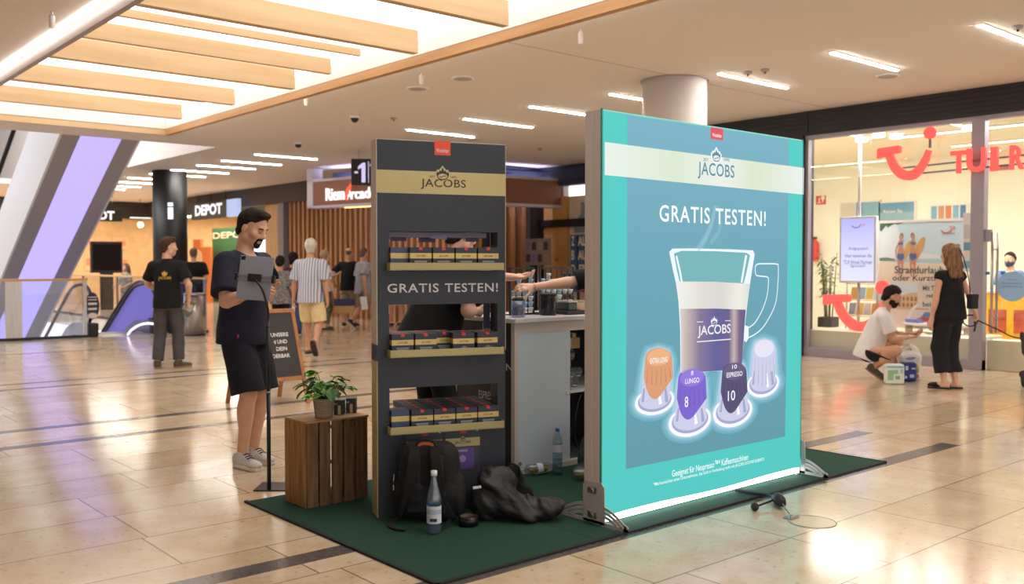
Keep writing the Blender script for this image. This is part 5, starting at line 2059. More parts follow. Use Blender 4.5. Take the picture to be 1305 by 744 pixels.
def weave(name, c1, c2):
    m = mat(name, c1, rough=.8)
    nt = m.node_tree
    tc = nt.nodes.new('ShaderNodeTexCoord')
    br = nt.nodes.new('ShaderNodeTexBrick')
    br.inputs['Scale'].default_value = 1
    br.inputs['Brick Width'].default_value = .018
    br.inputs['Row Height'].default_value = .008
    br.inputs['Mortar Size'].default_value = .0014
    br.inputs['Color1'].default_value = rgb(*c1)
    br.inputs['Color2'].default_value = rgb(*c2)
    br.inputs['Mortar'].default_value = rgb(*(int(v * .6) for v in c1))
    uvm = nt.nodes.new('ShaderNodeVectorMath')
    sp = nt.nodes.new('ShaderNodeSeparateXYZ')
    at = nt.nodes.new('ShaderNodeMath')
    at.operation = 'ARCTAN2'
    ml = nt.nodes.new('ShaderNodeMath')
    ml.operation = 'MULTIPLY'
    ml.inputs[1].default_value = .06
    cbn = nt.nodes.new('ShaderNodeCombineXYZ')
    nt.links.new(tc.outputs['Object'], sp.inputs[0])
    nt.links.new(sp.outputs[0], at.inputs[0])
    nt.links.new(sp.outputs[1], at.inputs[1])
    nt.links.new(at.outputs[0], ml.inputs[0])
    nt.links.new(ml.outputs[0], cbn.inputs[0])
    nt.links.new(sp.outputs[2], cbn.inputs[1])
    nt.links.new(cbn.outputs[0], br.inputs['Vector'])
    nt.links.new(br.outputs['Color'], nt.nodes['Principled BSDF'].inputs['Base Color'])
    bp = nt.nodes.new('ShaderNodeBump')
    bp.inputs['Strength'].default_value = .8
    bp.inputs['Distance'].default_value = .004
    nt.links.new(br.outputs['Fac'], bp.inputs['Height'])
    bp.invert = True
    nt.links.new(bp.outputs[0], nt.nodes['Principled BSDF'].inputs['Normal'])
    return m


pb = MB()
prof = []
for i in range(15):
    z = i * .0077
    prof.append((.050 + .014 * (i / 14) + (.002 if i % 2 else 0), z))
prof += [(.063, .112), (.056, .112), (.054, .09), (0, .09)]
pb.lathe([(0, 0)] + prof, seg=36, cap=False)
pb.build('basket', weave('woven_basket', (196, 178, 152), (170, 150, 126)), PL)
MB().lathe([(0, .100), (.057, .100)], seg=24, cap=False).build('soil', mat('soil', (52, 40, 30), rough=.95, noise=.3, nscale=60), PL)
M_LEAF = mat('leaf_green', (66, 122, 54), rough=.42, noise=.28, nscale=14)
M_LEAFL = mat('leaf_light_green', (122, 174, 74), rough=.42, noise=.2, nscale=14)


def leaf_into(mb, base, d, up, L, W, droop=.35, lobes=True, cup=.12):
    """broad lobed leaf grown from base along d; a folded, drooping surface with thickness"""
    d, up = unit(d), unit(up)
    sd = unit(np.cross(d, up))
    up = np.cross(sd, d)
    n_ = 7
    vs, fs = [], []
    for i in range(n_ + 1):
        t = i / n_
        wv_ = W * (math.sin(math.pi * min(t * .92 + .08, 1)) ** .7)
        if lobes:
            wv_ *= 1 - .28 * (0.5 + .5 * math.cos(t * 6.28 * 2.4)) * (0 < i < n_)
        c = base + d * L * t - V(0, 0, 1) * droop * L * t * t
        for j in (-1, -.5, 0, .5, 1):
            vs.append(c + sd * wv_ * j + up * (abs(j) * cup * W * 2))
    for i in range(n_):
        for j in range(4):
            a = i * 5 + j
            fs.append((a, a + 1, a + 6, a + 5))
    mb.add(vs, fs, True)


rng = random.Random(5)
fol, fol2, stm = MB(), MB(), MB()
for i in range(40):
    az = rng.uniform(0, 6.283)
    el_ = rng.uniform(.45, 1.4)
    L = rng.uniform(.05, .13)
    dirv = V(math.cos(az) * math.cos(el_), math.sin(az) * math.cos(el_), math.sin(el_))
    b0 = V(math.cos(az) * .02, math.sin(az) * .02, .10)
    tip = b0 + dirv * L * 1.0 + V(0, 0, .01)
    stm.tube([b0, b0 + dirv * L * .5 + V(0, 0, .02), tip], .0022, 5)
    d = unit(V(math.cos(az), math.sin(az), rng.uniform(-.5, .35)))
    (fol2 if rng.random() < .36 else fol).use(M_LEAFL if False else M_LEAF)
    leaf_into(fol2 if i % 3 == 0 else fol, tip, d, V(0, 0, 1), rng.uniform(.052, .075), rng.uniform(.030, .042), rng.uniform(.1, .6))
for az, el_, L in ((2.4, 1.25, .175), (2.9, 1.2, .165), (2.0, 1.3, .16), (.2, 1.0, .15), (5.6, .5, .15), (-2.6, .3, .14)):
    dirv = V(math.cos(az) * math.cos(el_), math.sin(az) * math.cos(el_), math.sin(el_))
    tip = V(0, 0, .10) + dirv * L
    stm.tube([(0, 0, .10), tip * .6 + V(0, 0, .05), tip], .0024, 5)
    for k in (-.8, 0, .8):
        leaf_into(fol2, tip, V(math.cos(az + k), math.sin(az + k), .1), V(0, 0, 1), .064, .036, .4)
fol2.m, fol2.mi = [], [0] * len(fol2.f)
fol.m, fol.mi = [], [0] * len(fol.f)
tag(fol.build('foliage', M_LEAF, PL, fix=False))
fol2.build('foliage', M_LEAFL, PL, fix=False)
stm.build('stems', M_LEAF, PL)

M_BOXG = mat('box_darkgreen', (26, 44, 44), rough=.45)


def green_box(label, px, py, rz, hh):
    p = gp(px, py, ctop)
    t = thing('coffee_box', label, 'box', (p[0], p[1], ctop), rz, 'dark boxes beside the plant')
    b = MB()
    b.use(M_BOXG).box((-.030, 0, 0), (-.006, .06, hh)).box((.012, 0, 0), (.030, .06, hh)).box((-.006, 0.001, .0), (.012, .06, hh))
    b.build('carton', None, t)
    MB().box((-.006, -.001, .0), (.010, .002, hh * .62)).build('gold_panel', M_BGOLD, t)
    MB().box((-.028, -.0008, hh * .68), (-.010, .002, hh * .8)).build('print_line', M_BGREY, t)
    return t


green_box('dark green coffee box with gold panel beside the plant, left one', 432, 528, R(-38), .085)
green_box('dark green coffee box with gold panel beside the plant, right one', 445, 526, R(-38), .085).location.x += .012

# ---- tablet stand
SRZ = YAW - math.pi / 2
sp_ = gp(343, 625)
TS = thing('tablet_stand', 'black floor stand with square base and gooseneck holding the tablet clamp', 'stand', (sp_[0], sp_[1], 0), SRZ)
M_STAND = mat('stand_black', (28, 28, 32), rough=.4)
MB().box((-.095, -.02, 0), (.19, .20, .008)).build('base', mat('stand_base', (66, 62, 68), rough=.35, metal=.4), TS, .003)
sd_ = 5.80


def stl(px, py, d):
    """world point at a pixel and depth in the stand's own frame"""
    p = dp(px, py, d) - V(sp_[0], sp_[1], 0)
    c, s_ = math.cos(-SRZ), math.sin(-SRZ)
    return V(p[0] * c - p[1] * s_, p[0] * s_ + p[1] * c, p[2])


sd0 = float(np.dot(V(sp_[0], sp_[1], 0) - _c, _f))
ptop = stl(342.5, 416, sd0 + .05)
MB().cyl((0, .0, .008), .0125, .60, 16).build('pole', M_STAND, TS)
MB().cyl((0, .0, .608), .0140, .010, 16).build('collar', M_STEEL, TS)
MB().cyl((0, .0, .618), .0105, ptop[2] - .618, 16).build('pole', M_STAND, TS)
tcl = stl(325.5, 355, sd0 + .10)
gpts = [(0, 0, ptop[2]), tuple(stl(342.5, 405, sd0 + .03)), tuple(stl(340, 388, sd0 + .01)), tuple(stl(335.5, 372, sd0 + .0)), tuple(stl(330, 362, sd0 + .02)), tuple(tcl + V(0, -.03, 0))]
MB().tube(smooth_pts(gpts), .0075, 10).build('gooseneck', M_STAND, TS)
tilt = R(-4.5)
Mx = Matrix.Translation(Vector(tcl)) @ Matrix.Rotation(R(-10), 4, 'X') @ Matrix.Rotation(tilt * -1, 4, 'Y')
b = MB()
b.box((-.042, -.030, -.022), (.042, -.012, .026), Mx)
b.build('clamp', M_STAND, TS, .003)
b = MB()
for z in (.014, -.012):
    b.box((-.108, -.022, z - .003), (.108, -.014, z + .003), Mx)
b.build('clamp_arm', M_STEEL, TS)
for s_ in (-1, 1):
    MB().box((s_ * .117 - .010, -.024, -.024), (s_ * .117 + .010, .008, .026), Mx).build('clamp_grip', M_STAND, TS, .003)
TB = thing('tablet', 'slate grey tablet held upright in the floor stand in front of the man', 'tablet', (sp_[0], sp_[1], 0), SRZ)
M_TAB = mat('tablet_grey', (146, 150, 168), rough=.4, metal=.1)
b = MB()
b.box((-.106, -.011, -.138), (.106, -.0045, .142), Mx)
b.build('back_shell', M_TAB, TB, .003)
b = MB()
b.box((-.103, -.0044, -.135), (.103, -.003, .139), Mx)
b.build('screen', glow('tablet_screen', (150, 160, 180), .5), TB)
b = MB()
b.box((-.100, -.0125, .112), (-.074, -.0111, .137), Mx)
cmp_ = b.build('camera_block', mat('camera_black', (24, 24, 28), rough=.2), TB, .002)
for x, z in ((-.094, .131), (-.081, .119)):
    c = Mx @ Vector((x, -.0135, z))
    MB().ball(tuple(c), .0042, 10, 8).build('lens', mat('lens_brown', (80, 56, 48), rough=.1), cmp_)
ab = MB().ball((0, 0, 0), .006, 12, 8, (1, .12, 1.1))
ab.v = [tuple(Mx @ (Vector(p) + Vector((0, -.0112, .085)))) for p in ab.v]
ab.build('logo', M_STEEL, TB)

# ---- A-board
def W2(lat, d):
    return V(_r[0] * lat + math.cos(YAW) * d, _r[1] * lat + math.sin(YAW) * d, 0)


fB, fD, fC, fA = gp(326.5, 521.5), gp(393, 513.5), gp(356, 505.5), gp(290, 513.5)
AO = (fB + fD + fC + fA) / 4
AB = thing('a_board', 'wooden framed blackboard A-board with white writing behind the tablet man', 'sign', tuple(AO))
M_FRW = wood('aboard_wood', (158, 104, 62), (176, 122, 76), 5, (6, 6, .6), .45)
M_BOARD = mat('blackboard', (56, 54, 54), rough=.6)
TZ = .945
tD = (fD + fC) / 2 + V(0, 0, TZ)
tB = (fB + fA) / 2 + V(0, 0, TZ)
uB = unit(fD - fB)
inw = .045


def panel(f0, f1, t0, t1, front):
    nrm = unit(np.cross(f1 - f0, (t0 + t1) / 2 - (f0 + f1) / 2))
    up0, up1 = unit(t0 - f0), unit(t1 - f1)
    shrink = uB * .022
    for a, c, s_ in ((f0, t0, 1), (f1, t1, -1)):
        q = MB()
        q.bar(a - AO + V(0, 0, .0), c - AO + shrink * s_ * .7, .042, .020, tuple(nrm))
        q.build('leg', M_FRW, AB, .002)
    for h in (.27, .98):
        p0 = f0 + (t0 - f0) * h - AO
        p1 = f1 + (t1 - f1) * h - AO
        q = MB()
        q.bar(p0, p1, .040, .020, tuple(nrm))
        q.build('rail', M_FRW, AB, .002)
    q = MB()
    A_ = [f0 + (t0 - f0) * .28, f1 + (t1 - f1) * .28, f1 + (t1 - f1) * .97, f0 + (t0 - f0) * .97]
    vs = [p - AO - nrm * .004 for p in A_] + [p - AO + nrm * .004 for p in A_]
    q.add(vs, [(0, 1, 2, 3), (7, 6, 5, 4), (0, 4, 5, 1), (1, 5, 6, 2), (2, 6, 7, 3), (3, 7, 4, 0)])
    bo = q.build('board', M_BOARD, AB)
    return nrm, A_


nr, A_ = panel(fB, fD, tB, tD, True)
panel(fA, fC, tB + unit(fA - fB) * .03, tD + unit(fA - fB) * .03, False)
if nr @ (V(0, 0, 0) - AO) < 0:
    nr = -nr
wl = np.linalg.norm(A_[1] - A_[0])
upv = unit((A_[3] - A_[0]) + (A_[2] - A_[1]))
cen = (A_[0] + A_[1]) / 2
M_CHALK = mat('chalk_white', (226, 224, 226), rough=.7)
LH = np.linalg.norm(A_[3] - A_[0])
for i, (s_, fr) in enumerate((('TESTE UNSERE', .74), ('SORTEN UND', .64), ('FINDE DEIN', .58), ('WUNDERBAR', .66))):
    ww = wl * fr * .86
    o_ = cen - uB * ww / 2 + upv * LH * (.625 - .107 * i) + nr * .006 - AO
    text('lettering', s_, tuple(o_), tuple(uB), tuple(upv), ww, .041, M_CHALK, AB, bold=.022)

# ---- bags at the foot of the tower
M_PACK = mat('nylon_black', (22, 22, 25), rough=.75, noise=.15, nscale=40, bump=.25, bscale=260)
M_PACK2 = mat('mesh_black', (34, 34, 38), rough=.85, noise=.2, nscale=120, bump=.3, bscale=400)
bpc = gp(543, 668)
BP = thing('backpack', 'black backpack with orange inside loop leaning against the dark tower', 'backpack', (bpc[0] - .01, bpc[1] - .02, .0145), SRZ + R(-6))
F = Field((-.24, -.14, -.02), (.24, .24, .56), .006)
ax = [V(1, 0, 0), unit(V(0, 1, .06)), unit(V(0, -.06, 1))]
F.add(rbox((0, .07, .215), (.160, .085, .215), .075, ax), .02)
F.add(rbox((0, .10, .19), (.150, .06, .18), .055, ax), .03)
F.add(ell((-.165, .07, .13), (.03, .06, .11)), .03).add(ell((.165, .07, .13), (.03, .06, .11)), .03)
F.half((0, 0, .002), (0, 0, -1)).ripple(.006, 26, 2).ripple(.002, 70, 5).half((0, 0, .002), (0, 0, -1))
F.mesh('body', M_PACK, BP)
F = Field((-.2, -.12, 0), (.2, .1, .5), .006)
for s_ in (-1, 1):
    F.add(rbox((s_ * .062, -.022, .245), (.034, .016, .13), .014), .01)
F.add(rbox((0, -.012, .13), (.105, .014, .075), .012), .015)
F.ripple(.002, 60, 5)
F.mesh('back_padding', M_PACK2, BP)
for s_ in (-1, 1):
    sp1 = smooth_pts([(s_ * .055, -.02, .415), (s_ * .060, -.055, .36), (s_ * .075, -.060, .26), (s_ * .10, -.055, .15), (s_ * .135, -.04, .06), (s_ * .15, -.01, .03)])
    q = MB()
    for i in range(len(sp1) - 1):
        q.bar(sp1[i], tuple(V(sp1[i + 1]) + unit(V(sp1[i + 1]) - V(sp1[i])) * .003), .052 if i < 16 else .026, .010, (0, -1, .1))
    q.build('shoulder_strap', M_PACK, BP)
q = MB()
hp_ = smooth_pts([(-.055, -.012, .405), (-.045, -.018, .44), (0, -.02, .452), (.045, -.018, .44), (.055, -.012, .405)])
q.tube(hp_, .008, 8)
q.build('grab_handle', M_PACK, BP)
MB().tube(smooth_pts([(-.045, -.010, .405), (-.03, -.012, .425), (0, -.012, .43), (.03, -.012, .425), (.045, -.010, .405)]), .009, 8).build('loop', mat('orange_webbing', (196, 104, 52), rough=.7), BP)
for pts_, nm in (([(-.15, .0, .03), (-.19, -.03, .012), (-.18, -.09, .004), (-.14, -.14, .004), (-.08, -.165, .004)], 'webbing'), ([(.13, -.02, .03), (.12, -.06, .008), (.10, -.12, .004), (.085, -.15, .004)], 'webbing')):
    sm2 = smooth_pts(pts_)
    q = MB()
    for i in range(len(sm2) - 1):
        q.bar(sm2[i], sm2[i + 1], .022, .004)
    q.build(nm, M_PACK, BP)
MB().tube([(-.185, .03, .25), (-.187, .03, .19)], .004, 6).box((-.19, .026, .165), (-.184, .034, .192)).build('zip_puller', M_STEEL, BP)

btl = gp(545, 676)
bottle('tall clear water bottle with white cap and pale label before the backpack', (btl[0] - .02, btl[1] - .085, .011), [(0, .006), (.028, .0), (.037, .006), (.038, .02), (.036, .05), (.036, .145), (.038, .15), (.038, .175), (.034, .20), (.022, .245), (.0135, .285), (.013, .30)],
       .0165, .024, M_PETB, M_CAPW, .19, M_WATER, (.0385, .055, .145)).rotation_euler = (0, 0, SRZ)
tp = gp(590, 670)
tpo = thing('tape_roll', 'black roll of adhesive tape lying between backpack and jacket', 'tape', (tp[0] + .01, tp[1] - .035, .011))
MB().lathe([(.044, .0), (.054, .0), (.054, .05), (.044, .05), (.044, .0)], seg=32, cap=False).build('tape', mat('tape_black', (24, 22, 24), rough=.3), tpo)
MB().lathe([(.040, .001), (.044, .001), (.044, .049), (.040, .049), (.040, .001)], seg=32, cap=False).build('core', mat('tape_core', (96, 70, 62), rough=.7), tpo)

jk = gp(625, 668)
JK = thing('jacket', 'crumpled black rain jacket with pale patch in a heap on the carpet', 'jacket', (jk[0] + .10, jk[1] - .005, .011), SRZ)
F = Field((-.32, -.2, -.02), (.36, .3, .42), .006)
F.add(ell((-.06, .06, .13), (.11, .10, .15)), .05).add(ell((-.12, .0, .09), (.07, .08, .10)), .05).add(ell((.02, .0, .08), (.13, .09, .085), [unit(V(1, 0, -.5)), V(0, 1, 0), unit(V(.5, 0, 1))]), .05)
F.add(ell((.15, -.02, .045), (.12, .08, .05)), .04).add(ell((.24, .01, .05), (.075, .07, .05)), .03).add(ell((-.02, .06, .22), (.08, .06, .05)), .04)
F.add(cap((-.10, -.03, .20), (.06, -.06, .06), .03, .04), .04).add(cap((-.02, -.05, .17), (.14, -.08, .03), .03, .035), .03)
F.half((0, 0, .002), (0, 0, -1)).ripple(.016, 21, 9, (1, 1, .8)).ripple(.009, 48, 4, (1, .7, 1)).ripple(.004, 105, 6).half((0, 0, .002), (0, 0, -1))
F.mesh('cloth', mat('rain_cloth', (34, 33, 37), rough=.5, noise=.15, nscale=12, bump=.3, bscale=60), JK)
MB().box((.215, -.062, .035), (.265, -.054, .085), Matrix.Rotation(R(-12), 4, 'X')).build('patch', mat('patch_taupe', (128, 108, 98), rough=.7), JK)
MB().box((-.145, -.075, .205), (-.100, -.068, .218), Matrix.Rotation(R(-8), 4, 'Y')).build('white_tag', M_WHITE_T, JK)
JB = thing('cloth_bag', 'small black cloth bag slumped between jacket and tower', 'bag', (jk[0] + .29, jk[1] + .135, .011), SRZ)
F = Field((-.16, -.16, -.02), (.16, .16, .36), .006)
F.add(rbox((-.01, .0, .12), (.075, .045, .12), .035, [unit(V(1, 0, .35)), V(0, 1, 0), unit(V(-.35, 0, 1))]), .03).add(ell((.05, -.01, .06), (.06, .06, .07)), .04).half((0, 0, .002), (0, 0, -1)).ripple(.010, 34, 3).ripple(.005, 80, 5).half((0, 0, .002), (0, 0, -1))
F.mesh('cloth', M_BLACK, JB)
MB().tube(smooth_pts([(-.06, -.03, .23), (-.03, -.06, .27), (.02, -.06, .25), (.03, -.04, .19)]), .006, 6).build('strap', M_PACK, JB)
# ------------------------------------------------------------------ the travel shop behind the glass
UX, VX = (0, -1, 0), (0, 0, 1)


def rectX(px0, py0, px1, py1, x):
    """y/z extent, on the plane x, of a pixel rectangle: y high (left), y low (right), z low, z high"""
    a, b = planeX(px0, py0, x), planeX(px1, py1, x)
    c, d = planeX(px0, py1, x), planeX(px1, py0, x)
    return a[1], b[1], (b[2] + c[2]) / 2, (a[2] + d[2]) / 2


def txtX(s, px0, px1, py0, py1, x, m, par, bold=.01, depth=0.0):
    yl_, yr, z0, z1 = rectX(px0, py0, px1, py1, x)
    o = par.location
    return text('lettering', s, (x - o.x, yl_ - o.y, z0 - o.z), UX, VX, yl_ - yr, z1 - z0, m, par, depth=depth, bold=bold)


M_TUIRED = glow('sign_red', (246, 84, 78), 1.15, .6)
M_TUIREDF = glow('sign_red_side', (206, 50, 48), .7, .6)


def smile(label, px, x, letters_par=None):
    """T-shaped smile sign: bar, curved mouth, stalk and ball. px maps the sign's own corners"""
    (bx0, by0), (bx1, by1), ball, br_ = px
    yl_, yr, z0, z1 = rectX(bx0, by0, bx1, by1, x)
    W_, H_ = yl_ - yr, z1 - z0
    t = thing('smile_sign', label, 'sign', (x, yl_, z0))

    def Q(u, v):
        return (0, -u * W_, v * H_)
    c = MB()
    # T bar
    c.prism([(u * W_, v * H_) for u, v in ((0, .50), (0, .67), (.02, .70), (.38, .72), (.41, .69), (.41, .60), (.38, .57), (.27, .565), (.10, .52))], (-.03, 0, 0), UX, VX, (1, 0, 0), .06)
    pts = [(.20, .60), (.25, .44), (.33, .28), (.44, .16), (.55, .12), (.66, .15), (.76, .26), (.84, .42), (.89, .58)]
    wd = [.15, .17, .18, .19, .19, .18, .15, .13, .10]
    sp1 = smooth_pts([(p[0], p[1], w_) for p, w_ in zip(pts, wd)], 4)
    poly = strip_poly([(p[0] * W_, p[1] * H_) for p in sp1], [p[2] * H_ * .95 for p in sp1])
    k = len(sp1)
    for i in range(k - 1):
        q = [poly[i], poly[i + 1], poly[2 * k - 2 - i], poly[2 * k - 1 - i]]
        c.prism(q, (-.03, 0, 0), UX, VX, (1, 0, 0), .06)
    c.build('smile', M_TUIRED, t)
    d = MB()
    a, b_ = Q(.90, .62), Q(*ball)
    d.bar((.01, a[1], a[2]), (.01, b_[1], b_[2]), .03, .02, (1, 0, 0))
    d.build('stalk', mat('stalk_grey', (120, 104, 104), rough=.5), t)
    e = MB()
    e.lathe([(br_ * .9 * H_, -.03), (br_ * H_, -.02), (br_ * H_, .02), (br_ * .9 * H_, .03)], (0, b_[1], b_[2]), 28, 'x')
    e.build('ball', M_TUIRED, t)
    return t


sm1 = smile('big red lit smile sign on rails high across the shop window', ((1119, 166), (1192, 232), (.90, .90), .115), FX - .14)
sm2 = smile('big red lit smile sign standing on the sill inside the shop window', ((1050, 356), (1136, 424), (.87, .86), .13), FX + .30)
sl = sm2.location
MB().cyl((0, -.5 * (rectX(1050, 356, 1136, 424, FX + .3)[0] - rectX(1050, 356, 1136, 424, FX + .3)[1]), .40 - sl.z), .02, .12, 10).build('foot', M_STEEL, sm2)
# lettering of the shop sign
LS = thing('shop_sign_lettering', 'red lit letters of the travel shop name on rails across glass and post', 'sign', (FX - .14, 5.9, 2.6))
for ch, x0, x1, y0, y1 in (('T', 1213.5, 1233, 192.5, 221), ('U', 1234, 1258, 189, 219), ('I', 1264.5, 1273, 187.5, 218), ('R', 1289, 1306, 185, 216), ('e', 1312, 1330, 191, 214)):
    txtX(ch, x0, x1, y0, y1, FX - .14, M_TUIRED, LS, bold=.022, depth=.06).name = 'letter'
rl = MB()
for py_, py2 in ((214, 201), (223, 212)):
    a, b_ = planeX(1150, py_, FX - .09), planeX(1330, py2 - 6, FX - .09)
    rl.bar(a - V(LS.location), b_ - V(LS.location), .014, .022)
rl.build('rail', mat('rail_grey', (120, 116, 126), rough=.4, metal=.5), LS)

# lit screen hanging from a white pole
x = FX + .55
yl_, yr, z0, z1 = rectX(1071.5, 276, 1117, 360.5, x)
SCN = thing('display_screen', 'portrait lilac display screen on a pole inside the shop window', 'screen', (x, (yl_ + yr) / 2, z0))
hw, hh = (yl_ - yr) / 2, z1 - z0
MB().box((-.03, -hw, 0), (.05, hw, hh)).build('housing', mat('screen_white', (222, 222, 228), rough=.4), SCN, .006)
bx('screen', (-.033, -hw + .03, .03), (-.0305, hw - .03, hh - .03), graded_glow('screen_lilac', [(0, (226, 226, 255)), (.5, (214, 214, 255)), (1, (176, 176, 255))], 2, 0, 1.0, 1.1), SCN)
MB().cyl((.02, 0, hh), .025, 3.46 - z0 - hh, 14).build('pole', M_WHITE, SCN)
MB().cyl((.02, 0, .41 - z0), .022, z0 - .41, 14).build('pole', M_STEEL, SCN)
MB().cyl((.02, 0, .401 - z0), .14, .012, 20).build('foot', M_STEEL, SCN)
M_LILACINK = glow('screen_ink', (120, 118, 206), .7)
for s_, a0, a1, b0, b1 in (('Aufgepasst!', 1081, 1106, 314.5, 319.5), ('Hier kommen die', 1077, 1111, 323.5, 328), ('TUI Hotel Partner', 1075, 1112, 331.5, 336.5), ('Specials!', 1084, 1103, 336.5, 341.5)):
    txtX(s_, a0, a1, b0, b1, x - .034, M_LILACINK, SCN, .012)
txtX('TUI', 1096, 1102, 285, 288, x - .034, glow('screen_red', (220, 90, 130), .8), SCN)
q = MB()
c_ = planeX(1091, 286, x - .034) - V(SCN.location)
q.flat(strip_poly([(.07 * math.cos(a), .05 * math.sin(a)) for a in [math.pi * (1.05 + .9 * i / 10) for i in range(11)]], .018), tuple(c_), UX, VX)
q.build('logo', M_LILACINK, SCN, fix=False)

# beach poster
x = FX + .95
yl_, yr, z0, z1 = rectX(1122, 283, 1225.5, 416, x)
PO = thing('beach_poster', 'large poster of two women with surfboards on a beach', 'poster', (x, yl_, z0))
PW, PH = yl_ - yr, z1 - z0


def pol(par, name, layers, dx):
    b_ = MB()
    for mt, poly, k in layers:
        b_.use(mt).flat([(u * PW, v * PH) for u, v in poly], (-.012 - .0012 * k, 0, 0), UX, VX)
    return b_.build(name, None, par, fix=False)


def pm_(n, c):
    return mat('poster_' + n, c, rough=.7)


bx('board', (-.011, -PW, -.0), (.015, 0, PH), pm_('paper', (226, 222, 214)), PO)
fr = MB()
for lo, hi in (((-.02, -PW - .03, PH), (.02, .03, PH + .04)), ((-.02, -PW - .03, -.03), (.02, .03, 0)), ((-.02, 0, 0), (.02, .03, PH)), ((-.02, -PW - .03, 0), (.02, -PW, PH))):
    fr.box(lo, hi)
fr.build('frame', M_WHITE, PO)
lg = MB()
lg.box((-.012, -PW + .2, .40 - z0), (.012, -PW + .24, 0)).box((-.012, -.24, .40 - z0), (.012, -.20, 0))
lg.build('post', M_STEEL, PO)
ridge = [(i / 20, .62 + .015 * math.sin(i * 1.7) + .02 * (i < 6)) for i in range(21)]


def ell2(cx_, cy_, a, b_, rot=0, n=20):
    return [(cx_ + a * math.cos(t) * math.cos(rot) - b_ * math.sin(t) * math.sin(rot) * PH / PW, cy_ + (a * math.cos(t) * math.sin(rot) * PW / PH + b_ * math.sin(t) * math.cos(rot))) for t in [6.283 * i / n for i in range(n)]]


sky_b, sea_, sand, sand2, sky2 = pm_('sky', (196, 220, 234)), pm_('sea', (170, 206, 214)), pm_('sand', (230, 214, 188)), pm_('sand2', (206, 182, 150)), pm_('sky2', (196, 220, 232))
L = [(pm_('cloud', (222, 232, 238)), [(0, .52), (1, .52), (1, 1), (0, 1)], 0), (sky_b, [(.35, .72), (1, .66), (1, 1), (.2, 1)], 1), (sea_, [(0, .62), (1, .60), (1, .645), (0, .655)], 1),
     (sand, [(0, .42), (1, .42), (1, .615), (.5, .60), (0, .63)], 2), (pm_('treeline', (110, 128, 110)), [(0, .63), (.2, .63), (.19, .65), (.1, .665), (0, .66)], 2),
     (sky2, [(0, .16), (1, .16), (1, .42), (0, .42)], 2),
     (pm_('palm', (70, 104, 74)), [(0, 1), (.30, 1), (.24, .985), (.18, .992), (.10, .955), (.08, .98), (.02, .92), (0, .93)], 3)]
pol(PO, 'printed_scene', L, 0)
sk, bk, hr_ = pm_('tan', (196, 142, 108)), pm_('bikini', (66, 96, 156)), pm_('hair', (122, 84, 58))
brd = pm_('surfboard', (206, 160, 96))


def woman(cx_, cy_, m_):
    S_ = 1.0
    X_ = lambda u: cx_ + u * S_ * m_
    return [(sk, [(X_(-.040), cy_ + .02), (X_(-.046), cy_ + .09), (X_(-.026), cy_ + .16), (X_(-.028), cy_ + .22), (X_(-.014), cy_ + .235), (X_(.014), cy_ + .235), (X_(.03), cy_ + .22), (X_(.026), cy_ + .16), (X_(.042), cy_ + .09),
                  (X_(.034), cy_ - .02), (X_(.022), cy_ - .12), (X_(.006), cy_ - .12), (X_(.008), cy_ + .0), (X_(-.006), cy_ + .0), (X_(-.01), cy_ - .11), (X_(-.028), cy_ - .11)], 5),
            (bk, [(X_(-.044), cy_ + .055), (X_(-.042), cy_ + .10), (X_(.040), cy_ + .10), (X_(.042), cy_ + .055), (X_(0), cy_ + .03)], 6),
            (bk, [(X_(-.030), cy_ + .185), (X_(-.028), cy_ + .21), (X_(.030), cy_ + .21), (X_(.028), cy_ + .185)], 6),
            (sk, [(X_(-.028), cy_ + .22), (X_(-.07), cy_ + .14), (X_(-.062), cy_ + .06), (X_(-.052), cy_ + .06), (X_(-.054), cy_ + .14), (X_(-.022), cy_ + .19)], 5),
            (sk, ell2(cx_, cy_ + .262, .022, .028), 6), (hr_, ell2(cx_ + .006 * m_, cy_ + .272, .024, .028), 5.5)]


pol(PO, 'printed_women', [(brd, ell2(.49, .74, .16, .036, R(66)), 4)] + woman(.27, .60, 1) + woman(.42, .60, -1) + [(brd, ell2(.345, .73, .12, .03, R(70)), 4)], 0)
M_PINK = pm_('ink', (52, 66, 86))
txtX('Strandurlaub', 1140, 1203, 339, 348.5, x - .022, M_PINK, PO, .014)
txtX('oder Kurztrip', 1137.5, 1203, 350.5, 360, x - .022, M_PINK, PO, .014)
txtX('TUI', 1210, 1217, 288, 292.5, x - .022, pm_('red', (220, 80, 76)), PO, .02)
txtX('Live Happy', 1201, 1217, 296, 299, x - .022, M_PINK, PO)
q = MB()
c_ = planeX(1206, 292, x - .022) - V(PO.location)
q.flat(strip_poly([(.075 * math.cos(a), .055 * math.sin(a)) for a in [math.pi * (1.05 + .9 * i / 10) for i in range(11)]], .02), tuple(c_), UX, VX)
q.build('logo', pm_('red', (220, 80, 76)), PO, fix=False)
col_ = [(pm_('stone', (206, 180, 140)), [(.22, .16), (.22, .26), (.30, .30), (.42, .325), (.62, .33), (.62, .16)], 4)]
for r_ in range(2):
    for i in range(7):
        u = .25 + i * .05
        col_.append((pm_('arch', (140, 108, 78)), [(u, .185 + r_ * .06), (u, .215 + r_ * .06), (u + .014, .228 + r_ * .06), (u + .028, .215 + r_ * .06), (u + .028, .185 + r_ * .06)], 5))
car = [(pm_('carwhite', (236, 238, 238)), [(.34, .02), (.36, .10), (.42, .18), (.50, .235), (.60, .25), (.60, .23), (.52, .215), (.45, .165), (.40, .09), (.39, .02)], 6),
       (pm_('carred', (206, 70, 60)), [(.42, .05), (.50, .085), (.80, .085), (.86, .05)], 6), (pm_('carblue', (90, 130, 176)), [(.52, .085), (.58, .14), (.68, .14), (.72, .085)], 5.5),
       (pm_('carbody', (232, 228, 216)), [(.30, 0), (.32, .05), (1, .05), (1, 0)], 6)]
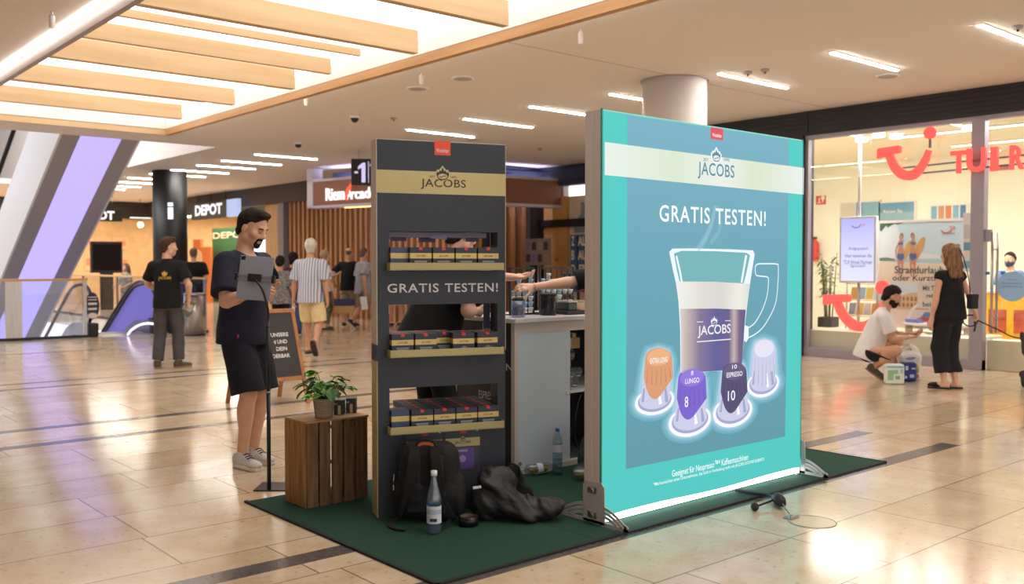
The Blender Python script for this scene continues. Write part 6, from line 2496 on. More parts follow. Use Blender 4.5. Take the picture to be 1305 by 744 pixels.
pol(PO, 'printed_ruin', col_, 0)
pol(PO, 'printed_car', car, 0)
# small white notice in front of it
x = FX + .50
yl_, yr, z0, z1 = rectX(1170, 358, 1209, 393, x)
NO = thing('notice_board', 'small white notice board on a stand before the beach poster', 'sign', (x, (yl_ + yr) / 2, z0))
hw, hh = (yl_ - yr) / 2, z1 - z0
MB().box((-.008, -hw, 0), (.008, hw, hh)).build('board', mat('notice_white', (226, 220, 218), rough=.6), NO, .003)
MB().cyl((.02, 0, .40 - z0), .012, z0 - .40 + .2, 10).cyl((.02, 0, .40 - z0), .10, .01, 18).build('stand', M_STEEL, NO)
for s_, a0, a1, b0, b1 in (('Mit TUI', 1176, 1197, 364, 370.5), ('geht', 1179.5, 1194, 374, 381), ('beides', 1176, 1199, 384.5, 391)):
    txtX(s_, a0, a1, b0, b1, x - .009, M_PINK, NO, .02)

# bamboo in a square black pot
bp_ = planeX(1054, 415, FX + .80)
BB = thing('bamboo_plant', 'tall bamboo plant in a black pot beside the red smile sign', 'plant', (FX + .80, bp_[1] - .02, .402))
MB().prism([(-.12, -.12), (.12, -.12), (.12, .12), (-.12, .12)], (0, 0, 0), (1, 0, 0), (0, 1, 0), (0, 0, 1), .16).build('pot', M_BLACKM, BB, .008)
MB().box((-.105, -.105, .155), (.105, .105, .163)).build('soil', mat('soil', (52, 40, 30), rough=.95), BB)
st_, lf = MB(), MB()
rng = random.Random(3)
for i in range(8):
    a = rng.uniform(0, 6.28)
    b0 = V(math.cos(a) * .06, math.sin(a) * .06, .16)
    hgt = rng.uniform(.75, 1.2)
    tip = b0 + V(math.cos(a) * .07, math.sin(a) * .07, hgt)
    st_.tube([b0, (b0 + tip) / 2 + V(0, 0, .03), tip], [.010, .009, .004], 6)
    for k in range(22):
        t = rng.uniform(.3, 1.0)
        p = b0 + (tip - b0) * t
        az = rng.uniform(0, 6.28)
        leaf_into(lf, p, V(math.cos(az), math.sin(az), rng.uniform(-.1, .8)), V(0, 0, 1), rng.uniform(.11, .17), .017, .5, False, .05)
st_.build('canes', mat('cane', (120, 116, 70), rough=.5), BB)
lf.build('foliage', mat('bamboo_leaf', (96, 120, 66), rough=.5, noise=.2, nscale=9), BB, fix=False)

# wall pictures and fire signs at the back of the shop
XB = 18.0


def frame_pic(label, px0, py0, px1, py1, cols, x=XB, grp=None):
    yl2, yr2, z0_, z1_ = rectX(px0, py0, px1, py1, x)
    t = thing('wall_picture', label, 'picture', (x, yl2, z0_), 0, grp)
    w2, h2 = yl2 - yr2, z1_ - z0_
    b_ = MB()
    b_.box((-.04, -w2 - .03, -.03), (0, .03, h2 + .03))
    b_.build('frame', M_WHITE, t)
    q_ = MB()
    for (u0, v0, u1, v1), c in cols:
        q_.use(mat('print_%d_%d_%d' % c, c, rough=.7)).box((-.044, -u1 * w2, v0 * h2), (-.0405, -u0 * w2, v1 * h2))
    q_.build('print', None, t)
    return t


frame_pic('blue holiday picture high on the shop back wall, above the display screen', 1073, 258, 1121, 281, [((0, 0, .42, 1), (206, 200, 190)), ((.42, 0, .58, 1), (96, 130, 196)), ((.58, 0, 1, 1), (126, 176, 196))])
pic = frame_pic('blue sea picture on the shop back wall, above the beach poster', 1123, 258, 1166, 283, [((0, 0, 1, .5), (140, 178, 196)), ((0, .5, 1, 1), (104, 156, 190))])
txtX('Reisen Sie', 1126, 1150, 267, 271, XB - .046, M_WHITE, pic)
frame_pic('striped picture in five narrow panes on the shop back wall', 1188, 262, 1232, 281, [((0, 0, .17, 1), (110, 170, 196)), ((.21, 0, .38, 1), (190, 140, 110)), ((.42, 0, .59, 1), (200, 120, 70)), ((.63, 0, .80, 1), (120, 176, 206)), ((.84, 0, 1, 1), (90, 130, 176))])
x = FX + .10
yl_, yr, z0, z1 = rectX(1228, 271, 1244, 346, x + .6)
t = thing('notice_sheet', 'tall white notice sheet with blue pictures beside the window post', 'notice', (x + .6, yl_, z0))
w2, h2 = yl_ - yr, z1 - z0
bx('sheet', (-.004, -w2, 0), (.004, 0, h2), M_WHITE, t)
q = MB()
for v0, v1, c in ((.36, .50, (104, 166, 190)), (.06, .18, (120, 176, 196)), (.56, .80, (206, 204, 204))):
    q.use(mat('print_%d_%d_%d' % c, c, rough=.7)).box((-.006, -w2 * .95, v0 * h2), (-.0045, -w2 * .05, v1 * h2))
q.build('print', None, t)
MB().cyl((.01, -w2 / 2, .0 - z0), .012, z0, 10).build('stand', M_STEEL, t)
M_SIGNRED = mat('sign_red_flat', (214, 60, 46), rough=.5)
yl_, yr, z0, z1 = rectX(1040.5, 249.5, 1052.5, 260.5, XB - 1.2)
for nm, lab, (p0, q0_, p1, q1_), xx in (('fire_sign', 'small red and white fire equipment sign on the shop wall', (1040.5, 249.5, 1052.5, 260.5), XB),):
    yl_, yr, z0, z1 = rectX(p0, q0_, p1, q1_, xx)
    t = thing(nm, lab, 'sign', (xx, yl_, z0))
    w2, h2 = yl_ - yr, z1 - z0
    bx('plate', (-.02, -w2, 0), (0, 0, h2), M_SIGNRED, t)
    q = MB()
    q.box((-.022, -w2 * .42, h2 * .2), (-.0205, -w2 * .30, h2 * .8)).box((-.022, -w2 * .58, h2 * .15), (-.0205, -w2 * .12, h2 * .25)).box((-.022, -w2 * .8, h2 * .2), (-.0205, -w2 * .68, h2 * .6)).ball((-.021, -w2 * .74, h2 * .75), .05, 10, 6, (.1, 1, 1))
    q.build('pictogram', M_WHITE, t)
p = planeX(1042.5, 333, XB)
t = thing('fire_extinguisher', 'red fire extinguisher on the shop wall behind the bamboo', 'extinguisher', (XB - .132, p[1], p[2]))
MB().lathe([(0, 0), (.09, .01), (.09, .38), (.03, .45), (.03, .48)], seg=20).build('cylinder', M_SIGNRED, t)
MB().box((-.05, -.02, .47), (.06, .02, .52)).build('valve', M_BLACKM, t)
MB().box((.0, -.04, .10), (.13, .04, .16)).build('bracket', M_STEEL, t)

# racks of brochures behind the sign
BR = thing('brochure_rack', 'wire brochure rack with slanted magazines behind the red smile sign', 'rack', (FX + .74, 7.52, .402))
q = MB()
for y in (-.25, .25):
    q.tube([(0, y, 0), (.05, y, .85)], .012, 8)
for z in (.2, .45, .7):
    q.tube([(0, -.25, z), (0, .25, z)], .008, 6)
q.build('frame', M_STEEL, BR)
for i, z in enumerate((.22, .47)):
    for k in range(4):
        cc = ((206, 160, 70), (206, 206, 206), (220, 196, 90), (150, 176, 196))[(k + i) % 4]
        MB().box((-.01, -.25 + k * .125, z), (.004, -.14 + k * .125, z + .19), Matrix.Rotation(R(14), 4, 'Y')).build('brochure', mat('brochure_%d_%d_%d' % cc, cc, rough=.5), BR)
# low white bench-like table under the poster
p = planeX(1193, 424, FX + .79)
t = thing('display_table', 'white low display table under the beach poster', 'table', (FX + .79, p[1], .402))
MB().box((-.12, -.48, .10), (.12, .45, .135)).build('top', M_WHITE, t, .006)
for y in (-.46, .40):
    MB().box((-.10, y, 0), (.10, y + .02, .10)).build('leg', M_STEEL, t)
for lab, y, c in (('blue flyers stack on the low white display table, left one', .32, (126, 150, 220)), ('blue flyers stack on the low white display table, right one', -.18, (120, 140, 206))):
    b_ = thing('flyer_stack', lab, 'flyers', (FX + .79, p[1] + y, .538))
    for k in range(3):
        MB().box((-.07, -.10 + .01 * k, .002 + .018 * k), (.06, .10 + .01 * k, .018 + .018 * k)).build('flyers', mat('flyer_%d' % c[1], c, rough=.5), b_)

# ceiling lamps in the shop
pr2 = None
for px, py, w_ in ((1060, 183, ''), (1098, 178, ''), (1142, 174, ''), (1235, 163, ''), (1268, 203, ''), (1120, 172, '')):
    p = gp(px, py, 3.40)
    if not (FX + .4 < p[0] < 17.8 and p[1] < 8.0):
        continue
    lb = 'round ceiling lamp in the travel shop, ' + {1060: 'nearest the dark corner post', 1098: 'left of the hanging pole', 1142: 'right above the red smile', 1235: 'by the window post', 1268: 'above the letter I', 1120: 'between pole and smile'}[px]
    if pr2 is None:
        pr2 = thing('ceiling_lamp', lb, 'lamp', (p[0], p[1], 3.46), 0, 'round lamps in the travel shop')
        MB().lathe([(.09, 0), (.10, -.08), (.09, -.09)], seg=20, cap=False).build('shade', M_WHITE, pr2)
        MB().lathe([(.088, -.086), (.0, -.088)], seg=20, cap=False).build('bulb', glow('shop_lamp', (255, 246, 220), 10), pr2)
    else:
        copy_thing(pr2, (p[0], p[1], 3.46), None, lb)
for i, (a0, a1) in enumerate((((14.6, 7.4), (14.6, 5.0)), ((16.4, 7.4), (16.4, 5.0)), ((14.2, 3.9), (16.8, 3.9)))):  # glowing tubes added to light the shop interior
    t = thing('shop_fill_tube', 'added fill light tube inside the travel shop, ' + ('first behind the glass', 'second behind the glass', 'over the desk')[i], 'ceiling light', (a0[0], a0[1], 3.455), 0)
    w2 = (a1[0] - a0[0], a1[1] - a0[1])
    MB().box((min(0, w2[0]) - .03, min(0, w2[1]) - .03, -.02), (max(0, w2[0]) + .03, max(0, w2[1]) + .03, .004)).build('housing', M_WHITE, t)
    MB().box((min(0, w2[0]) - .02, min(0, w2[1]) - .02, -.03), (max(0, w2[0]) + .02, max(0, w2[1]) + .02, -.018)).build('diffuser', glow('shop_fill_glow', (255, 250, 236), SHOP_GLOW), t)

# reception desk behind the door, yellow front with two framed pictures
yl_, yr, z0, z1 = rectX(1252, 368, 1300, 431, 15.0)
DK = thing('reception_desk', 'yellow fronted reception desk behind the glass door', 'desk', (14.6, 5.80, .013))
M_YEL = mat('desk_yellow', (240, 192, 50), rough=.5)
MB().box((0, -.55, .16), (.35, .36, .98)).build('front_panel', M_YEL, DK, .004)
MB().box((-.02, -.75, .96), (.40, .38, 1.0)).build('top', M_WHITE, DK, .004)
MB().box((.03, -.55, 0), (.33, .36, .16)).build('plinth', M_WHITE, DK)
for y in (.10, -.26):
    MB().box((-.012, y - .125, .38), (-.001, y + .125, .72)).build('picture', mat('print_orange', (206, 106, 66), rough=.6, col2=(170, 60, 48), nscale=6), DK)
# stickers on the door glass
for px, lab in ((1258.5, 'left'), (1278, 'middle'), (1294, 'right')):
    p = planeX(px, 348, FX - .008)
    t = thing('glass_sticker', 'small square blue sticker in the row on the door glass, %s one' % lab, 'sticker', tuple(p))
    MB().box((-.001, -.028, -.02), (.001, .028, .02)).build('sticker', mat('sticker_blue', (70, 120, 190), rough=.5), t)
p = planeX(1290, 365, FX - .009)
t = thing('round_sticker', 'large round pale blue sticker with small writing on the door glass', 'sticker', tuple(p))
MB().lathe([(.192, -.001), (.192, .001)], seg=40, ax='x').build('disc', mat('sticker_paleblue', (150, 186, 226), rough=.5), t)
for i, (s_, w_) in enumerate((('Hier geht es', .12), ('Reiseberatung', .24), ('und zur Buchung', .26))):
    text('lettering', s_, (-.003, w_ / 2, .075 - i * .045), UX, VX, w_, .022, mat('sticker_ink', (60, 90, 150), rough=.5), t)
# employee behind the desk
EMP = person('person with dark hair and face mask standing behind the yellow desk', (15.55, 6.10, .013), (-1, .15), height=1.57, vox=.012, ank=((-.1, 0), (.1, 0)), wr=((-.2, .22, .88), (.2, .22, .88)), skin=M_SKIN,
             top=dict(mat=mat('blue_shirt', (96, 130, 180), rough=.9), sleeve=1.9, name='shirt', collar=True), legs=dict(mat=M_NAVY2, to=1.9, name='trousers'), hair=dict(style='short', mat=M_HAIR_DK), beard=dict(style='full', mat=mat('mask_blue', (60, 66, 90), rough=.8)))
# small plant on the desk
p = planeX(1272, 368, 14.75)
t = thing('desk_plant', 'small spiky green plant on the reception desk', 'plant', (14.72, p[1], 1.014))
MB().lathe([(0, 0), (.045, 0), (.055, .08), (.05, .08), (.04, .01)], seg=18, cap=False).build('pot', M_WHITE, t)
lf = MB()
for i in range(14):
    az = i * 2.4
    leaf_into(lf, V(0, 0, .06), V(math.cos(az), math.sin(az), .6 + .5 * (i % 3)), V(0, 0, 1), .17, .012, .35, False, .05)
lf.build('foliage', M_LEAF, t, fix=False)
# ------------------------------------------------------------------ portal, home store, escalators on the left
# portal sign box
L_, K_, R_ = W2(-4.93, 22.7), W2(-1.93, 20.34), W2(1.35, 22.4)
PT = thing('portal_sign', 'brown sign box with white frame and lit white shopping centre name', 'sign', tuple(K_))
M_PBROWN = mat('sign_brown', (142, 92, 66), rough=.5)
M_PWHT = mat('sign_frame_white', (206, 200, 214), rough=.4)
zb, ztp = 2.80, 3.37


def wallbox(mb_, a, b, z0, z1, t, off=0.0):
    """vertical slab from plan point a to b, t thick away from the camera"""
    a, b = V(a) - K_, V(b) - K_
    d = unit(b - a)
    nrm = V(-d[1], d[0], 0)
    if nrm @ V(K_) < 0:
        nrm = -nrm
    a, b = a + nrm * off, b + nrm * off
    mb_.prism([(0, 0), (1, 0), (1, 1), (0, 1)], V(a[0], a[1], z0), (b - a), V(0, 0, z1 - z0), nrm, t)
    return d, -nrm


f = MB()
dL, nL = wallbox(f, L_, K_, zb, ztp, .25, .02)
dR, nR = wallbox(f, K_, R_, zb, ztp, .25, .02)
f.build('face', M_PBROWN, PT)
f = MB()
for a, b in ((L_, K_), (K_, R_)):
    wallbox(f, a, b, zb - .06, zb, .30)
    wallbox(f, a, b, ztp, ztp + .06, .30)
wallbox(f, L_, L_ + unit(K_ - L_) * .22, zb - .06, CZ - .02, .30)
wallbox(f, R_ - unit(R_ - K_) * .16, R_, zb - .06, ztp + .06, .30)
f.build('frame', M_PWHT, PT)
f = MB()
wallbox(f, L_ + (K_ - L_) * .12, K_, ztp - .01, ztp + .02, .05, .32)
wallbox(f, K_, R_, ztp - .01, ztp + .02, .05, .32)
f.build('light_strip', M_LEDCOOL, PT)
f = MB()
wallbox(f, L_ + (K_ - L_) * .08, K_, ztp + .10, CZ - .1, .05, .55)
wallbox(f, K_, R_, ztp + .10, CZ - .1, .05, .55)
f.build('back_fascia', mat('fascia_blueblack', (44, 46, 66), rough=.5), PT)
f = MB()
wallbox(f, L_ + (K_ - L_) * .3, L_ + (K_ - L_) * .8, zb - .075, zb - .06, .08, .16)
f.build('downlight', glow('warm_downlight', (255, 190, 110), 4), PT)
M_SGN = glow('sign_letters_white', (255, 255, 255), 1.0)


def portal_text(s, px0, px1, pyb, pyt, m, bold=.03, parent=PT, depth=.03):
    """on the left face"""
    nrm = nL
    res = []
    for px, py in ((px0, pyb), (px1, pyb), (px0, pyt)):
        q = ray(px, py)
        t_ = ((L_ - _c) @ nrm + .02) / (q @ nrm)
        res.append(_c + q * t_)
    a, b, c = res
    dd_ = V(b[0] - a[0], b[1] - a[1], 0)
    return text('lettering', s, tuple(a - K_ + V(0, 0, 0)), tuple(unit(dd_)), VX, float(np.linalg.norm(dd_)), c[2] - a[2], m, parent, bold=bold, depth=depth)


portal_text('Riem', 416, 439.5, 256, 240, M_SGN, .012)
portal_text('rcaden', 448, 486, 254, 240, M_SGN, .012)
o_ = portal_text('A', 442.5, 449, 254.5, 240, M_SGN, .012)
sw = MB()
res = []
for px, py in ((441.5, 255), (443, 246), (445.5, 238), (449, 233)):
    q = ray(px, py)
    t_ = ((L_ - _c) @ nL + .04) / (q @ nL)
    res.append(tuple(_c + q * t_ - K_))
sw.tube(smooth_pts(res), [.035] * 6 + [.05] * 6 + [.03] * 7, 8)
sw.build('red_stroke', glow('sign_stroke', (236, 96, 66), 1.1), PT)

# hanging level sign
hs = dp(470, 223, 19.0)
HS = thing('level_sign', 'black hanging sign with large lit minus one beside the dark tower', 'sign', (hs[0], hs[1], 0), YAW - math.pi / 2)
za, zc = dp(470, 236, 19.0)[2], dp(470, 202.5, 19.0)[2]
MB().box((-.35, -.03, za), (.45, .03, zc)).build('panel', mat('sign_black', (26, 25, 28), rough=.4), HS)
for x in (-.2, .3):
    MB().cyl((x, 0, zc), .006, CZ - zc, 8).build('cable', M_STEEL, HS)
M_LV = glow('sign_lilac', (206, 196, 240), .9)
mpx = lambda px: (px - 470) / FPX * 19.0
z_a, z_b = dp(0, 232.5, 19.0)[2], dp(0, 207.5, 19.0)[2]
x_a, x_b = mpx(456.5), mpx(466)
MB().flat([(x_a + (x_b - x_a) * u, z_a + (z_b - z_a) * v) for u, v in ((.48, 0), (1, 0), (1, 1), (.62, 1), (0, .80), (0, .66), (.48, .74))], (0, -.031, 0), (1, 0, 0), (0, 0, 1)).build('lettering', M_LV, HS, fix=False)
MB().box((mpx(452), -.032, dp(0, 221, 19)[2]), (mpx(456.5), -.0305, dp(0, 218.5, 19)[2])).build('minus', M_LV, HS)
MB().box((mpx(469.5), -.032, za + .05), (mpx(470.3), -.0305, zc - .05)).box((mpx(472), -.032, dp(0, 212, 19)[2]), (mpx(476), -.0305, dp(0, 209, 19)[2])).build('bar', M_LV, HS)

# signs and boards right of the tower
bn = planeX(727, 305, 15.2)
BN = thing('banner', 'blue banner with large cream capital letters behind the counter', 'banner', (15.2, 0, 0))
yl_, yr, z0, z1 = rectX(727, 299, 748, 372, 15.2)
BN.location = (15.2, yl_, z0)
w2, h2 = yl_ - yr, z1 - z0
M_BNB = mat('banner_blue', (66, 88, 130), rough=.7, noise=.15, nscale=5)
for i, (u0, u1) in enumerate(((0, .40), (.48, 1.0))):
    MB().box((-.01, -u1 * w2, 0), (.01, -u0 * w2, h2)).build('panel', M_BNB, BN)
M_BNC = mat('banner_cream', (226, 214, 186), rough=.7)
for s_, a0, a1, b0, b1 in (('Z', 728, 732, 301, 313), ('AL', 736.5, 746, 301, 313), ('B', 728, 732, 319, 331), ('AU', 736.5, 747, 319, 331), ('D', 728, 733, 337, 349), ('ER', 738, 747, 337, 349)):
    txtX(s_, a0, a1, b0, b1, 15.188, M_BNC, BN, .03)
MB().box((-.014, -w2 * .85, h2 * .02), (-.0105, -w2 * .5, h2 * .16)).build('red_patch', mat('banner_red', (190, 80, 62), rough=.7), BN)
MB().cyl((.02, -w2 * .44, -z0), .03, z0 + h2, 10).build('post', M_BLACKM, BN)
# grey information board with pictures
yl_, yr, z0, z1 = rectX(670, 304, 701, 338, 14.6)
t = thing('picture_board', 'grey board with two rows of small pictures behind the counter', 'board', (14.6, yl_, z0))
w2, h2 = yl_ - yr, z1 - z0
MB().box((-.02, -w2, 0), (.02, 0, h2)).build('board', mat('board_grey', (132, 118, 112), rough=.6), t)
for r_ in range(2):
    for k in range(4):
        cc = ((70, 52, 48), (120, 100, 140), (60, 50, 56), (150, 120, 110))[(k + r_) % 4]
        MB().box((-.024, -w2 * (.05 + .24 * k + .17), h2 * (.12 + .45 * r_)), (-.0205, -w2 * (.05 + .24 * k), h2 * (.12 + .45 * r_ + .30))).build('picture', mat('tile_%d_%d_%d' % cc, cc, rough=.6), t)
MB().cyl((.03, -w2 / 2, -z0), .03, z0 + .2, 10).build('post', M_STEEL, t)
yl_, yr, z0, z1 = rectX(738, 268, 748, 296, 15.44)
t = thing('wall_silhouette', 'grey house-shaped silhouette on the cream wall above the dark beam', 'sign', (15.47, yl_ + .2, z0))
MB().prism([(0, 0), (0, .22), (.22, .42), (.24, .7), (.40, .62), (.44, 0)], (0, 0, 0), UX, VX, (1, 0, 0), .02).build('silhouette', mat('silhouette_grey', (150, 158, 166), rough=.7), t)
sk_ = planeX(713, 331, 15.4)
t = thing('wall_socket', 'small red alarm button on the oak panel', 'button', (15.415, 16.3, sk_[2]))
MB().box((-.015, -.05, -.04), (.004, .05, .04)).build('plate', mat('alarm_orange', (206, 96, 60), rough=.5), t)

# ---- home store (frontage x = 12.9, y 26.3 .. 36) and its end wall
M_ORANGE = mat('store_orange', (226, 184, 130), rough=.7, noise=.08, nscale=3)
M_ORANGE2 = mat('store_orange_deep', (214, 122, 62), rough=.7)
M_TANW = mat('store_tan', (206, 166, 112), rough=.7)
mb = MB()
mb.box((17.5, 24, 0), (17.7, HALL_END, 3.4))
struct(mb.build('wall_store_back', M_TANW))
struct(bx('wall_store_side', (13.2, 25.6, 0), (17.5, 25.7, 3.4), M_TANW))
struct(bx('ceiling_store', (13.0, 25.7, 3.35), (17.5, HALL_END, 3.45), mat('store_ceiling', (58, 54, 52), rough=.8)))
struct(bx('wall_store_end', (-14, HALL_END, 0), (17.7, HALL_END + .2, CZ), M_ORANGE))
struct(bx('wall_far_upper', (-14, HALL_END, CZ), (VOID_X + .1, HALL_END + .2, 7.7), mat('far_wall', (214, 212, 214), rough=.8)))
struct(bx('wall_hall_left', (-14.2, -10, -4.6), (-14, HALL_END + .2, 7.7), mat('far_wall', (214, 212, 214), rough=.8)))
for i, yy in enumerate((28.5, 33.5)):
    t = thing('store_lamp', 'warm ceiling lamp panel inside the home store, ' + ('nearer' if i == 0 else 'farther') + ' one', 'ceiling light', (15.2, yy, 3.34))
    MB().box((-1.2, -.12, -.02), (1.2, .12, .005)).build('housing', M_BLACKM, t)
    MB().box((-1.15, -.10, -.03), (1.15, .10, -.019)).build('diffuser', glow('store_lamp', (255, 206, 140), 16), t)
M_DEPG = mat('depot_darkgreen', (36, 44, 44), rough=.5)
yl_, yr, z0, z1 = rectX(246.5, 256.5, 305, 278, 12.55)
DS = thing('store_sign', 'dark hanging store sign with lit white capitals at the home store entrance', 'sign', (12.55, yl_, z0))
w2, h2 = yl_ - yr, z1 - z0
MB().box((-.06, -w2 * .78, 0), (.06, 0, h2)).build('panel', M_DEPG, DS)
MB().box((-.06, -w2, 0), (.06, -w2 * .78, h2)).build('end_panel', glow('sign_end_lit', (176, 190, 226), .9), DS)
for u in (.1, .4, .72):
    MB().cyl((0, -w2 * u, h2), .012, CZ - z0 - h2, 8).build('hanger', M_BLACKM, DS)
txtX('DEPOT', 248.5, 283, 260, 274, 12.485, M_SIGNW, DS, .04)
yl_, yr, z0, z1 = rectX(272, 287, 330, 342, 14.7)
t = thing('store_wall_sign', 'green wall with large cream store name inside the home store', 'sign', (14.7, yl_, 0))
MB().box((-.05, -(yl_ - yr) - .3, 0), (.05, .0, 2.75)).build('panel', mat('store_green', (62, 118, 78), rough=.6), t)
txtX('DEPOT', 271, 318, 295, 303.5, 14.63, mat('store_cream', (236, 226, 200), rough=.6), t, .03)
yl_, yr, z0, z1 = rectX(309, 303, 345, 331, 13.9)
t = thing('display_screen', 'bright bluish white screen at the home store entrance', 'screen', (13.9, yl_, z0))
w2, h2 = yl_ - yr, z1 - z0
MB().box((-.03, -w2 - .12, -.05), (.05, .05, h2 + .05)).build('housing', M_BLACKM, t)
MB().box((-.033, -w2, 0), (-.0305, 0, h2)).build('screen', glow('store_screen', (226, 232, 252), 1.3), t)
MB().box((-.03, -w2 * .5 - .1, -z0), (.05, -w2 * .5 + .1, -.05)).build('stand', M_BLACKM, t)
# orange picture wall with stepped blocks
yl_, yr, z0, z1 = rectX(246, 296, 268, 345, 14.2)
t = thing('stepped_backdrop', 'stepped orange display backdrop right of the black column', 'backdrop', (14.2, yl_, 0))
w2 = yl_ - yr
MB().box((0, -w2 * .45, 0), (.1, 0, 2.35)).build('block', M_ORANGE2, t)
MB().box((0, -w2, 0), (.1, -w2 * .45, 2.05)).build('block', M_ORANGE2, t)
MB().prism([(w2 * .05, .3), (w2 * .55, .3)] + [(w2 * .3 + w2 * .25 * math.cos(a), 1.6 + .35 * math.sin(a)) for a in [math.pi * i / 10 for i in range(11)]], (-.02, 0, 0), UX, VX, (1, 0, 0), .018).build('arch', mat('backdrop_pale', (226, 190, 150), rough=.7), t)
struct(bx('wall_store_frontage', (13.3, 26.3, 0), (13.4, 26.6, 3.2), M_TANW))
# ceiling track spots in the store
for i, (px, py, lab) in enumerate(((317, 258, 'left of the tablet man\'s head'), (338, 255, 'above the tablet man\'s head'), (345, 283, 'beside the oak pier'), (241, 275, 'left of the store sign'))):
    p = planeX(px, py, 13.4)
    lb = 'small lit spotlight in the home store ' + lab
    t = thing('track_spotlight', lb, 'spotlight', tuple(p), 0, 'track spotlights in the home store')
    MB().cyl((0, 0, .13), .01, 3.352 - p[2] - .13 if p[2] < 3.2 else .02, 8).build('stem', M_BLACKM, t)
    MB().ball((0, 0, 0), .07, 12, 8).build('bulb', glow('spot_white', (255, 246, 226), 8), t)
    MB().lathe([(.08, .0), (.09, .12), (.02, .14)], seg=14, cap=False).build('shade', M_BLACKM, t)
# end wall display: second store sign, posters, screen
ey = HALL_END - .3


def rectY(px0, py0, px1, py1, y):
    a, b = planeY(px0, py0, y), planeY(px1, py1, y)
    return a[0], b[0], b[2], a[2]


x0, x1, z0, z1 = rectY(95, 266.5, 155, 282.5, 33.0)
t = thing('store_sign', 'dark hanging store sign partly behind the slanted escalator', 'sign', (x0, 33.0, z0))
MB().box((0, -.06, 0), (x1 - x0, .06, z1 - z0)).build('panel', M_DEPG, t)
a, b = planeY(98, 279, 32.93), planeY(146, 279, 32.93)
text('lettering', 'DEPOT', (a[0] - x0, -.07, a[2] - z0), (1, 0, 0), (0, 0, 1), b[0] - a[0], planeY(120, 268, 32.93)[2] - a[2], M_SIGNW, t, bold=.04)
for u in (.2, .8):
    MB().cyl(((x1 - x0) * u, 0, z1 - z0), .012, CZ - z1, 8).build('hanger', M_BLACKM, t)
for i, (px, py, qx, qy) in enumerate(((112, 303, 120, 317), (122, 302, 141, 318), (144, 302, 163, 318), (108, 322, 116, 345), (155, 325, 163, 345))):
    x0, x1, z0, z1 = rectY(px, py, qx, qy, ey + .28)
    t = thing('store_poster', 'orange and pink shop poster on the far orange wall, number %s from the left' % ('one', 'two', 'three', 'four', 'five')[[0, 2, 3, 1, 4][i]], 'poster', (x0, HALL_END - .02, z0), 0, 'posters on the far orange wall')
    MB().box((0, -.02, 0), (x1 - x0, 0, z1 - z0)).build('sheet', mat('poster_peach', (240, 190, 140), rough=.6), t)
    MB().box(((x1 - x0) * .15, -.024, (z1 - z0) * .3), ((x1 - x0) * .85, -.0205, (z1 - z0) * .7)).build('print', mat('poster_coral', (236, 140, 110), rough=.6), t)
sx0, sx1, sz0, sz1 = rectY(115, 307.5, 155.5, 347.5, 30.5)
t = thing('kiosk_screen', 'large black switched-off screen standing at the far side of the void', 'screen', (sx0, 30.5, 0))
MB().box((0, -.06, sz0 - .0), (sx1 - sx0, .06, sz1)).build('housing', M_BLACKM, t)
MB().box((.06, -.064, sz0 + .08), (sx1 - sx0 - .06, -.0605, sz1 - .08)).build('screen', mat('screen_off', (20, 20, 24), rough=.06), t)
MB().box(((sx1 - sx0) * .3, -.05, 0), ((sx1 - sx0) * .7, .05, sz0)).build('stand', M_BLACKM, t)
t.location = (sx0, 30.5, 0)
struct(bx('floor_far', (-14, 29.8, -.3), (VOID_X, HALL_END, 0), M_FLOOR))
p = dp(179, 282, 33)
t = thing('pendant_lamp', 'round lit pendant with white rods before the far orange wall', 'lamp', tuple(p))
MB().ball((0, 0, -.12), .10, 14, 8).build('globe', glow('pendant_globe', (255, 240, 206), 5), t)
MB().box((-.35, -.02, .10), (.35, .02, .14)).build('bar', M_SIGNW, t)
MB().cyl((0, 0, -.02), .01, CZ - p[2], 8).build('cord', M_BLACKM, t)

# ---- slanted escalator going up: soffit with violet light
def esc_pt(X, s_):
    """point of the soffit plane: s_ metres of run from the top edge at y = 18"""
    return V(X, 18.05 + s_, CZ + .02 - .577 * s_)


ES = thing('rising_escalator', 'slanted escalator underside with violet light strip and white side panel', 'escalator', (5.4, 21.0, 0))
o_ = V(ES.location)
xl, xa, xb, xr = 4.93, 5.24, 5.96, 6.27


def soffit(mb_, x0_, x1_, s0, s1, t0, t1):
    nrm = unit(V(0, -.577, -1))
    ps = [esc_pt(x0_, s0), esc_pt(x1_, s0), esc_pt(x1_, s1), esc_pt(x0_, s1)]
    lo = [p + nrm * t0 - o_ for p in ps]
    hi = [p + nrm * t1 - o_ for p in ps]
    mb_.add(lo + hi, [(0, 1, 2, 3), (7, 6, 5, 4), (0, 4, 5, 1), (1, 5, 6, 2), (2, 6, 7, 3), (3, 7, 4, 0)])


M_SOFF = mat('soffit_grey', (160, 154, 164), rough=.45)
mb = MB()
soffit(mb, xl, xa, -1.5, 13, -.05, 0)
soffit(mb, xb, xr, -1.5, 13, -.05, 0)
mb.build('soffit', M_SOFF, ES)
mb = MB()
soffit(mb, xa, xb, -1.5, 13, -.05, .004)
mb.build('light_strip', M_PURPLE, ES)
mb = MB()
soffit(mb, xl - .04, xl, -1.5, 13, -1.25, .0)
soffit(mb, xr, xr + .04, -1.5, 13, -1.25, .0)
mb.build('side_panel', mat('escalator_white', (222, 222, 228), rough=.4), ES)
mb = MB()
soffit(mb, xl, xr, -1.5, 13, -1.2, -1.1)
mb.build('step_bed', M_BLACKM, ES)
for xx in (xl - .02, xr + .02):
    pts_ = [tuple(esc_pt(xx, s_) + V(0, 0, 2.35) - o_) for s_ in (-1.4, 6, 12.5)]
    MB().tube(pts_, .045, 10).build('handrail', M_BLACKM, ES)
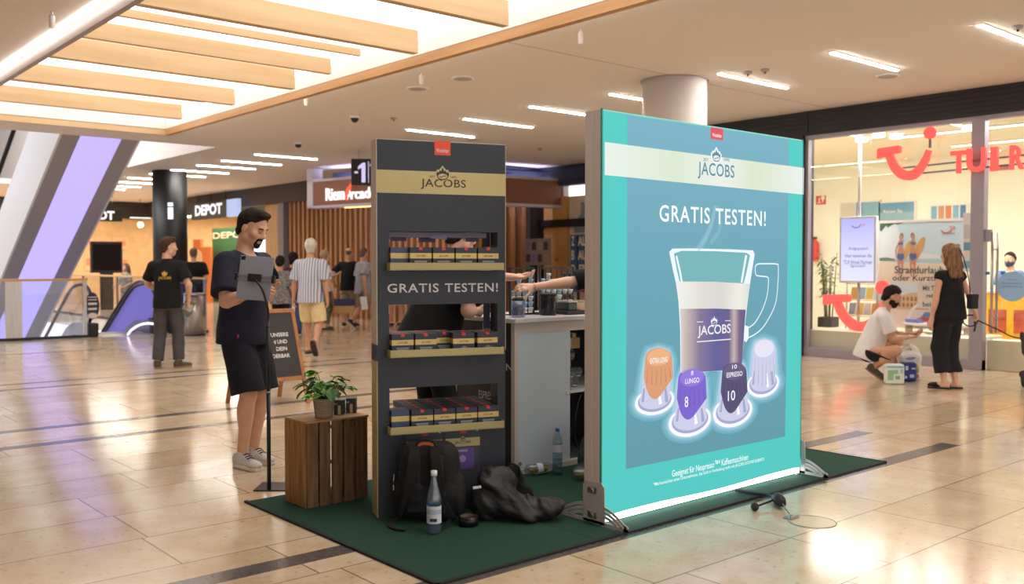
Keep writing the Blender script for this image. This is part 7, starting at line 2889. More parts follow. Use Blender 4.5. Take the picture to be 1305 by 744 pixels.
# far patterned panel seen at the very top left
t = thing('mosaic_panel', 'pale wall panel with blue grey shard pattern at the far upper level', 'panel', (-4.0, HALL_END - .12, 4.5))
MB().box((-6, 0, -.55), (8.5, .05, 2.8)).build('panel', mat('panel_pale', (222, 220, 214), rough=.7), t)
q = MB()
rng = random.Random(11)
for i in range(60):
    cx_, cz_ = rng.uniform(-5.6, 8), rng.uniform(-.2, 2.3)
    a0 = rng.uniform(0, 6.28)
    q.use(mat('shard_%d' % (i % 3), ((126, 150, 180), (96, 106, 126), (176, 190, 206))[i % 3], rough=.7)).flat([(cx_ + .5 * math.cos(a0), cz_ + .5 * math.sin(a0)), (cx_ + .6 * math.cos(a0 + 2), cz_ + .4 * math.sin(a0 + 2)), (cx_ + .5 * math.cos(a0 + 4), cz_ + .6 * math.sin(a0 + 4))], (0, -.004 - i * .0004, 0), (1, 0, 0), (0, 0, 1))
q.build('shard_pattern', None, t, fix=False)

# ---- glass balustrade along the void and the descending escalator
M_BGLASS = glass_mat('balustrade_glass', (240, 242, 248), .05)
M_RAILW = wood('rail_oak', (206, 160, 104), (220, 178, 122), 4, (.5, 5, 5), .4)


def balustrade(label, a, b, posts, ret=0):
    a, b = V(a[0], a[1], 0), V(b[0], b[1], 0)
    d = unit(b - a)
    L = np.linalg.norm(b - a)
    t = thing('balustrade', label, 'balustrade', tuple(a), math.atan2(d[1], d[0]))
    MB().box((0, -.035, 1.09), (L, .035, 1.135)).build('handrail', M_RAILW, t, .006)
    MB().box((0, -.03, 0), (L, .03, .05)).build('shoe', M_BLACKM, t)
    xs = [0] + [p * L for p in posts] + [L]
    for i in range(len(xs) - 1):
        MB().box((xs[i] + .01, -.006, .05), (xs[i + 1] - .01, .006, 1.09)).build('glass', M_BGLASS, t)
    for p in posts:
        MB().box((p * L - .03, -.02, .05), (p * L + .03, .02, 1.09)).build('post', M_STEEL, t)
    return t


bal = balustrade('glass balustrade with oak handrail before the violet lit escalator', (-6, 19.05), (5.62, 19.05), (.2, .45, .70, .995))
p = planeY(18, 400, 19.0)
MB().box((p[0] + 6 - .14, -.03, .05), (p[0] + 6 + .14, .03, 1.09)).build('broad_post', M_STEEL, bal)
balustrade('glass balustrade with oak handrail along the far right side of the void', (7.86, 18.75), (7.86, 29.8), (.01, .25, .5, .75))
balustrade('glass balustrade across the far end of the void', (-6, 29.9), (7.9, 29.9), (.1, .3, .5, .7, .9))

ED = thing('descending_escalator', 'escalator going down from the landing with black handrails and oval sign', 'escalator', (6.35, 19.2, 0))
M_RUB = mat('handrail_rubber', (26, 26, 30), rough=.4)
for xx in (-.62, .62):
    pts_ = [(xx, .95, .16), (xx, .55, .14), (xx, .22, .22), (xx, .02, .42), (xx, -.02, .66), (xx, .12, .88), (xx, .40, .985), (xx, .9, .98), (xx, 1.4, .86), (xx, 2.2, .42), (xx, 4, -.62), (xx, 7, -2.35)]
    MB().tube(smooth_pts(pts_, 5), .034, 10).build('handrail', M_RUB, ED)
    g = MB()
    pl = [(.25, .16), (.05, .45), (.03, .66), (.15, .85), (.40, .95), (.9, .945), (1.4, .82), (2.2, .38), (4, -.66), (7, -2.38), (7, -3.1), (4, -1.4), (2, -.25), (1.2, .1)]
    g.prism(pl, (xx - .006, 0, 0), (0, 1, 0), (0, 0, 1), (1, 0, 0), .012)
    g.build('glass', M_BGLASS, ED)
    g = MB()
    g.prism([(-.04, .0), (-.06, .16), (.05, .24), (.9, .24), (1.4, .10), (4, -1.42), (7, -3.15), (7, -3.5), (4, -1.8), (1.4, -.2), (.9, 0)], (xx - .09, 0, 0), (0, 1, 0), (0, 0, 1), (1, 0, 0), .18)
    g.build('skirt', mat('escalator_steel', (120, 118, 130), rough=.35, metal=.6), ED)
    g = MB()
    g.box((xx - .10, -.12, 0), (xx + .10, .10, .27))
    g.build('newel_cover', M_BLACKM, ED, .03)
b = MB()
for i in range(14):
    y0 = .35 + i * .40
    z0 = 0 if i < 2 else -.23 * (i - 1)
    b.box((-.50, y0, z0 - .23), (.50, y0 + .40, z0 - .002))
b.build('steps', mat('step_grey', (110, 108, 116), rough=.4, metal=.5), ED)
bx('comb_plate', (-.52, -.35, .001), (.52, .34, .006), M_STEEL, ED)
so = V(-.62, .05, .60)
sg = MB()
for i, rr_ in enumerate((1.0,)):
    sg.lathe([(.13, -.012), (.13, .0)], (0, 0, 0), 28, 'y', sy=1, sx=1)
sg.v = [(x_ + so[0], y_ * 1 + so[1] - .10, z_ * 2.0 + so[2]) for x_, y_, z_ in sg.v]
sg.build('oval_sign', mat('oval_sign_navy', (44, 44, 66), rough=.4), ED)
q = MB()
for z_ in (.16, .11, .02, -.08):
    q.box((so[0] - .08, so[1] - .1135, so[2] + z_), (so[0] + .08, so[1] - .1125, so[2] + z_ + (.015 if z_ > .1 else .04)))
q.build('sign_pictograms', M_WHITE, ED)
q = MB()
q.lathe([(.09, -.014), (.09, -.012)], (0, 0, 0), 24, 'y')
q.v = [(x_ + so[0], y_ + so[1] - .1, z_ * .6 + so[2] - .19) for x_, y_, z_ in q.v]
q.build('sign_foot', M_WHITE, ED)
# neighbouring escalator: violet skirt panel and lit white arch
EN = thing('neighbour_escalator', 'second escalator with violet lit side panel beyond the first one', 'escalator', (7.40, 20.3, 0))
g = MB()
g.prism([(.3, .0), (.3, .9), (1.2, 1.0), (2.2, .55), (6, -1.65), (6, -3.2), (2.2, -.9)], (-.02, 0, 0), (0, 1, 0), (0, 0, 1), (1, 0, 0), .04)
g.build('lit_panel', glow('violet_side_panel', (150, 136, 224), .55), EN)
pts_ = [(-.05, .0, .30), (-.05, -.05, .62), (-.05, .12, .90), (-.05, .5, 1.0), (-.05, 1.2, .98), (-.05, 2.2, .52), (-.05, 6, -1.68)]
MB().tube(smooth_pts(pts_, 5), .034, 10).build('handrail', M_RUB, EN)
pa = [V(*(gp(px, py, z) - V(6.35, 19.2, 0))) for px, py, z in ((163, 426, .03), (168, 420, .18), (178, 414, .30), (190, 412, .34), (203, 414, .30))]
MB().tube(smooth_pts([tuple(p) for p in pa]), .022, 8).build('lit_arch', glow('arch_white', (236, 240, 255), 1.2), ED)
g = MB()
g.box((-.10, -.35, 0), (.2, .3, .25))
g.build('newel_cover', M_BLACKM, EN, .03)

# bin and dark kiosk by the landing
bn_ = gp(248.5, 427)
BI = thing('waste_bin', 'brushed steel cylindrical waste bin by the escalator landing', 'bin', (bn_[0], bn_[1] - .0, 0))
MB().lathe([(0, .02), (.205, .02), (.205, .80), (.0, .80)], seg=40, cap=False).build('body', M_STEEL, BI)
MB().lathe([(.195, 0), (.195, .02)], seg=32).build('base', M_BLACKM, BI)
MB().lathe([(.21, .80), (.21, .835), (.12, .84), (.12, .80)], seg=40, cap=False).build('rim', M_STEEL, BI)
k_ = gp(222, 425)
t = thing('floor_unit', 'low dark control unit on the floor behind the young man\'s hand', 'unit', (k_[0] + .1, k_[1] + .25, 0))
MB().box((-.16, -.12, 0), (.16, .12, .52)).build('body', M_BLACKM, t, .02)
MB().box((-.12, -.125, .30), (.12, -.118, .46)).build('panel', M_GREYM, t)
# ------------------------------------------------------------------ people
def fdir(right, away):
    return (_r[0] * right + math.cos(YAW) * away, _r[1] * right + math.sin(YAW) * away)


def on_cloth(obj, target, off=.004):
    m = obj.modifiers.new('wrap', 'SHRINKWRAP')
    m.target = target
    m.wrap_method = 'NEAREST_SURFACEPOINT'
    m.wrap_mode = 'ABOVE_SURFACE'
    m.offset = off


def child(root, nm):
    for c in root.children:
        if c.name.split('.')[0] == nm:
            return c


# the letter on the tablet man's chest and the small red tab at his hem
shirt = child(MAN['root'], 't_shirt')
ch = MAN['neck'] - MAN['S'] * .17 + MAN['Fc'] * .16
t = text('chest_letter', 'R', tuple(ch + MAN['Xs'] * .035 - MAN['S'] * .05), tuple(-MAN['Xs'] * -1), tuple(MAN['S']), .075, .085, mat('print_darkred', (150, 44, 64), rough=.8), shirt, bold=-.02)
on_cloth(t, shirt)
hm = MAN['P'] - MAN['S'] * .02 + MAN['Xs'] * .17 + MAN['Fc'] * .10
MB().box(tuple(hm - V(.004, .004, .011)), tuple(hm + V(.004, .004, .011))).build('hem_tab', mat('tab_red', (186, 50, 56), rough=.7), shirt)

# promoter in the black polo, seen from behind
l0 = gp(214, 469)
YM = person('young man in black polo with gold lettering on the back, holding a leaflet', l0, fdir(-.12, 1), height=1.76, vox=.008, ank=((-.13, -.02), (.14, .03)), yaw=(10, -42), wr=((-.16, .30, 1.02), (.27, .03, .90)),
            pole=((-1, -.6, -.3), (.8, -1, 0)), head=(R(-62), R(-3), 0), skin=M_SKIN, face_detail=True, bulk=.96,
            top=dict(mat=M_BLACK, off=.018, hem=-.10, sleeve=.72, loose=.026, collar=True, name='polo_shirt'),
            legs=dict(mat=M_CHAR, to=1.93, off=.012, flare=.020, waist=.04), shoes=dict(style='sneaker', mat=M_SHOE_OL, sole=M_SOLE_TAN), hair=dict(style='short', mat=M_HAIR_BR, quiff=True), curl=(.5, .7))
polo = child(YM['root'], 'polo_shirt')
M_GOLDP = mat('print_gold', (206, 164, 78), rough=.5)
nb_ = YM['neck'] - YM['Fc'] * .17
t = text('back_lettering', 'JACOBS', tuple(nb_ - YM['S'] * .240 - YM['Xs'] * .105), tuple(YM['Xs']), tuple(YM['S']), .21, .050, M_GOLDP, polo, bold=.015)
on_cloth(t, polo)
cw_ = MB()
cw_.flat([(x * .085, y * .085) for x, y in CROWN], tuple(nb_ - YM['S'] * .150), tuple(YM['Xs']), tuple(YM['S']))
cw_.flat([(-.10, 0), (.10, 0), (.10, .004), (-.10, .004)], tuple(nb_ - YM['S'] * .252), tuple(YM['Xs']), tuple(YM['S']))
t = cw_.build('back_emblem', M_GOLDP, polo, fix=False)
on_cloth(t, polo)
w_ = tosw(YM, YM['W'][1] + V(.0, .06, -.09))
t = thing('leaflet', 'green and white leaflet in the young man\'s right hand', 'leaflet', tuple(w_), YAW - math.pi / 2 + R(25))
MB().box((-.09, -.004, -.12), (.05, .004, .09), Matrix.Rotation(R(24), 4, 'Y')).build('paper', mat('leaflet_green', (98, 110, 96), rough=.5), t)
MB().box((-.08, -.0055, -.05), (.04, -.0042, .05), Matrix.Rotation(R(24), 4, 'Y')).build('print', mat('leaflet_pale', (176, 176, 160), rough=.5), t)

# older man in shorts walking away
l0 = gp(397, 451)
OM = person('grey haired man in striped shirt and beige shorts walking away', l0, fdir(.12, 1), height=1.80, vox=.008, pelvis=(0, -.02, .93), ank=((-.09, .10), (.17, -.32, .20)), yaw=(6, -10), toe=(0, 1.1), wr=((-.31, .05, .83), (.27, -.02, .82)),
            head=(R(10), 0, 0), skin=M_SKIN2, bulk=1.05, belly=.04, top=dict(mat=M_STRIPE, off=.022, hem=-.12, sleeve=.85, loose=.036, collar=True), legs=dict(mat=M_BEIGE, to=.97, off=.020, flare=.034, waist=.0, name='shorts', fold=.009),
            shoes=dict(style='loafer', mat=mat('sandal_brown', (122, 90, 70), rough=.7), sole=M_SHOE_DK), hair=dict(style='short', mat=M_HAIR_GR, th=.015), curl=(.6, .6))
w_ = tosw(OM, OM['W'][0] + V(-.01, .02, -.13))
t = thing('paper_slip', 'folded white paper in the striped shirt man\'s left hand', 'paper', tuple(w_), R(20))
MB().box((-.012, -.02, -.09), (.012, .02, .05)).build('sheet', M_WHITE, t)

# group by the slatted wall
l0 = W2((445 - 652.5) / FPX * 21.1, 21.1)
BM = person('bald man in black t-shirt and khaki shorts before the slatted wall', l0, fdir(.15, 1), height=1.77, vox=.011, ank=((-.13, .02), (.13, -.02)), yaw=(15, -10), wr=((-.37, .05, 1.0), (.26, .0, .9)), skin=M_SKIN2, bulk=1.1, belly=.08, head=(R(-25), 0, 0),
            top=dict(mat=M_BLACK, off=.022, hem=-.10, sleeve=.75, loose=.03, name='t_shirt'), legs=dict(mat=M_KHAKI, to=1.0, off=.02, flare=.03, waist=.0, name='shorts'), shoes=dict(style='sneaker', mat=M_SHOE_DK, sole=M_SOLE_W), hair=dict(style='fringe', mat=M_HAIR_STB, th=.004))
l0 = W2((463 - 652.5) / FPX * 20.6, 20.6)
GM = person('man in loose grey shirt and shorts striding right before the slatted wall', l0, fdir(.8, .6), height=1.76, vox=.011, pelvis=(0, 0, .92), ank=((-.08, -.26, .17), (.09, .24)), toe=(.7, -.2), yaw=(5, -5), wr=((-.25, .14, .9), (.26, -.10, .88)), skin=M_SKIN2, bulk=1.08, belly=.05, head=(R(25), 0, 0),
            top=dict(mat=M_GREYT, off=.024, hem=-.16, sleeve=.85, loose=.035), legs=dict(mat=M_KHAKI, to=1.0, off=.02, flare=.03, waist=.0, name='shorts'), shoes=dict(style='sneaker', mat=M_SHOE_DK, sole=M_SOLE_W), hair=dict(style='short', mat=M_HAIR_STB, th=.006))
l0 = W2((414 - 652.5) / FPX * 20.2, 20.2)
WM = person('woman with short fair hair and dark green trousers carrying shopping bags', l0, fdir(.75, .45), height=1.70, sex='f', vox=.011, ank=((-.09, .05), (.09, -.04)), wr=((-.16, .30, 1.18), (.26, .10, .84)), skin=M_SKIN, head=(R(-5), 0, 0),
            top=dict(mat=M_WHITE_T, off=.014, hem=-.06, sleeve=.5, loose=.02, name='blouse'), legs=dict(mat=M_OLIVE, to=1.85, off=.016, flare=.02, waist=.04), shoes=dict(style='loafer', mat=M_SHOE_OL), hair=dict(style='bob', mat=mat('hair_fair', (170, 140, 106), rough=.6, noise=.2, nscale=50), th=.014))
M_KRAFT = mat('kraft_paper', (176, 140, 92), rough=.7)
M_BAGBLUE = mat('bag_navy', (48, 52, 86), rough=.6)


def shop_bag(label, hand, h_, w_, m1, m2, frac, logo=None, tilt=0.0, drop=.17):
    c = hand - V(0, 0, h_ + drop)
    t = thing('shopping_bag', label, 'bag', tuple(c), YAW - math.pi / 2 + R(8))
    mr = Matrix.Rotation(tilt, 4, 'Y')
    MB().box((-w_ / 2, -.06, 0), (w_ / 2, .06, h_ * frac), mr).build('lower_panel', m1, t, .004)
    MB().box((-w_ / 2, -.0605, h_ * frac), (w_ / 2, .0605, h_), mr).build('upper_panel', m2, t, .004)
    for y in (-.05, .05):
        MB().tube([mr @ Vector(p) for p in smooth_pts([(-w_ * .22, y, h_), (-w_ * .16, y * .6, h_ + .10), (w_ * .16, y * .6, h_ + .10), (w_ * .22, y, h_)])], .006, 6).build('handle', M_STAND, t)
    if logo:
        q = MB()
        q.flat(strip_poly(smooth_pts([(-.08, .0), (-.04, .07), (.06, .07), (.10, .05), (.09, -.02)]), .02), tuple(mr @ Vector((0, -.062, h_ * .45))), tuple(mr @ Vector((1, 0, 0))), tuple(mr @ Vector((0, 0, 1))))
        q.build('logo', M_STAND, t, fix=False)
    return t


shop_bag('navy and kraft paper shopping bag hanging between the woman and the bald man', tosw(WM, WM['W'][1]) + _r * .22, .31, .43, M_KRAFT, M_BAGBLUE, .52)
shop_bag('white shopping bag with dark curved logo held behind the striped shirt man', tosw(BM, BM['W'][0]) - _r * .26, .31, .27, M_WHITE_T, M_WHITE_T, .5, True, R(14), .02)
t = shop_bag('narrow white paper bag in the hand of the grey shirt man', tosw(GM, GM['W'][1]), .28, .14, M_WHITE_T, M_WHITE_T, .5, None, R(-8))

l0 = W2((357 - 652.5) / FPX * 17.6, 17.6)
PW_ = person('woman with dark tied hair in grey patterned blouse behind the A-board', l0, fdir(.1, 1), height=1.55, sex='f', vox=.010, wr=((-.14, .25, .95), (.22, .10, .80)), skin=M_SKIN2, top=dict(mat=M_PATT, off=.02, hem=-.16, sleeve=.9, loose=.03, name='blouse'),
             legs=dict(mat=M_BLACK, to=1.9, off=.016, flare=.03, waist=.02), shoes=dict(style='loafer', mat=M_SHOE_DK), hair=dict(style='bun', mat=M_HAIR_DK, th=.02), bulk=1.15)
l0 = W2((374 - 652.5) / FPX * 18.6, 18.6)
PB_ = person('woman with dark hair in black top and blue jeans behind the striped shirt man', l0, fdir(-.6, .8), height=1.63, sex='f', vox=.011, skin=M_SKIN2, top=dict(mat=mat('magenta_black', (34, 26, 32), rough=.9, col2=(110, 40, 74), nscale=3), off=.016, hem=-.05, sleeve=.7, loose=.02, name='t_shirt'),
             legs=dict(mat=M_JEAN, to=1.95, off=.014, flare=.02, waist=.04), shoes=dict(style='sneaker', mat=M_SHOE_DK, sole=M_SOLE_W), hair=dict(style='bob', mat=M_HAIR_DK, th=.022))

# people near the escalator landing
l0 = W2((247 - 652.5) / FPX * 20.6, 20.6)
person('man in black t-shirt and jeans leaning on the rail behind the waste bin', l0, fdir(-.35, .9), height=1.76, vox=.011, wr=((-.50, .10, 1.16), (.24, .05, .86)), pole=((-.6, -1, -.4), (.4, -1, 0)), skin=M_SKIN, head=(0, R(-6), 0), bulk=1.1,
       top=dict(mat=M_BLACK, off=.024, hem=-.12, sleeve=.75, loose=.03, name='t_shirt'), legs=dict(mat=M_JEAN, to=1.95, off=.016, flare=.02, waist=.02), shoes=dict(style='sneaker', mat=M_SHOE_W, sole=M_SOLE_W), hair=dict(style='short', mat=M_HAIR_STB, th=.007))
l0 = W2((213 - 652.5) / FPX * 22.6, 22.6)
person('bald man in dark shirt beyond the young man\'s shoulder by the black column', l0, fdir(.9, .1), height=1.72, vox=.012, skin=M_SKIN2, wr=((-.2, .25, 1.0), (.2, .25, 1.0)), top=dict(mat=mat('dark_shirt', (62, 58, 70), rough=.9), off=.02, hem=-.1, sleeve=.8, loose=.03), legs=dict(mat=M_NAVY2, to=1.9, flare=.02),
       shoes=dict(style='loafer', mat=M_SHOE_DK), hair=dict(style='fringe', mat=M_HAIR_STB, th=.003))
l0 = W2((161 - 652.5) / FPX * 25.0, 25.0)
person('long haired person in grey green top beyond the glass balustrade', l0, fdir(-.4, -.9), height=1.42, sex='f', vox=.012, skin=M_SKIN, wr=((-.15, .22, .80), (.15, .24, .82)), top=dict(mat=mat('sage_top', (130, 134, 118), rough=.9), off=.016, sleeve=.8, loose=.03, name='blouse'),
       legs=dict(mat=M_GREYT, to=1.9, flare=.03), shoes=dict(style='loafer', mat=M_SHOE_DK), hair=dict(style='long', mat=M_HAIR_BLD, th=.016))

# shopper whose legs show through the tower's middle opening
l0 = W2((505.5 - 652.5) / FPX * 21.6, 21.6)
person('bare legged woman in a pale dress, legs visible through the tower\'s middle opening', l0, fdir(-.9, .3), height=1.68, sex='f', vox=.011, ank=((-.06, .13), (.07, -.14)), skin=M_SKIN2, top=dict(mat=M_WHITE_T, off=.02, hem=-.42, sleeve=.3, name='dress'),
       shoes=dict(style='loafer', mat=M_SHOE_DK), hair=dict(style='bob', mat=M_HAIR_BR, th=.014))

# ---- staff at the counter
b1 = V(3.71, 5.05, .011)
f1 = (.96, -.10)


def l1(p):
    return tolocal(b1, f1, p)


hB = planeX(611, 399, 4.07)
h1, h2 = dp(604, 396, 6.26), dp(664, 354, 6.36)
person('barista in black shirt leaning over the counter behind the dark tower', b1, f1, height=1.76, vox=.007, pelvis=(0, -.10, .92), lean=(0, .44), ank=((-.12, .0), (.12, .0)), wr=(l1(h2), l1(h1)), pole=((-.8, -.4, -.6), (.7, -.5, -.6)), hdir=(None, (-.25, 1, -.25)),
       curl=(.5, .8), skin=M_SKIN3, head=(R(0), R(-14), 0), closed=True, bulk=1.12, belly=.05, top=dict(mat=M_BLACK, off=.020, hem=-.12, sleeve=.80, loose=.03, name='shirt'), legs=dict(mat=M_BLACK2, to=1.9, waist=.0), shoes=dict(style='sneaker', mat=M_SHOE_DK, sole=M_SOLE_DK),
       hair=dict(style='short', mat=M_HAIR_DK), face_detail=True)
b2_ = V(4.63, 4.20, .011)
f2 = (-.93, .30)
h3 = dp(667, 368, 6.25)
B2 = person('barista behind the light box reaching one bare arm with bracelet over the counter', b2_, f2, height=1.70, sex='f', vox=.006, lean=(0, .10), twist=R(12), ank=((-.10, .0), (.10, .0)), wr=((.25, .05, .9), tolocal(b2_, f2, h3)), pole=((-.5, -1, -.2), (.5, .2, -1)),
            hdir=(None, tuple(V(tolocal((0, 0, 0), f2, dp(651, 364, 6.20) - dp(667, 368, 6.25))) + V(0, 0, -.02))), thumb=(None, (-.7, .3, -.75)), curl=(.3, .62), skin=M_SKIN3, head=(0, R(-8), 0),
            top=dict(mat=M_BLACK, off=.016, hem=-.10, sleeve=.82, loose=.022, name='t_shirt'), legs=dict(mat=M_BLACK2, to=1.9, waist=.02), shoes=dict(style='sneaker', mat=M_SHOE_DK, sole=M_SOLE_DK), hair=dict(style='bun', mat=M_HAIR_BR, th=.012))
W1 = B2['W'][1]
Dv = unit(W1 - B2['E'][1])
q = MB()
ring = []
a1 = unit(np.cross(Dv, V(0, 0, 1)))
a2 = np.cross(Dv, a1)
for i in range(25):
    a = 2 * math.pi * i / 24
    ring.append(W1 - Dv * .012 + a1 * (.031 * math.cos(a)) + a2 * (.031 * math.sin(a)))
q.tube(ring, .003, 6)
q.build('bracelet', mat('bracelet_gold', (200, 170, 110), rough=.3, metal=.7), B2['root'])

# ---- crouching man and standing woman before the travel shop
cl0 = gp(1125, 482)
CD_ = 11.6
k_ = CD_ / FPX
cf = fdir(.95, -.30)
CM = person('man in white t-shirt and black shorts crouching beside shopping bags', cl0, cf, height=1.78, vox=.007, pelvis=(.0, -.17, .33), lean=(.02, .38), ank=((-.12, .16, .10), (.12, -.10, .15)), toe=(.15, .55), yaw=(10, -25), knee=((-.25, 1, .35), (.75, .62, .5)),
            wr=((-.04, .33, .55), (.06, .29, .52)), pole=((-.6, -.5, -.6), (.7, -.6, -.5)), head=(R(4), R(-24), 0), closed=True, curl=(.8, .8), skin=M_SKIN2, face_detail=True,
            top=dict(mat=M_WHITE_T, off=.018, hem=-.10, sleeve=.72, loose=.026, name='t_shirt', neck=(.0, .05, .082)), legs=dict(mat=M_BLACK, to=.80, off=.018, flare=.028, waist=.03, name='shorts'), shoes=dict(style='sneaker', mat=M_SHOE_OL, sole=M_SOLE_TAN),
            hair=dict(style='short', mat=M_HAIR_DK, th=.013), beard=dict(style='full', mat=M_HAIR_DK))
MB().tube([CM['W'][1] + V(.032 * math.cos(a), .004, .032 * math.sin(a)) for a in [6.283 * i / 16 for i in range(17)]], .006, 6).build('wristband', mat('band_pale', (206, 200, 190), rough=.5), CM['root'])
gl = tosw(CM, CM['neck'] - CM['S'] * .16 + CM['Fc'] * .155)
t = thing('sunglasses', 'black sunglasses hung in the neck of the crouching man\'s white t-shirt', 'sunglasses', tuple(gl), CM['ang'])
for z in (.028, -.03):
    MB().ball((0, .012, z), .030, 14, 8, (.75, .25, 1)).build('lens', M_DARKDOME, t)
MB().box((-.006, .002, -.008), (.006, .012, .008)).box((.016, -.01, .0), (.022, .010, .06)).build('frame', M_BLACKM, t)

wl0 = gp(1209, 495)
wf_ = fdir(-.38, .92)
WO = person('woman in sleeveless black top and cropped black trousers holding the dog leash', wl0, wf_, height=1.62, sex='f', vox=.007, ank=((-.065, .0), (.07, -.03)), yaw=(34, 30), wr=((-.20, .07, .76), (.43, .03, .84)), pole=((-.6, -1, 0), (.5, -1, -.4)), thumb=(None, None), curl=(.35, .9),
            hdir=(None, (.35, .1, -.8)), skin=M_SKIN, head=(R(4), R(4), 0), bulk=1.06, top=dict(mat=M_BLACK, off=.016, hem=-.06, sleeve=.12, loose=.012, name='sleeveless_top', neck=(.0, .03, .085)), legs=dict(mat=M_BLACK2, to=1.72, off=.016, flare=.030, waist=.12, fold=.008),
            shoes=dict(style='clog', mat=M_BLACK, sole=M_SOLE_DK), hair=dict(style='long', mat=M_HAIR_BLD, th=.016))
hc_ = WO['H'](0, -.095, .105)
q = MB()
for i in range(5):
    a = WO['H'](-.035 + .0175 * i, -.10, .10)
    b_ = WO['H'](-.03 + .015 * i, -.115, .145 - .004 * abs(i - 2))
    q.tube([a, (a + b_) / 2 + V(0, 0, .012), b_], .006, 6)
q.tube([WO['H'](-.04, -.10, .10), WO['H'](.04, -.10, .10)], .008, 6)
q.build('hair_clip', mat('clip_horn', (196, 176, 160), rough=.4), WO['root'])
hb = dp(1239, 383, 10.42)
t = thing('handbag', 'small black handbag hanging at the woman\'s right hip', 'handbag', tuple(hb), WO['ang'])
MB().box((-.05, -.035, -.09), (.06, .035, .07)).build('body', M_PACK, t, .012)
MB().box((-.052, -.038, .02), (.062, .038, .072)).build('flap', M_PACK, t, .010)
MB().tube(smooth_pts([(-.03, 0, .07), (-.06, .0, .25), (-.12, .02, .48), (-.16, .04, .56)]), .006, 6).build('strap', M_PACK, t)

# shopping in front of the crouching man
pk = gp(1143, 490)
prz = YAW - math.pi / 2 - R(8)
t = thing('paper_pack', 'white and green pack of paper rolls on the floor before the crouching man', 'pack', (pk[0], pk[1] + .02, 0), prz)
MB().box((-.105, -.0, 0), (.105, .12, .235)).build('wrapper', mat('pack_white', (222, 230, 222), rough=.35), t, .025, 4)
q = MB()
for x0, x1, z0, z1, c in ((-.095, .095, .195, .215, (120, 180, 200)), (-.085, -.02, .05, .165, (150, 190, 140)), (.0, .05, .06, .10, (120, 170, 130)), (-.02, .03, .12, .17, (150, 196, 160)), (.055, .09, .13, .18, (170, 200, 200))):
    q.use(mat('pack_%d' % (c[0] + c[1]), c, rough=.4)).box((x0, -.0015, z0), (x1, .004, z1))
q.build('print', None, t)
pk = gp(1160, 487)
t = thing('paper_pack', 'dark blue glossy pack on the floor between white pack and carrier bag', 'pack', (pk[0] + .03, pk[1] + .02, 0), prz)
MB().box((-.085, 0, 0), (.085, .14, .23)).build('wrapper', mat('pack_blue', (44, 56, 130), rough=.25), t, .03, 4)
q = MB()
for x0, x1, z0, z1 in ((-.05, -.02, .14, .19), (.0, .05, .05, .09), (.02, .06, .15, .17), (-.06, -.03, .04, .07)):
    q.box((x0, -.0015, z0), (x1, .004, z1))
q.build('print', mat('pack_pale', (190, 196, 220), rough=.4), t)
pk = gp(1171, 485)
t = thing('carrier_bag', 'white plastic carrier bag with colourful print standing before the crouching man', 'bag', (pk[0] - .0, pk[1] + .14, 0), prz)
F = Field((-.24, -.16, -.02), (.24, .2, .48), .007)
F.add(rbox((.02, .02, .16), (.135, .085, .16), .05), .03).add(rbox((-.01, .02, .33), (.11, .035, .07), .03), .06).add(cap((-.10, .02, .36), (.02, .02, .41), .025), .03).add(cap((.02, .02, .41), (.10, .02, .36), .022), .03)
F.half((0, 0, .002), (0, 0, -1)).ripple(.008, 30, 6)
F.sub(ell((.0, .02, .365), (.035, .2, .016)), .01)
F.mesh('bag_body', mat('plastic_white', (222, 218, 214), rough=.35), t)
body_ = [c for c in t.children][0]
q = MB()
for cx_, cz_, a, b_, c in ((.02, .27, .055, .022, (150, 140, 200)), (.06, .17, .05, .05, (226, 200, 70)), (.085, .11, .03, .02, (110, 150, 70)), (.02, .12, .02, .05, (120, 96, 160)), (.10, .05, .03, .035, (190, 70, 80)), (.0, .05, .03, .02, (200, 150, 110))):
    q.use(mat('bagprint_%d_%d' % (c[0], c[1]), c, rough=.5)).flat([(cx_ + a * math.cos(x), cz_ + b_ * math.sin(x)) for x in [6.283 * i / 14 for i in range(14)]], (0, -.12, 0), (1, 0, 0), (0, 0, 1))
pr_ = q.build('print', None, t, fix=False)
on_cloth(pr_, body_, .003)

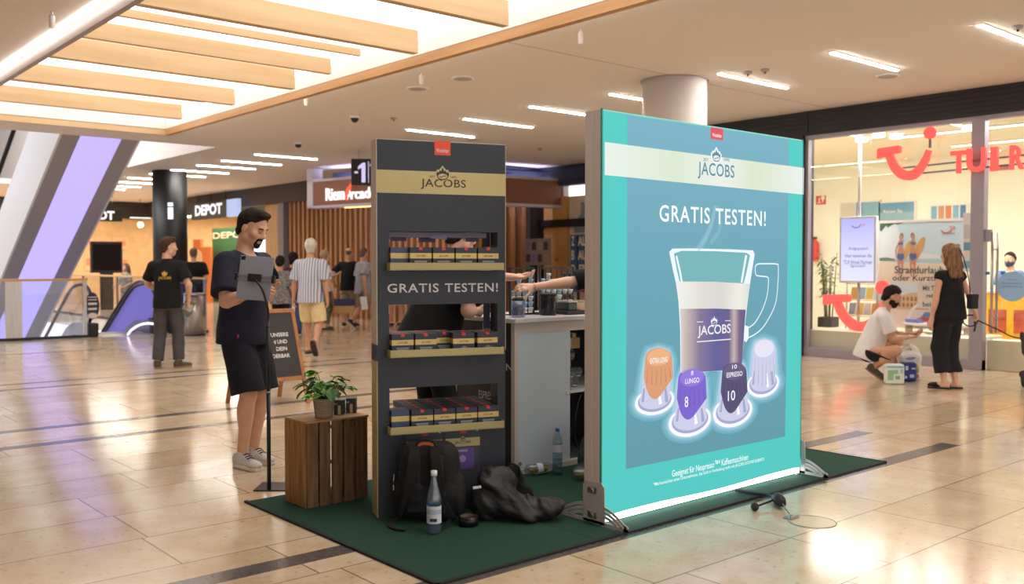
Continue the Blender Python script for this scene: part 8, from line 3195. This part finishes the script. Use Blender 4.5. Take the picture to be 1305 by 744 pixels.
# dog at the right edge, on the lead
dg0 = gp(1347, 496)
DOGF = fdir(.75, -.25)
M_FUR = mat('dog_fur', (62, 56, 56), rough=.95, noise=.4, nscale=30, bump=.9, bscale=60)
da = math.atan2(DOGF[1], DOGF[0]) - math.pi / 2
F = Field((-.22, -.62, -.01), (.22, .68, .80), .010)
F.add(ell((0, .12, .42), (.12, .20, .14)), .05).add(ell((0, -.16, .43), (.105, .20, .115)), .06).add(cap((0, .26, .48), (0, .36, .64), .075, .06), .05)
F.add(ell((0, .41, .69), (.07, .085, .07)), .03).add(cap((0, .46, .675), (0, .56, .65), .038, .028), .03)
for s_ in (-1, 1):
    F.add(cap((s_ * .075, .20, .36), (s_ * .075, .21, .20), .05, .034), .03).add(cap((s_ * .075, .21, .20), (s_ * .075, .20, .03), .034, .034), .02).add(ell((s_ * .075, .225, .022), (.036, .05, .024)), .02)
    F.add(cap((s_ * .075, -.26, .40), (s_ * .08, -.17, .26), .075, .045), .04).add(cap((s_ * .08, -.17, .26), (s_ * .08, -.33, .15), .042, .03), .02).add(cap((s_ * .08, -.33, .15), (s_ * .08, -.31, .03), .032, .032), .02).add(ell((s_ * .08, -.285, .022), (.036, .05, .024)), .02)
    F.add(cap((s_ * .06, .39, .73), (s_ * .095, .38, .60), .028, .030), .015)
F.add(cap((0, -.33, .47), (0, -.36, .62), .03, .022), .03)
F.ripple(.006, 110, 4).half((0, 0, .003), (0, 0, -1))
DOG = F.mesh('dog', M_FUR, None)
tag(DOG, 'dark grey curly dog on a lead at the right edge of the photo', 'dog')
DOG.location = (dg0[0], dg0[1], 0)
DOG.rotation_euler = (0, 0, da)
for s_ in (-1, 1):
    MB().ball((s_ * .034, .475, .71), .011, 10, 6).build('eye', M_IRIS, DOG)
MB().ball((0, .588, .655), .016, 10, 8).build('nose', M_BLACKM, DOG)
nk_ = V(0, .31, .56)
MB().tube([nk_ + V(.078 * math.cos(a), .078 * .55 * math.sin(a) * 1.1, -.078 * .5 * math.sin(a)) for a in [6.283 * i / 20 for i in range(21)]], .012, 6).build('collar', mat('collar_red', (120, 40, 40), rough=.6), DOG)
hw_ = tosw(WO, WO['W'][1] + V(.02, .02, -.08))
nk_ = nk_ + V(0, 0, .10)
cw0 = V(dg0[0] + nk_[0] * math.cos(da) - nk_[1] * math.sin(da), dg0[1] + nk_[0] * math.sin(da) + nk_[1] * math.cos(da), nk_[2])
t = thing('dog_leash', 'black dog leash from the woman\'s hand down to the right edge', 'leash', tuple(hw_))
mid = dp(1304, 431, 10.9)
MB().tube(smooth_pts([tuple(hw_ - hw_), tuple((hw_ * .55 + mid * .45) - hw_ + V(0, 0, -.015)), tuple(mid - hw_), tuple(cw0 - hw_)]), .008, 8).build('cord', M_CABLE, t)
lp = [(_r * (.085 * math.cos(a) - .05) + V(0, 0, 1) * (.065 * math.sin(a) - .02)) for a in [6.283 * i / 18 for i in range(19)]]
MB().tube(lp, .008, 8).build('hand_loop', M_CABLE, t)
MB().tube([V(.0, 0, -.02), V(.02, 0, -.09), V(.015, .01, -.15)], .011, 8).build('grip', M_CABLE, t)
